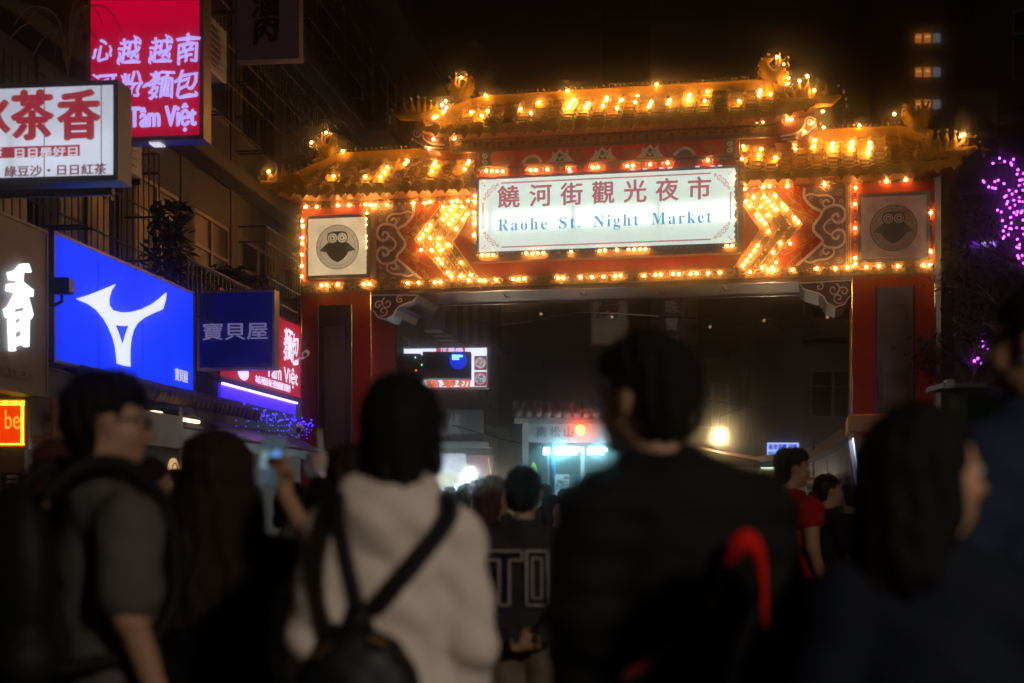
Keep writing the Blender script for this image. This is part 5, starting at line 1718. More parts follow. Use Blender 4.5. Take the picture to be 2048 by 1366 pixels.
t = lightbox('scraping_massage_sign', 'small blue white lit sign reading 兩津溫暖刮痧 above the red vest man', at(1533, 921, 30), -0.02, 66 / FPX * 30, 37 / FPX * 30, 0.15, glow('massage_sheet', (0.40, 0.50, 1.0), 1.2, 0.1, 2), mat('rim_blue', (0.05, 0.08, 0.3), 0.4), 0.015)
navyp = mat('navy_print', (0.01, 0.03, 0.3), 0.5, emit=(0.01, 0.03, 0.45), est=0.9)
tealp = mat('teal_print', (0.0, 0.15, 0.3), 0.5, emit=(0.0, 0.18, 0.4), est=0.9)
text('lettering', '兩津溫暖 刮痧', navyp, t, 0.345, 0.285, 0.0, 0.12, width=0.6, bold=0.06)
text('lettering', '腰酸背痛第一家推薦', tealp, t, 0.345, 0.15, 0.0, 0.09, width=0.62, bold=0.04)
t = thing('herb_jelly_sign', 'round white hanging board with brush writing behind the man in black', 'sign', at(1684, 974, 22), 0.0)
MB().prism([(0.24 * math.cos(a * 0.25), 0.2 * math.sin(a * 0.25)) for a in range(25)], 0, 0.04).build('board', mat('board_white', (0.5, 0.45, 0.46), 0.5), t)
for i, (wd, x, z) in enumerate((('仙草', 0.02, 0.11), ('甘味', 0.07, 0.02), ('手工', 0.1, -0.06))):
    text('lettering', wd, black, t, x, z, -0.008, 0.07, bold=0.03, brush=True)
t = thing('stall_goods', 'pale wrapped stall goods between the two men at the right', 'goods', at(1590, 1010, 22.5))
solid_obj('bag', mat('bag_beige', (0.4, 0.36, 0.28), 0.6), t, [('e', (0.25, 0, 0.35), (0.3, 0.2, 0.1), 0), ('c', (0.1, 0, 0), (0.1, 0, 0.3), 0.1, 0.08), ('c', (0.4, 0, 0), (0.4, 0, 0.3), 0.12, 0.1)], 0.03)
MB().box(0.0, 0.16, -0.15, -0.12, -0.1, 0.3).build('paper', mat('paper_white', (0.6, 0.58, 0.6), 0.5), t)
t = thing('yellow_stall_box', 'yellow box glimpsed behind the red vest man', 'box', at(1522, 985, 23))
MB().bbox(0, 0.28, 0, 0.3, 0, 0.38, 0.02).build('body', mat('box_yellow', (0.5, 0.34, 0.04), 0.5), t)
MB().box(0.0, 0.25, -0.02, 0.02, 0.39, 0.405).build('strip_lamp', mat('cool_strip', (0.8, 1, 1), 0.4, emit=(0.5, 0.8, 0.8), est=2), t)
t = thing('tilted_light_panel', 'leaning white panel with a bright edge by the right column', 'sign', at(1702, 968, 20.8), 0)
s_ = 20.8 / FPX
MB().prism([(10 * s_, 0), (20 * s_, 0), (4 * s_, 90 * s_), (-3 * s_, 86 * s_)], 0, 0.05).build('board', mat('panel_lilac', (0.4, 0.35, 0.5), 0.4, emit=(0.28, 0.25, 0.42), est=0.8), t)
MB().tube([(16 * s_, -0.02, 0), (3 * s_, -0.02, 92 * s_)], 0.011, 6).build('edge_tube', mat('edge_white', (1, 1, 1), 0.4, emit=(0.7, 0.95, 0.95), est=2.0), t)
MB().box(20.5 * s_, 60 * s_, 0.05, 0.1, 0, 92 * s_).build('back_board', mat('stall_grey', (0.12, 0.14, 0.14), 0.5), t)
t = thing('green_awning', 'dark green awning under a metal shelf at the right edge', 'awning', at(1935, 850, 15), 0)
s_ = 15 / FPX
MB().box(0, 90 * s_, 0, 0.6, 0, 62 * s_).build('cloth', mat('awning_green', (0.003, 0.035, 0.006), 0.8, spec=0.1), t)
MB().box(-50 * s_, 90 * s_, -0.05, 0.6, 74 * s_, 84 * s_).build('shelf', mat('shelf_grey', (0.12, 0.12, 0.12), 0.5), t)
MB().bbox(-48 * s_, -32 * s_, -0.1, 0, 72 * s_, 90 * s_, 0.01).build('box', whitem, t)
# trees at the right
barkm = mat('dark_bark', (0.05, 0.04, 0.035), 0.9, bump=0.4, scale=20)
def bare_tree(x, y, h, label, spread, seed, lights=None, group=None):
    R = random.Random(seed)
    t = thing('bare_tree', label, 'tree', (x, y, 0))
    tr = MB()
    br = MB()
    tips = []
    tr.tube([(0, 0, 0), (0.05, 0, h * 0.25), (-0.03, 0.02, h * 0.5), (0.0, 0, h * 0.72)], [0.13, 0.10, 0.07, 0.04], 8)
    def grow(p, d, L, r, lev):
        q = p + d * L
        mid = p + d * L * 0.5 + Vector((R.uniform(-1, 1), R.uniform(-1, 1), R.uniform(-1, 1))) * L * 0.08
        br.tube([p, mid, q], [r, r * 0.8, r * 0.6], 4 if lev > 0 else 6, False)
        tips.append(q)
        tips.append(mid)
        if lev >= 4:
            return
        for k in range(3):
            nd = (d + Vector((R.uniform(-1, 1), R.uniform(-1, 1), R.uniform(-0.5, 0.7))) * 0.75).normalized()
            grow(q if k < 2 else mid, nd, L * R.uniform(0.6, 0.8), r * 0.6, lev + 1)
    for k in range(9):
        z = h * (0.35 + 0.37 * k / 8)
        a_ = k * 2.4 + R.random()
        grow(Vector((0, 0, z)), Vector((math.cos(a_), math.sin(a_), 0.55)).normalized(), spread * R.uniform(0.32, 0.42), 0.03, 0)
    tr.build('trunk', barkm, t, smooth=True)
    br.build('branches', barkm, t)
    lv = MB()
    for c in tips:
        if R.random() < 0.6:
            c2 = c + Vector((R.uniform(-0.1, 0.1), R.uniform(-0.1, 0.1), R.uniform(-0.1, 0.1)))
            d = Vector((R.uniform(-1, 1), R.uniform(-1, 1), R.uniform(-1, 1))).normalized()
            e = d.cross(Vector((0.1, 0.2, 1))).normalized()
            lv.add([c2 - d * 0.05, c2 - e * 0.02, c2 + d * 0.05, c2 + e * 0.02], [(0, 1, 2, 3)])
    lv.build('crown', leafm, t)
    return t
x_, y_, _ = at(1955, 800, 21)
bare_tree(x_, y_, 5.4, 'dark thin-branched tree just right of the archway', 1.5, 5)
x_, y_, _ = at(2060, 800, 17)
pt_ = bare_tree(x_, y_, 6.6, 'tree at the right edge wound with purple fairy lights', 1.5, 9)
t = thing('purple_fairy_lights', 'purple fairy lights in the tree at the right edge', 'fairy lights', (0, 0, 0))
q = MB()
wv = MB()
R = random.Random(3)
strands = [[(1998, 316), (2010, 325), (2022, 330), (2035, 338), (2046, 345)], [(1968, 366), (1976, 372), (1988, 363), (1990, 378)], [(2006, 368), (2020, 380), (2034, 384), (2046, 380)], [(2010, 392), (2024, 388), (2040, 396)],
           [(2016, 404), (2030, 410), (2044, 424)], [(2004, 424), (2006, 440), (2020, 436), (2036, 422)], [(2010, 452), (2022, 446), (2034, 430)], [(2008, 474), (2018, 468), (2020, 456), (2046, 458)], [(2036, 480), (2040, 494), (2046, 470)],
           [(2044, 510), (2048, 525)], [(1966, 690), (1975, 696)], [(2036, 350), (2046, 358), (2050, 370)], [(2028, 400), (2044, 405), (2052, 412)]]
for L_ in strands:
    P3 = [(*p, 16.6 + R.uniform(-0.3, 0.3)) for p in L_]
    P3 += [(p[0] + R.uniform(-12, 12), p[1] + R.uniform(-14, 14), 16.6 + R.uniform(-0.4, 0.4)) for p in L_ if R.random() < 0.7]
    pw = []
    for (px, py, Y) in P3:
        p = at(px + R.uniform(-2, 2), py + R.uniform(-2, 2), Y)
        pw.append(p)
        q.ball(p, 0.0135, 6, 4)
    wv.tube(pw, 0.003, 3, False)
q.build('led_bulbs', mat('purple_led', (0.6, 0.1, 1), 0.4, emit=(0.62, 0.06, 1.0), est=11), t, kind='stuff')
wv.build('wire', black, t, kind='stuff')
x_, y_, z_ = at(1963, 722, 20)
t = thing('small_purple_lamp', 'tiny violet lamps low in the branches right of the archway', 'lamp', (x_, y_, z_))
for k in range(5):
    MB().ball((0.05 * k - 0.1, 0, 0.04 * math.sin(k * 2.1)), 0.02, 6, 4).build('lamp', MATS['purple_led'], t)
# cables with small lamps strung beyond the gate
def cable(pts, label, lamps=(), name='overhead_cable'):
    t = thing(name, label, 'cable', (0, 0, 0))
    MB().tube(smoothline(pts, 4), 0.012, 4, False).build('wire', black, t)
    for p in lamps:
        MB().ball((p[0], p[1], p[2] - 0.04), 0.035, 6, 5).build('lamp', mat('dim_cable_lamp', (0.5, 0.4, 0.3), 0.3, emit=(0.35, 0.2, 0.1), est=0.8), t)
cable([at(860, 610, 28), at(1000, 650, 30), at(1150, 625, 32), at(1320, 632, 30), at(1420, 640, 30)], 'slack cable under the beam from left house to centre', [at(1082, 624, 30), at(1224, 630, 31)])
cable([at(1360, 655, 30), at(1440, 660, 30), at(1528, 636, 29), at(1600, 680, 29), at(1700, 640, 28)], 'lamp cable under the beam\'s right half', [at(1420, 650, 30), at(1528, 637, 29), at(1655, 630, 28)])
cable([at(1490, 880, 40), at(1500, 740, 40), at(1505, 640, 40)], 'upright cable in front of the low far building')
cable([at(1420, 800, 35), at(1520, 815, 35), at(1620, 800, 36), at(1700, 790, 36)], 'low slack cable across the far right fronts')
cable([at(905, 850, 27), at(990, 875, 27), at(1050, 888, 27)], 'thin cable running to the booth post')
# high dark wall beyond, closing the street
structure('far_street_wall', MB().box(-2, 14, 84, 85, -0.1, 9), wallm[3])
# assumed street lamps out of view: the light on the crowd's backs and archway
def assumed_street_lamp(x, y, h, label, power, col, aim=None):
    t = thing('assumed_street_lamp', label, 'lamp', (x, y, 0))
    MB().tube([(0, 0, 0), (0, 0, h - 0.3), (0.1, 0.1, h), (0.5, 0.5, h + 0.05)], [0.08, 0.06, 0.05, 0.04], 8).build('pole', railm, t, smooth=True)
    MB().bbox(0.4, 0.85, 0.4, 0.7, h, h + 0.12, 0.02).build('lamp_head', railm, t)
    L_ = bpy.data.lights.new('assumed_lamp_light', 'SPOT' if aim else 'POINT')
    L_.energy = power
    L_.color = col
    L_.shadow_soft_size = 0.25
    o = bpy.data.objects.new('lamp_light', L_)
    COL.objects.link(o)
    o.parent = t
    o.location = (0.62, 0.55, h - 0.1)
    if aim:
        L_.spot_size = math.radians(80)
        L_.spot_blend = 0.8
        o.rotation_euler = (Vector(aim) - Vector((x + 0.62, y + 0.55, h - 0.1))).to_track_quat('-Z', 'Y').to_euler()
assumed_street_lamp(2.9, -3.3, 4.6, 'assumed tall street lamp behind the crowd, out of the picture', 800, (1.0, 0.86, 0.71))  # unseen, assumed from the light on the crowd's backs
assumed_street_lamp(4.9, 11.5, 6.9, 'assumed street lamp added in front of the archway to light it, above the picture', 260, (1.0, 0.66, 0.40), aim=(1.6, 22.5, 4.2))  # unseen spot lamp, added to brighten the gate's front

# lamps added up the street to brighten the far fronts
def added_lamp(px, py, Y, label, power, col, r=0.05):
    t = thing('added_lamp', label, 'lamp', at(px, py, Y), 0, 'added lamps brightening the far street')
    MB().ball((0, 0, 0), r, 10, 8).build('bulb', mat('added_bulb_%d' % px, (1, 1, 1), 0.4, emit=col, est=16), t, smooth=True)
    MB().tube([(0, 0, r), (0, 0, 0.5)], 0.008, 5).build('cord', black, t)
    L_ = bpy.data.lights.new('added_lamp_light', 'POINT')
    L_.energy = power
    L_.color = col
    L_.shadow_soft_size = r
    o = bpy.data.objects.new('lamp_light', L_)
    COL.objects.link(o)
    o.parent = t
    o.location = (0, -0.02, -0.12)

def lamp_light(px, py, Y, power, col, parent, r=0.05):
    L_ = bpy.data.lights.new('lamp_light', 'POINT')
    L_.energy = power
    L_.color = col
    L_.shadow_soft_size = r
    o = bpy.data.objects.new('lamp_light', L_)
    COL.objects.link(o)
    o.parent = parent
    p = at(px, py, Y)
    dx, dy = p[0] - parent.location.x, p[1] - parent.location.y
    a = parent.rotation_euler.z
    o.location = (dx * math.cos(a) + dy * math.sin(a), -dx * math.sin(a) + dy * math.cos(a), p[2] - parent.location.z)
def find(name):
    return bpy.data.objects[name]
lamp_light(1440, 872, 24.8, 30, (1.0, 0.72, 0.34), find('stall_lantern'), 0.1)
lamp_light(1160, 860, 26.3, 7, (1.0, 0.10, 0.02), find('police_booth'))
lamp_light(1122, 901, 26.2, 15, (0.3, 0.85, 1.0), find('police_booth'))
lamp_light(1195, 901, 26.2, 8, (0.3, 0.85, 1.0), find('police_booth'))
lamp_light(858, 937, 28.4, 45, (0.7, 0.9, 1.0), find('phone_stall'))
lamp_light(372, 872, 17.6, 16, (1.0, 0.78, 0.5), find('open_shop'))
lamp_light(940, 950, 28.0, 30, (0.75, 0.92, 1.0), find('phone_stall'))
added_lamp(1000, 985, 36, 'added warm lamp hidden among the heads left of the booth', 120, (1.0, 0.75, 0.5))
added_lamp(1540, 960, 38, 'added warm lamp behind the red vest man', 110, (1.0, 0.78, 0.5), 0.035)
added_lamp(1655, 960, 34, 'added pale lamp under the beaded umbrella', 50, (1.0, 0.9, 0.8), 0.035)
# ------------------------------------------------------------------ people
V3 = lambda *a: np.array(a, float)
skinm = mat('skin', (0.42, 0.23, 0.14), 0.55, var=0.06, scale=12)
skin2 = mat('skin_warm', (0.5, 0.27, 0.16), 0.55, var=0.06, scale=12)
hairm = mat('black_hair', (0.006, 0.005, 0.0045), 0.75, spec=0.15, var=0.3, scale=60, bump=0.3)
hairb = mat('brown_hair', (0.02, 0.012, 0.009), 0.75, spec=0.15, var=0.4, scale=60, bump=0.3)
hairr = mat('reddish_hair', (0.07, 0.025, 0.018), 0.7, spec=0.15, var=0.4, scale=60, bump=0.3)
def cloth(name, col, var=0.12, rough=0.85, scale=25):
    return mat(name, col, rough, var=var, scale=scale, bump=0.15, spec=0.2)
lipm = mat('lips', (0.3, 0.09, 0.07), 0.5)
eyem = mat('eye_dark', (0.02, 0.015, 0.012), 0.2)
eyew = mat('eye_white', (0.6, 0.57, 0.53), 0.4)

def unit(v):
    return v / (np.linalg.norm(v) + 1e-9)
def hand(w_, d, n, side, curl=0.25, s=1.0):
    """palm, four bent fingers of different lengths and a thumb from the palm's side"""
    d = unit(d)
    n = unit(n - d * (n @ d))
    l = np.cross(d, n) * side
    P = []
    for o in (-0.026, -0.009, 0.009, 0.026):
        P.append(('c', w_ + d * 0.015 * s + l * o * 0.6 * s, w_ + d * 0.085 * s + l * o * s, 0.014 * s, 0.0125 * s, 0.012))
    for o, L_ in ((-0.028, 0.058), (-0.0095, 0.072), (0.0095, 0.078), (0.028, 0.068)):
        a = w_ + d * 0.085 * s + l * o * s
        c1, c2 = curl * 0.9, curl * 2.0
        b = a + (d * math.cos(c1) + n * math.sin(c1)) * L_ * 0.52 * s
        c = b + (d * math.cos(c2) + n * math.sin(c2)) * L_ * 0.48 * s
        P.append(('c', a, b, 0.0095 * s, 0.0088 * s, 0.006))
        P.append(('c', b, c, 0.0088 * s, 0.0072 * s, 0.006))
    a = w_ + d * 0.025 * s + l * 0.026 * s
    b = a + unit(d * 0.6 + l * 0.7 + n * 0.3) * 0.042 * s
    c = b + unit(d * 0.85 + l * 0.25 + n * (0.3 + curl)) * 0.034 * s
    P += [('c', a, b, 0.014 * s, 0.011 * s, 0.01), ('c', b, c, 0.011 * s, 0.0085 * s, 0.006)]
    return P

def person(label, x, y, rot, H=1.7, res=0.016, female=False, hair='short', hairmat=None, top=None, sleeve='long', puff=0.014, quilt=0.0, bottom=None, legs='trousers', turn=0, nod=0, arms=None, group=None, skin=None, fold=0.003, hood=False, hemz=0.88, walk=0.0, hr=1.0, wide=1.0, hairw=1.0, tres=None, headx=0.0, hairlen=1.0):
    t = thing('person', label, 'person', (x, y, 0), math.radians(rot), group)
    s = H / 1.7
    skin = skin or skinm
    hairmat = hairmat or hairm
    sw = (0.165 if female else 0.185) * wide
    hw = 0.16 if female else 0.15
    def p(a, b, c):
        return V3(a, b, c) * s
    sh = {sd: p(sd * sw, -0.005, 1.325) for sd in (-1, 1)}
    A = {}
    for sd in (-1, 1):
        a = (arms or {}).get(sd)
        if a:
            A[sd] = [sh[sd], p(*a[0]), p(*a[1]), a[2] if len(a) > 2 else None, a[3] if len(a) > 3 else 0.3, a[4] if len(a) > 4 else None]
        else:
            A[sd] = [sh[sd], p(sd * (sw + 0.055), -0.03, 1.11), p(sd * (sw + 0.05), 0.06, 0.87), None, 0.3, None]
    torso = [('e', p(0, 0.005, 1.20), (0.152 * s * wide, 0.108 * s, 0.2 * s), 0, 0.05), ('e', p(0, 0.01, 1.06), ((0.125 if female else 0.138) * s * wide, 0.1 * s, 0.17 * s), 0, 0.06),
             ('e', p(0, 0, 0.93), (hw * s * wide, 0.115 * s, 0.13 * s), 0, 0.05), ('c', p(-0.02, -0.01, 1.385), p(-sw * 0.9, -0.01, 1.325), 0.052 * s, 0.052 * s, 0.05), ('c', p(0.02, -0.01, 1.385), p(sw * 0.9, -0.01, 1.325), 0.052 * s, 0.052 * s, 0.05)]
    if female:
        torso += [('e', p(sd * 0.065, 0.08, 1.25), (0.06 * s, 0.05 * s, 0.06 * s), 0, 0.03) for sd in (-1, 1)]
    ra = 0.042 if female else 0.05
    armsP = []
    for sd in (-1, 1):
        a = A[sd]
        armsP += [('c', a[0], a[1], ra * 1.15 * s, ra * 0.82 * s, 0.03), ('c', a[1], a[2], ra * 0.8 * s, 0.027 * s, 0.02)]
    legsP = []
    lj = {}
    for sd in (-1, 1):
        st = walk * sd
        hip, kn, an = p(sd * 0.085, 0, 0.9), p(sd * 0.095, 0.03 + st * 0.6, 0.49), p(sd * 0.1, -0.01 + st, 0.085 + max(0, -st) * 0.15)
        lj[sd] = (hip, kn, an)
        legsP += [('c', hip, kn, 0.085 * s, 0.055 * s, 0.03), ('c', kn, an, 0.056 * s, 0.036 * s, 0.03)]
    # head, turned on the neck
    hc = p(headx, 0.02, 1.585)
    co, si = math.cos(math.radians(turn)), math.sin(math.radians(turn))
    cn, sn = math.cos(math.radians(nod)), math.sin(math.radians(nod))
    def hp(a, b, c):
        a, b, c = a * s * hr, b * s * hr, c * s * hr
        b, c = b * cn + c * sn, c * cn - b * sn
        return V3(hc[0] + a * co - b * si, hc[1] + a * si + b * co, hc[2] + c)
    ra_ = math.radians(turn)
    q = s * hr
    head = [('c', p(0, -0.015, 1.38), p(headx, 0.0, 1.52), 0.058 * s, 0.05 * s, 0.03), ('e', hp(0, -0.015, 0.025), (0.074 * q, 0.092 * q, 0.09 * q), ra_, 0.02), ('e', hp(0, 0.015, -0.03), (0.062 * q, 0.07 * q, 0.075 * q), ra_, 0.03),
            ('e', hp(0, 0.052, -0.085), (0.03 * q, 0.028 * q, 0.022 * q), ra_, 0.03), ('c', hp(-0.028, 0.072, 0.018), hp(0.028, 0.072, 0.018), 0.012 * q, 0.012 * q, 0.012),
            ('c', hp(0, 0.082, 0.004), hp(0, 0.102, -0.03), 0.008 * q, 0.0125 * q, 0.008), ('c', hp(-0.012, 0.09, -0.036), hp(0.012, 0.09, -0.036), 0.008 * q, 0.008 * q, 0.006),
            ('c', hp(-0.018, 0.077, -0.058), hp(0.018, 0.077, -0.058), 0.008 * q, 0.008 * q, 0.008)]
    for sd in (-1, 1):
        head += [('e', hp(sd * 0.045, 0.05, -0.025), (0.02 * q, 0.02 * q, 0.024 * q), ra_, 0.02), ('c', hp(sd * 0.074, -0.008, 0.01), hp(sd * 0.073, -0.004, -0.025), 0.015 * q, 0.009 * q, 0.006), ('c', hp(sd * 0.081, -0.02, 0.014), hp(sd * 0.079, -0.014, -0.01), 0.009 * q, 0.007 * q, 0.004)]
    handsP = []
    for sd in (-1, 1):
        a = A[sd]
        d = a[3] if a[3] is not None else unit(a[2] - a[1])
        n = a[5] if a[5] is not None else V3(-sd, 0.2, 0)
        handsP += hand(a[2], V3(*d), V3(*n), sd * (1 if a[5] is not None or True else 1), a[4], s * (0.92 if female else 1.0))
    feet = []
    for sd in (-1, 1):
        an = lj[sd][2]
        feet.append(('c', an + V3(0, -0.03, -0.04) * s, an + V3(0.01 * sd, 0.15, -0.055) * s, 0.036 * s, 0.03 * s, 0.02))
    solid_obj('body', skin, t, torso + legsP + armsP + head + handsP + feet, res)
    # face
    if res < 0.03:
        for sd in (-1, 1):
            e = MB().ball(hp(sd * 0.031, 0.074, 0.004), (0.0125 * q, 0.010 * q, 0.0075 * q), 8, 6)
            eo = e.build('eye', eyew, t, smooth=True)
            MB().ball(hp(sd * 0.031, 0.081, 0.004), (0.0058 * q, 0.005 * q, 0.0058 * q), 8, 6).build('iris', eyem, eo, smooth=True)
            MB().tube([hp(sd * 0.016, 0.082, 0.024), hp(sd * 0.034, 0.084, 0.029), hp(sd * 0.05, 0.066, 0.024)], [0.003 * q, 0.004 * q, 0.002 * q], 5).build('eyebrow', hairmat, t)
        MB().tube([hp(-0.022, 0.078, -0.058), hp(-0.008, 0.088, -0.055), hp(0.008, 0.088, -0.055), hp(0.022, 0.078, -0.058)], [0.002 * q, 0.0055 * q, 0.0055 * q, 0.002 * q], 6).build('lips', lipm, t, smooth=True)
    # hair
    hs = []
    hw_ = hairw
    hs = [('e', hp(0, -0.024, 0.042), (0.086 * q * hw_, 0.102 * q, 0.09 * q), ra_, 0.03), ('e', hp(0, -0.05, -0.01), (0.078 * q * hw_, 0.066 * q, 0.085 * q), ra_, 0.03)]
    if hair == 'messy':
        hs += [('e', hp(0.03, 0.01, 0.1), (0.05 * q, 0.06 * q, 0.035 * q), ra_, 0.02), ('e', hp(-0.04, -0.03, 0.1), (0.05 * q, 0.06 * q, 0.035 * q), ra_, 0.02), ('e', hp(0, 0.055, 0.075), (0.06 * q, 0.035 * q, 0.03 * q), ra_, 0.02)]
    if hair in ('bob', 'long', 'tail', 'loose'):
        for sd in (-1, 1):
            hs.append(('c', hp(sd * 0.07, -0.01, 0.03), hp(sd * 0.076, -0.015, -0.09), 0.026 * q * hw_, 0.026 * q * hw_, 0.03))
        hs.append(('c', hp(0, -0.07, 0.0), hp(0, -0.075, -0.11), 0.07 * q * hw_, 0.055 * q * hw_, 0.03))
    if hair in ('long', 'loose'):
        lw = 1.0 if hair == 'long' else 1.25
        for sd in (-1, 1):
            hs.append(('c', hp(sd * 0.07 * lw, -0.03, -0.08), hp(sd * 0.085 * lw, -0.075, -0.08 - 0.22 * hairlen), 0.034 * q * hw_ * lw, 0.04 * q * hw_, 0.04))
            hs.append(('c', hp(sd * 0.035, -0.08, -0.1), hp(sd * 0.04 * lw, -0.12, -0.10 - 0.30 * hairlen), 0.05 * q * hw_, 0.035 * q * hw_, 0.04))
        if hair == 'loose':
            for k in range(5):
                a_ = -1 + k * 0.5
                hs.append(('c', hp(a_ * 0.10, -0.08, -0.2), hp(a_ * 0.13 + 0.01 * math.sin(k * 5), -0.12, -0.44 - 0.03 * math.sin(k * 3)), 0.035 * q, 0.02 * q, 0.03))
    if hair == 'tail':
        hs += [('c', hp(0, -0.07, -0.05), hp(0.01, -0.085, -0.17), 0.05 * q, 0.038 * q, 0.03), ('c', hp(0.01, -0.085, -0.17), hp(0.0, -0.08, -0.23), 0.038 * q, 0.025 * q, 0.03)]
    def facecut(X, Y, Z):
        a, b, c = X - hc[0], Y - hc[1], Z - hc[2]
        u = a * co + b * si
        v = -a * si + b * co
        wz = 0.045 * q if hair in ('short', 'messy') else 0.05 * q
        keepface = np.minimum(v - (0.028 if hair in ('short', 'messy') else 0.035) * q, wz - c)
        if hair in ('short', 'messy'):
            side = np.minimum(np.minimum(0.012 * q - c, v + 0.035 * q), 0.5 + 0 * u)
            keepface = np.maximum(keepface, side)
        return keepface
    rr = random.Random(int(abs(x) * 997 + y * 31))
    ph = rr.random() * 6
    amp = 0.010 if hair == 'messy' else 0.0065
    def strands(X, Y, Z):
        th = np.arctan2(X - hc[0], Y - hc[1] - 0.001)
        return amp * np.sin(th * 23 + ph + Z * 14) * np.sin(th * 7 + Z * 33 + ph) + amp * 0.6 * np.sin(X * 125 + ph + Z * 20) * np.sin(Y * 110 + Z * 35)
    solid_obj('hair', hairmat, t, hs, min(res, 0.012) if y < 12 else res * 0.8, disp=strands, cuts=[facecut])
    # top
    T = [(k[0], k[1], tuple(r + puff * s for r in k[2])) + tuple(k[3:]) if k[0] == 'e' else (k[0], k[1], k[2], k[3] + puff * s, k[4] + puff * s) + tuple(k[5:]) for k in torso]
    for sd in (-1, 1):
        a = A[sd]
        T.append(('c', a[0], a[1], (ra * 1.2 + puff) * s, (ra * 0.95 + puff) * s, 0.03))
        if sleeve == 'long':
            T.append(('c', a[1], a[1] + (a[2] - a[1]) * 0.93, (ra * 0.9 + puff) * s, (0.034 + puff * 0.7) * s, 0.02))
        elif sleeve == 'three':
            T.append(('c', a[1], a[1] + (a[2] - a[1]) * 0.5, (ra * 0.9 + puff) * s, (0.04 + puff * 0.7) * s, 0.02))
    if sleeve in ('short', 'none'):
        for sd in (-1, 1):
            T[-1 if sd == 1 else -2] = ('c', A[sd][0], A[sd][0] + (A[sd][1] - A[sd][0]) * (0.72 if sleeve == 'short' else 0.15), (ra * 1.2 + puff) * s, (ra * 1.15 + puff) * s, 0.03)
    if hood:
        T += [('c', p(-0.08, -0.05, 1.42), p(0.08, -0.05, 1.42), 0.045 * s, 0.045 * s, 0.03), ('e', p(0, -0.09, 1.37), (0.11 * s, 0.055 * s, 0.085 * s), 0, 0.03), ('c', p(-0.085, 0.0, 1.45), p(0.085, 0.0, 1.45), 0.03 * s, 0.03 * s, 0.03)]
    elif puff > 0.03:
        T += [('c', p(headx * 0.5 - 0.05, 0, 1.43), p(headx * 0.5 + 0.05, 0, 1.43), 0.05 * s, 0.05 * s, 0.03)]
    def folds(X, Y, Z):
        f = fold * (np.sin(X * 33 + Z * 21 + ph) * np.sin(Z * 27 - Y * 19) + 0.6 * np.sin(Z * 61 + X * 40 + ph * 2) * np.sin(Y * 45 + X * 22))
        if quilt:
            f = f - quilt * np.abs(np.sin(Z * math.pi / 0.085 + 0.25 * np.sin(X * 5)))
        return f
    hz_ = hemz * s
    solid_obj('jacket' if puff > 0.03 else 'shirt', top, t, T, tres or min(res, 0.016), disp=folds, cuts=[lambda X, Y, Z: hz_ - Z + 0.02 * np.sin(X * 20)])
    # lower clothes
    pf = 0.012
    if legs == 'trousers':
        B_ = [('e', p(0, 0, 0.93), ((hw + 0.008) * s * wide, 0.122 * s, 0.13 * s), 0, 0.05)] + [('c', lj[sd][0], lj[sd][1], (0.085 + pf) * s, (0.06 + pf) * s, 0.03) for sd in (-1, 1)] + [('c', lj[sd][1], lj[sd][2], (0.06 + pf) * s, (0.05 + pf) * s, 0.03) for sd in (-1, 1)]
        solid_obj('trousers', bottom, t, B_, max(res, 0.016), disp=lambda X, Y, Z: 0.003 * np.sin(Z * 40 + X * 20))
    else:
        B_ = [('e', p(0, 0, 0.93), ((hw + 0.008) * s, 0.122 * s, 0.13 * s), 0, 0.05)] + [('c', lj[sd][0], lj[sd][0] + (lj[sd][1] - lj[sd][0]) * 0.55, (0.09 + pf) * s, (0.085 + pf) * s, 0.03) for sd in (-1, 1)]
        solid_obj('shorts', bottom, t, B_, max(res, 0.016), disp=lambda X, Y, Z: 0.003 * np.sin(Z * 40 + X * 20))
    for sd in (-1, 1):
        an = lj[sd][2]
        solid_obj('shoe', mat('shoe_white', (0.5, 0.5, 0.5), 0.6) if rr.random() < 0.4 else mat('shoe_black', (0.03, 0.03, 0.03), 0.6), t,
                  [('c', an + V3(0, -0.04, -0.04) * s, an + V3(0.01 * sd, 0.16, -0.052) * s, 0.045 * s, 0.036 * s, 0.02)], 0.02)
    return t, A, hp
def X_(px, Y):
    return (px - 1024) / FPX * Y

blackc = cloth('black_cotton', (0.008, 0.008, 0.010))
navyc = cloth('navy_cotton', (0.006, 0.009, 0.018))
greyc = cloth('grey_cotton', (0.085, 0.078, 0.075))
denim = cloth('dark_denim', (0.02, 0.03, 0.05))
khaki = cloth('khaki_cotton', (0.20, 0.16, 0.115))
# man with glasses
t, A, hp = person('young man in glasses and grey T-shirt with a black bag strap, looking right', X_(205, 3.7), 3.7, -52, 1.73, res=0.012, hair='messy', top=greyc, sleeve='short', puff=0.024, bottom=blackc, turn=-18, fold=0.004)
g_ = MB()
for sd in (-1, 1):
    c_ = [hp(sd * 0.034 + 0.024 * math.cos(a * 0.45), 0.096, 0.004 + 0.017 * math.sin(a * 0.45)) for a in range(15)]
    g_.tube(c_, 0.0026, 5, False)
    g_.tube([hp(sd * 0.058, 0.093, 0.008), hp(sd * 0.083, 0.04, 0.012), hp(sd * 0.085, -0.01, 0.008)], 0.0032, 5)
g_.tube([hp(-0.011, 0.097, 0.008), hp(0.011, 0.097, 0.008)], 0.0026, 5)
g_.build('glasses', black, t)
tb = thing('backpack', 'black backpack on the back of the man in glasses', 'backpack', (t.location.x, t.location.y, 0), math.radians(-52))
s_ = 1.73 / 1.7
strapm = cloth('black_webbing', (0.006, 0.006, 0.007), rough=0.7)
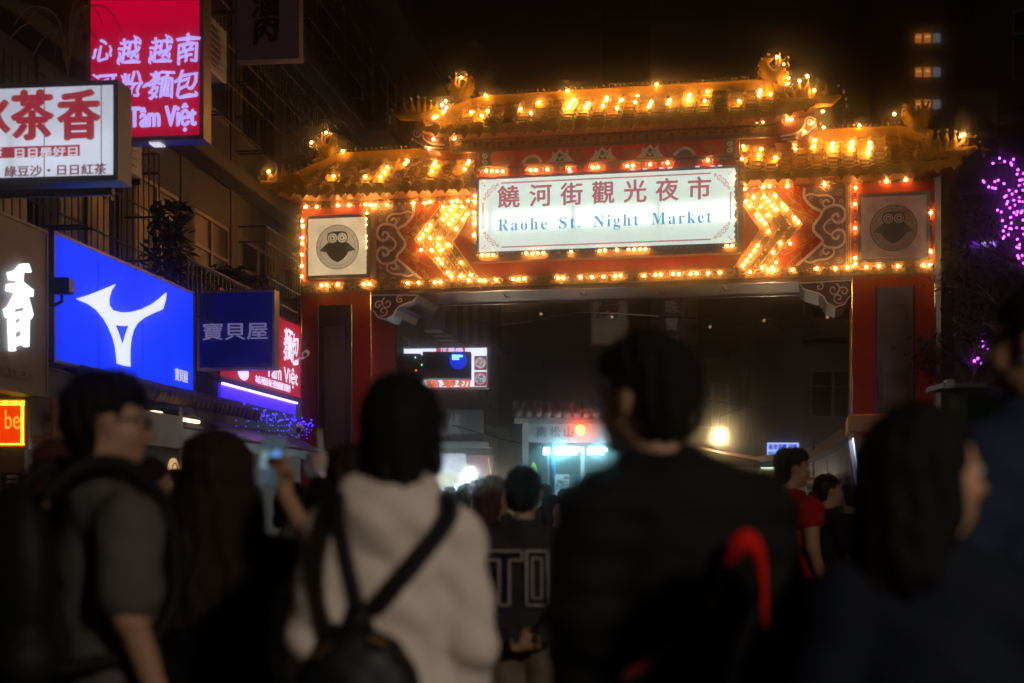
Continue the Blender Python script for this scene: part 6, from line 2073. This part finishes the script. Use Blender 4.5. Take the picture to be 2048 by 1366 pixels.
for sd in (-1, 1):
    P = smoothline([V3(sd * 0.11, -0.19, 1.40), V3(sd * 0.125, -0.10, 1.475), V3(sd * 0.125, 0.02, 1.47), V3(sd * 0.125, 0.12, 1.36), V3(sd * 0.15, 0.13, 1.15), V3(sd * 0.18, 0.02, 1.02), V3(sd * 0.14, -0.17, 0.98)], 4)
    q_ = [('c', V3(*P[i]) * s_, V3(*P[i + 1]) * s_, 0.021, 0.021, 0.01) for i in range(len(P) - 1)]
    solid_obj('strap', strapm, tb, q_, 0.012)
solid_obj('bag_body', cloth('black_nylon', (0.009, 0.009, 0.01), rough=0.6), tb, [('e', V3(0, -0.22, 1.2) * s_, (0.15, 0.09, 0.24), 0), ('c', V3(-0.07, -0.22, 1.0) * s_, V3(0.07, -0.22, 1.0) * s_, 0.09, 0.09)], 0.016)
# woman filming with her phone
Yw = 4.0
t, A, hp = person('long haired woman in black raising a phone in her right hand', X_(432, Yw), Yw, 6, 1.60, res=0.010, female=True, hair='loose', hairmat=hairb, top=blackc, sleeve='short', puff=0.016, bottom=blackc, turn=5, hairw=1.18,
        arms={1: ((0.30, 0.12, 1.33), (0.19, 0.20, 1.53), (-0.15, 0.1, 1.0), 0.75, (-0.5, -0.8, 0.1))})
pw = Vector(t.matrix_world @ Vector((0, 0, 0)))
def loc_of(tt, v):
    a = tt.rotation_euler.z
    return (tt.location.x + v[0] * math.cos(a) - v[1] * math.sin(a), tt.location.y + v[0] * math.sin(a) + v[1] * math.cos(a), v[2])
wr = A[1][2]
ph_ = thing('phone', 'phone with blue glowing screen held up by the long haired woman', 'phone', loc_of(t, (wr[0] - 0.035, wr[1] + 0.015, wr[2] + 0.09)), math.radians(-8))
ph_.rotation_euler = (math.radians(-8), math.radians(4), math.radians(-8))
MB().bbox(-0.039, 0.039, -0.004, 0.005, -0.078, 0.078, 0.003).build('case', mat('phone_case', (0.3, 0.33, 0.35), 0.3), ph_)
box('screen', mat('phone_screen', (0.1, 0.2, 0.3), 0.2, var=0.8, scale=18, emit=(0.05, 0.07, 0.09), est=0.5), ph_, -0.035, 0.035, -0.0065, -0.0042, -0.072, 0.072)
MB().prism([(0.012 + 0.016 * math.cos(a), 0.02 + 0.016 * math.sin(a)) for a in range(6)], -0.009, -0.0068).build('screen_light', mat('phone_blue', (0.1, 0.3, 0.8), 0.3, emit=(0.12, 0.30, 0.75), est=0.9), ph_)
MB().box(-0.033, -0.012, -0.009, -0.0068, -0.02, 0.03).build('screen_light', mat('phone_grey', (0.3, 0.4, 0.45), 0.3, emit=(0.16, 0.26, 0.30), est=0.8), ph_)
# woman in the pale hoodie
Yh = 3.35
hood_c = cloth('cream_fleece', (0.72, 0.62, 0.54), var=0.05, rough=0.95, scale=12)
th_, A, hp = person('woman in cream white hoodie seen from behind, carrying a small black backpack', X_(783, Yh), Yh, 6, 1.70, res=0.011, female=True, hair='tail', hairmat=hairm, top=hood_c, puff=0.027, fold=0.007, hood=True, bottom=blackc, turn=-12, hemz=0.80, hairw=1.05, wide=0.84, arms={-1: ((-0.18, -0.03, 1.08), (-0.178, 0.06, 0.85)), 1: ((0.18, -0.03, 1.08), (0.178, 0.06, 0.85))}, headx=0.025, sleeve='long')
tc_, A, hp = person('person with brown hair between the phone and the cream hoodie, holding up a cup', X_(714, 4.4), 4.4, -8, 1.57, res=0.010, hair='messy', hairmat=hairb, top=cloth('brown_sweat', (0.06, 0.045, 0.035)), bottom=blackc, turn=-20,
        arms={-1: ((-0.31, 0.12, 1.32), (-0.245, 0.30, 1.54), (0.05, 0.15, 1.0), 0.8, (0.8, 0.3, 0.0))}, sleeve='three')
wr = A[-1][2]
cp = thing('drink_cup', 'clear plastic cup of pale drink with a straw held up beside the phone', 'cup', loc_of(tc_, (wr[0] + 0.035, wr[1] + 0.01, wr[2] + 0.02)))
MB().tube([(0, 0, 0), (0, 0, 0.125)], [0.036, 0.047], 18).build('cup', mat('cup_milk', (0.55, 0.42, 0.38), 0.25, var=0.3, scale=25), cp, smooth=True)
MB().tube([(0, 0, 0.126), (0, 0, 0.132)], 0.05, 18).build('lid', mat('cup_lid', (0.5, 0.45, 0.5), 0.2), cp)
MB().tube([(0.0, 0, 0.10), (-0.01, 0, 0.21)], 0.006, 8).build('straw', mat('straw_pale', (0.6, 0.55, 0.5), 0.4), cp)
solid_obj('carrier_bag', mat('carrier_film', (0.45, 0.38, 0.5), 0.15, var=0.3, scale=15), cp, [('c', V3(0, 0, 0.0), V3(0, 0, 0.06), 0.047, 0.052), ('c', V3(-0.04, 0, 0.06), V3(-0.06, 0, 0.13), 0.012, 0.006)], 0.008, disp=lambda X, Y, Z: 0.003 * np.sin(X * 150 + Z * 90))
tb = thing('small_backpack', 'small black backpack with gold zip on the cream hoodie', 'backpack', (th_.location.x, th_.location.y, 0), math.radians(6))
nyl = mat('glossy_black_nylon', (0.008, 0.008, 0.010), 0.5, spec=0.3, bump=0.2, scale=20)
bagc = V3(-0.09, -0.27, 1.0)
solid_obj('bag_body', nyl, tb, [('e', V3(-0.075, -0.25, 0.99), (0.135, 0.075, 0.15), 0), ('c', V3(-0.14, -0.25, 0.80), V3(0.0, -0.25, 0.80), 0.09, 0.09), ('c', V3(-0.08, -0.22, 1.13), V3(-0.08, -0.22, 1.17), 0.04, 0.03)], 0.012, disp=lambda X, Y, Z: 0.003 * np.sin(Z * 60) * np.sin(X * 50))
for sd, top_, mid in ((-1, (-0.125, -0.165, 1.37), (-0.105, -0.225, 1.28)), (1, (0.125, -0.165, 1.37), (0.045, -0.235, 1.27))):
    P = smoothline([V3(sd * 0.12, -0.02, 1.42), V3(sd * 0.125, -0.10, 1.415), V3(*top_), V3(*mid), V3(-0.06 + sd * 0.02, -0.24, 1.17)], 4)
    solid_obj('strap', strapm, tb, [('c', V3(*P[i]), V3(*P[i + 1]), 0.018, 0.018, 0.01) for i in range(len(P) - 1)], 0.010)
gz_ = mat('gold_zip', (0.5, 0.3, 0.08), 0.3, metal=0.9)
for a0, a1 in ((115, 135), (65, 80), (40, 50)):
    MB().tube([(-0.075 + 0.135 * math.cos(math.radians(a)), -0.335 + 0.03 * abs(math.cos(math.radians(a))), 0.985 + 0.135 * math.sin(math.radians(a))) for a in range(a0, a1 + 1, 5)], 0.006, 6).build('zip', gz_, tb)
MB().box(-0.088, -0.07, -0.345, -0.335, 0.92, 1.0).build('reflective_tab', mat('tab_cream', (0.5, 0.4, 0.33), 0.4), tb)
MB().box(-0.105, -0.08, -0.345, -0.335, 0.83, 0.88).build('reflective_tab', mat('tab_cream', (0.5, 0.4, 0.33), 0.4), tb)
for x in (0.0, 0.022):
    MB().tube([(x + 0.011 * math.cos(a * 0.5), -0.345, 0.87 + 0.011 * math.sin(a * 0.5)) for a in range(14)], 0.0025, 5, False).build('ring', mat('ring_metal', (0.7, 0.6, 0.5), 0.2, metal=1.0), tb)
# tall man in the middle
Ym = 3.3
puffm = cloth('black_puffer_nylon', (0.0055, 0.005, 0.006), rough=0.8)
tm_, A, hp = person('tall man in black quilted jacket, back turned, blocking the middle of the view', X_(1352, Ym), Ym, 10, 1.765, res=0.012, hair='messy', top=puffm, puff=0.036, quilt=0.006, wide=0.95, bottom=blackc, turn=40, fold=0.004, hr=1.12, hairw=1.08, hemz=0.72, headx=-0.07,
        arms={-1: ((-0.215, -0.02, 1.11), (-0.20, 0.08, 0.87)), 1: ((0.215, -0.02, 1.11), (0.20, 0.08, 0.87))})
tb = thing('sling_bag', 'black sling bag with bright red rim on the tall man\'s back', 'bag', (tm_.location.x, tm_.location.y, 0), math.radians(10))
redn = mat('red_nylon', (0.50, 0.012, 0.008), 0.85, spec=0.1)
dredn = mat('dark_red_webbing', (0.14, 0.012, 0.012), 0.8)
P = smoothline([V3(0.055, -0.20, 1.27), V3(0.075, -0.22, 1.315), V3(0.10, -0.22, 1.325), V3(0.125, -0.22, 1.28), V3(0.135, -0.215, 1.20), V3(0.138, -0.21, 1.12)], 4)
rads = np.interp(np.linspace(0, 1, len(P)), [0, 0.25, 0.45, 0.7, 1], [0.010, 0.022, 0.019, 0.009, 0.004])
solid_obj('red_rim', redn, tb, [('c', V3(*P[i]), V3(*P[i + 1]), rads[i], rads[i + 1], 0.01) for i in range(len(P) - 1)], 0.010)
P = smoothline([V3(0.05, -0.21, 1.27), V3(0.01, -0.22, 1.18), V3(-0.06, -0.22, 1.10), V3(-0.17, -0.19, 1.03)], 4)
solid_obj('strap', dredn, tb, [('c', V3(*P[i]), V3(*P[i + 1]), 0.014, 0.012, 0.01) for i in range(len(P) - 1)], 0.010)
solid_obj('bag_body', strapm, tb, [('c', V3(0.09, -0.17, 1.22), V3(-0.02, -0.18, 1.08), 0.055, 0.07), ('c', V3(-0.02, -0.18, 1.08), V3(-0.10, -0.16, 1.02), 0.07, 0.06)], 0.014)
# boy in the dark jersey
Yj = 6.3
jers = cloth('charcoal_jersey', (0.035, 0.03, 0.036))
tj, A, hp = person('young man in charcoal jersey printed TO, hands clasped behind his back', X_(1048, Yj), Yj, -4, 1.56, res=0.010, hair='short', top=jers, puff=0.028, bottom=khaki, turn=-8, hr=1.04, hemz=0.86,
        arms={-1: ((-0.265, -0.09, 1.12), (-0.03, -0.21, 0.90), (1.0, -0.1, -0.1), 0.7, (0, -1, 0)), 1: ((0.265, -0.09, 1.12), (0.07, -0.20, 0.875), (-1.0, -0.1, 0.05), 0.7, (0, -1, 0))})
lt = MB()
def back_y(x, z):
    return -0.128 - 0.02 + 0.9 * x * x
def outl(P, wd=0.011):
    P = P + [P[0]]
    V = []
    for i in range(len(P) - 1):
        a, b = P[i], P[i + 1]
        n_ = max(2, int(math.hypot(b[0] - a[0], b[1] - a[1]) / 0.03))
        for k in range(n_):
            V.append((a[0] + (b[0] - a[0]) * k / n_, a[1] + (b[1] - a[1]) * k / n_))
    V.append(P[0])
    lt.tube([(x, back_y(x, z), z) for x, z in V], wd / 2, 5, False)
outl([(-0.155, 1.205), (0.0, 1.205), (0.0, 1.165), (-0.055, 1.165), (-0.055, 0.97), (-0.10, 0.97), (-0.10, 1.165), (-0.155, 1.165)])
outl([(0.02, 1.205), (0.11, 1.205), (0.11, 0.97), (0.02, 0.97)])
outl([(0.045, 1.175), (0.085, 1.175), (0.085, 1.0), (0.045, 1.0)], 0.009)
lt.build('jersey_print', mat('print_cream', (0.5, 0.44, 0.4), 0.6), tj)
# passers between the near figures and the gate
person('woman with long reddish hair in black, facing right', X_(985, 8.0), 8.0, -68, 1.56, res=0.012, female=True, hair='long', hairmat=hairr, top=blackc, bottom=denim, turn=-10)
person('small smiling woman with dark hair framed between two men', X_(1108, 10.5), 10.5, -128, 1.47, res=0.012, female=True, hair='long', top=blackc, bottom=denim, turn=0, skin=skin2)
person('man in bright red vest over a green shirt, looking right', X_(1582, 9.0), 9.0, -62, 1.75, res=0.012, hair='messy', top=cloth('red_fleece_vest', (0.40, 0.008, 0.008)), sleeve='none', puff=0.03, bottom=blackc, turn=-20, skin=skinm, hemz=0.84, walk=0.1)
sh_ = [o for o in bpy.data.objects if o.get('label', '').startswith('man in bright red vest')][0]
solid_obj('collar', cloth('green_shirt', (0.05, 0.14, 0.05)), sh_, [('c', V3(-0.06, 0.05, 1.46), V3(0, 0.115, 1.40), 0.03, 0.03), ('c', V3(0.06, 0.05, 1.46), V3(0, 0.115, 1.40), 0.03, 0.03), ('c', V3(0, 0.12, 1.40), V3(0, 0.13, 1.33), 0.03, 0.02)], 0.012)
person('young man in black T-shirt with short cropped sides, looking right', X_(1655, 10.5), 10.5, -60, 1.62, res=0.012, hair='short', top=blackc, sleeve='short', puff=0.02, bottom=blackc, turn=-22, hr=1.03, skin=skin2,
       arms={1: ((0.24, 0.0, 1.1), (0.2, 0.2, 1.0), (0, 1, 0.2), 0.6, (0, 0, -1))})
gl = thing('yellow_glove', 'yellow green glove on the hand of the man in black T-shirt', 'glove', at(1640, 1158, 10.25))
solid_obj('glove', mat('glove_lime', (0.35, 0.45, 0.06), 0.6), gl, hand(V3(0, 0, 0), V3(-0.3, -0.2, -0.6), V3(0, -1, 0), 1, 0.6, 1.15), 0.008)
# near right: woman with long hair, man at the edge
Yr = 2.5
person('woman with thick long black hair in navy, close at the right, her face turned right', X_(1866, Yr), Yr, -6, 1.565, res=0.012, female=True, hair='long', top=navyc, puff=0.03, bottom=navyc, turn=-72, hr=1.04, hairw=1.12, wide=1.0, hairlen=0.45, skin=skin2)
te, A, hp = person('tall man in navy hooded jacket cut by the right edge, lilac mask on his chin', X_(2090, 3.0), 3.0, 30, 1.86, res=0.012, hair='short', top=cloth('navy_hooded_jacket', (0.012, 0.02, 0.04)), puff=0.05, hood=True, bottom=blackc, turn=22, hr=1.05, skin=skinm,
       arms={-1: ((-0.33, 0.02, 1.10), (-0.22, 0.16, 1.27), (0.3, 0.2, 0.9), 0.8, (1, 0.3, 0)), 1: ((0.26, -0.03, 1.1), (0.25, 0.06, 0.87))}, sleeve='three')
lm = mat('lilac_mask', (0.3, 0.22, 0.5), 0.7)
solid_obj('face_mask', lm, te, [('e', hp(0, 0.055, -0.075), (0.048, 0.042, 0.024), math.radians(22))], 0.009)
MB().tube([hp(-0.05, 0.06, -0.06), hp(-0.085, 0.0, -0.03), hp(-0.09, -0.02, -0.01)], 0.003, 5).build('mask_loop', lm, te)
# others further off
person('woman in denim shorts, her bare legs showing past the tall man', X_(1192, 7.0), 7.0, 10, 1.56, res=0.014, female=True, hair='bob', top=blackc, bottom=cloth('blue_denim', (0.05, 0.08, 0.13)), legs='shorts', puff=0.02)
person('person with reddish dark hair behind the man in glasses, ear towards us', X_(108, 5.4), 5.4, 50, 1.64, res=0.014, hair='bob', hairmat=hairr, top=greyc, bottom=blackc, turn=20)
person('man with cropped brown hair seen past the glasses man\'s chin', X_(300, 6.2), 6.2, -30, 1.60, res=0.014, hair='short', hairmat=hairb, top=cloth('brown_knit', (0.07, 0.05, 0.04)), bottom=blackc, turn=-30)
person('person in black cut by the lower left edge', X_(-40, 3.6), 3.6, 10, 1.44, res=0.014, hair='bob', top=blackc, puff=0.04, bottom=blackc)
person('person in dark coat behind the raised phone', X_(585, 6.6), 6.6, 0, 1.50, res=0.016, hair='bob', top=blackc, bottom=blackc)
crowd = [(862, 13.0, 1.62, -10, 'short', 'dark_green_top', (0.03, 0.05, 0.04), 'crowd head in front of the phone stall\'s left end'), (888, 16.0, 1.56, 10, 'bob', 'dark_top_a', (0.02, 0.02, 0.03), 'small dark head second in the stall crowd'),
         (912, 12.5, 1.52, 0, 'short', 'brown_top', (0.06, 0.04, 0.03), 'dark head below the iPhone card'), (938, 10.2, 1.55, -60, 'short', 'grey_top', (0.06, 0.06, 0.06), 'man beside the reddish haired woman, half turned right'),
         (958, 14.0, 1.66, 5, 'messy', 'black_top_b', (0.015, 0.015, 0.015), 'dark head right of the iPhone card'), (1140, 15.0, 1.58, 0, 'long', 'wine_top', (0.06, 0.015, 0.02), 'person outside the booth near the tall man\'s shoulder'),
         (1632, 12.6, 1.53, 0, 'bob', 'black_top_c', (0.012, 0.012, 0.012), 'dark head between red vest man and black T-shirt man'), (1700, 13.0, 1.58, 20, 'messy', 'black_top_d', (0.015, 0.013, 0.012), 'dark head right of the man in black T-shirt'),
         (1520, 12.0, 1.50, 0, 'short', 'dark_top_e', (0.02, 0.02, 0.025), 'head left of the red vest man'), (655, 12.0, 1.55, 0, 'short', 'dark_top_f', (0.02, 0.02, 0.025), 'head in front of the left gate column'),
         (350, 9.0, 1.62, -20, 'bob', 'white_top', (0.35, 0.34, 0.35), 'person in white before the lit shop'), (255, 9.5, 1.60, 30, 'short', 'dark_top_g', (0.03, 0.03, 0.03), 'head below the chin line of the shop front')]
for (px, Y, H, rot, hr_, mn, c_, lab) in crowd:
    person(lab, X_(px, Y), Y, rot, H, res=0.02, hair=hr_, female=hr_ in ('bob', 'long'), top=cloth(mn, c_), bottom=blackc, tres=0.02)

more = [(1003, 18.0, 1.60, 0, 'messy', 'dark_top_h', (0.03, 0.02, 0.02), 'tiny dark head left of the young man in the jersey'), (1128, 19.0, 1.62, 20, 'short', 'dark_top_i', (0.03, 0.03, 0.04), 'tiny head at the booth\'s poster'),
        (872, 20.0, 1.66, 0, 'bob', 'dark_top_j', (0.03, 0.03, 0.03), 'tiny head far left in the stall crowd'), (925, 19.0, 1.64, -20, 'short', 'dark_top_k', (0.04, 0.03, 0.03), 'tiny head under the price cards'),
        (975, 17.0, 1.60, 15, 'short', 'dark_top_l', (0.03, 0.03, 0.03), 'tiny head at the yellow pole'), (1600, 18.0, 1.58, 0, 'messy', 'dark_top_m', (0.03, 0.03, 0.03), 'tiny head before the wrapped stall goods'),
        (1712, 17.0, 1.62, 0, 'bob', 'dark_top_n', (0.03, 0.03, 0.03), 'tiny head at the foot of the leaning white panel')]
for (px, Y, H, rot, hr_, mn, c_, lab) in more:
    person(lab, X_(px, Y), Y, rot, H, res=0.022, hair=hr_, female=hr_ in ('bob', 'long'), top=cloth(mn, c_), bottom=blackc, tres=0.022)

for k, (px, Y, H, rot, hr_, lab) in enumerate([(850, 15.0, 1.60, 10, 'short', 'head at the left end of the phone stall counter'), (900, 22.0, 1.68, 0, 'messy', 'very small head between the first price cards'),
        (950, 21.0, 1.70, -10, 'bob', 'very small head below the maroon panel'), (1090, 16.0, 1.64, 0, 'short', 'head between the jersey man and the booth poster'), (1020, 24.0, 1.72, 0, 'short', 'very small head behind the young man in the jersey'),
        (1548, 14.5, 1.60, 0, 'bob', 'dark head just behind the red vest man'), (1672, 20.0, 1.66, 0, 'short', 'very small head under the round jelly sign'), (640, 10.5, 1.56, 10, 'bob', 'dark head below the raised cup'),
        (165, 12.0, 1.62, 0, 'short', 'dark head at the foot of the orange pipe'), (390, 13.0, 1.64, 0, 'messy', 'dark head before the round menus')]):
    person(lab, X_(px, Y), Y, rot, H, res=0.022, hair=hr_, female=hr_ == 'bob', top=cloth('crowd_top_%d' % k, (0.02 + 0.015 * (k % 3), 0.02 + 0.01 * (k % 2), 0.025)), bottom=blackc, tres=0.022)
# ------------------------------------------------------------------ volume added for the soft lens glow round the lamps
hm = bpy.data.materials.new('glow_volume')
hm.use_nodes = True
ht = hm.node_tree
ht.nodes.remove(ht.nodes['Principled BSDF'])
pv = ht.nodes.new('ShaderNodeVolumePrincipled')
pv.inputs['Color'].default_value = (0.95, 0.93, 0.9, 1)
pv.inputs['Density'].default_value = GLOW_HAZE
pv.inputs['Anisotropy'].default_value = GLOW_HAZE_G
ht.links.new(pv.outputs[0], ht.nodes['Material Output'].inputs['Volume'])
MB().box(-60, 60, -25, 130, -1.3, 50).build('glow_haze', hm, None, kind='stuff')
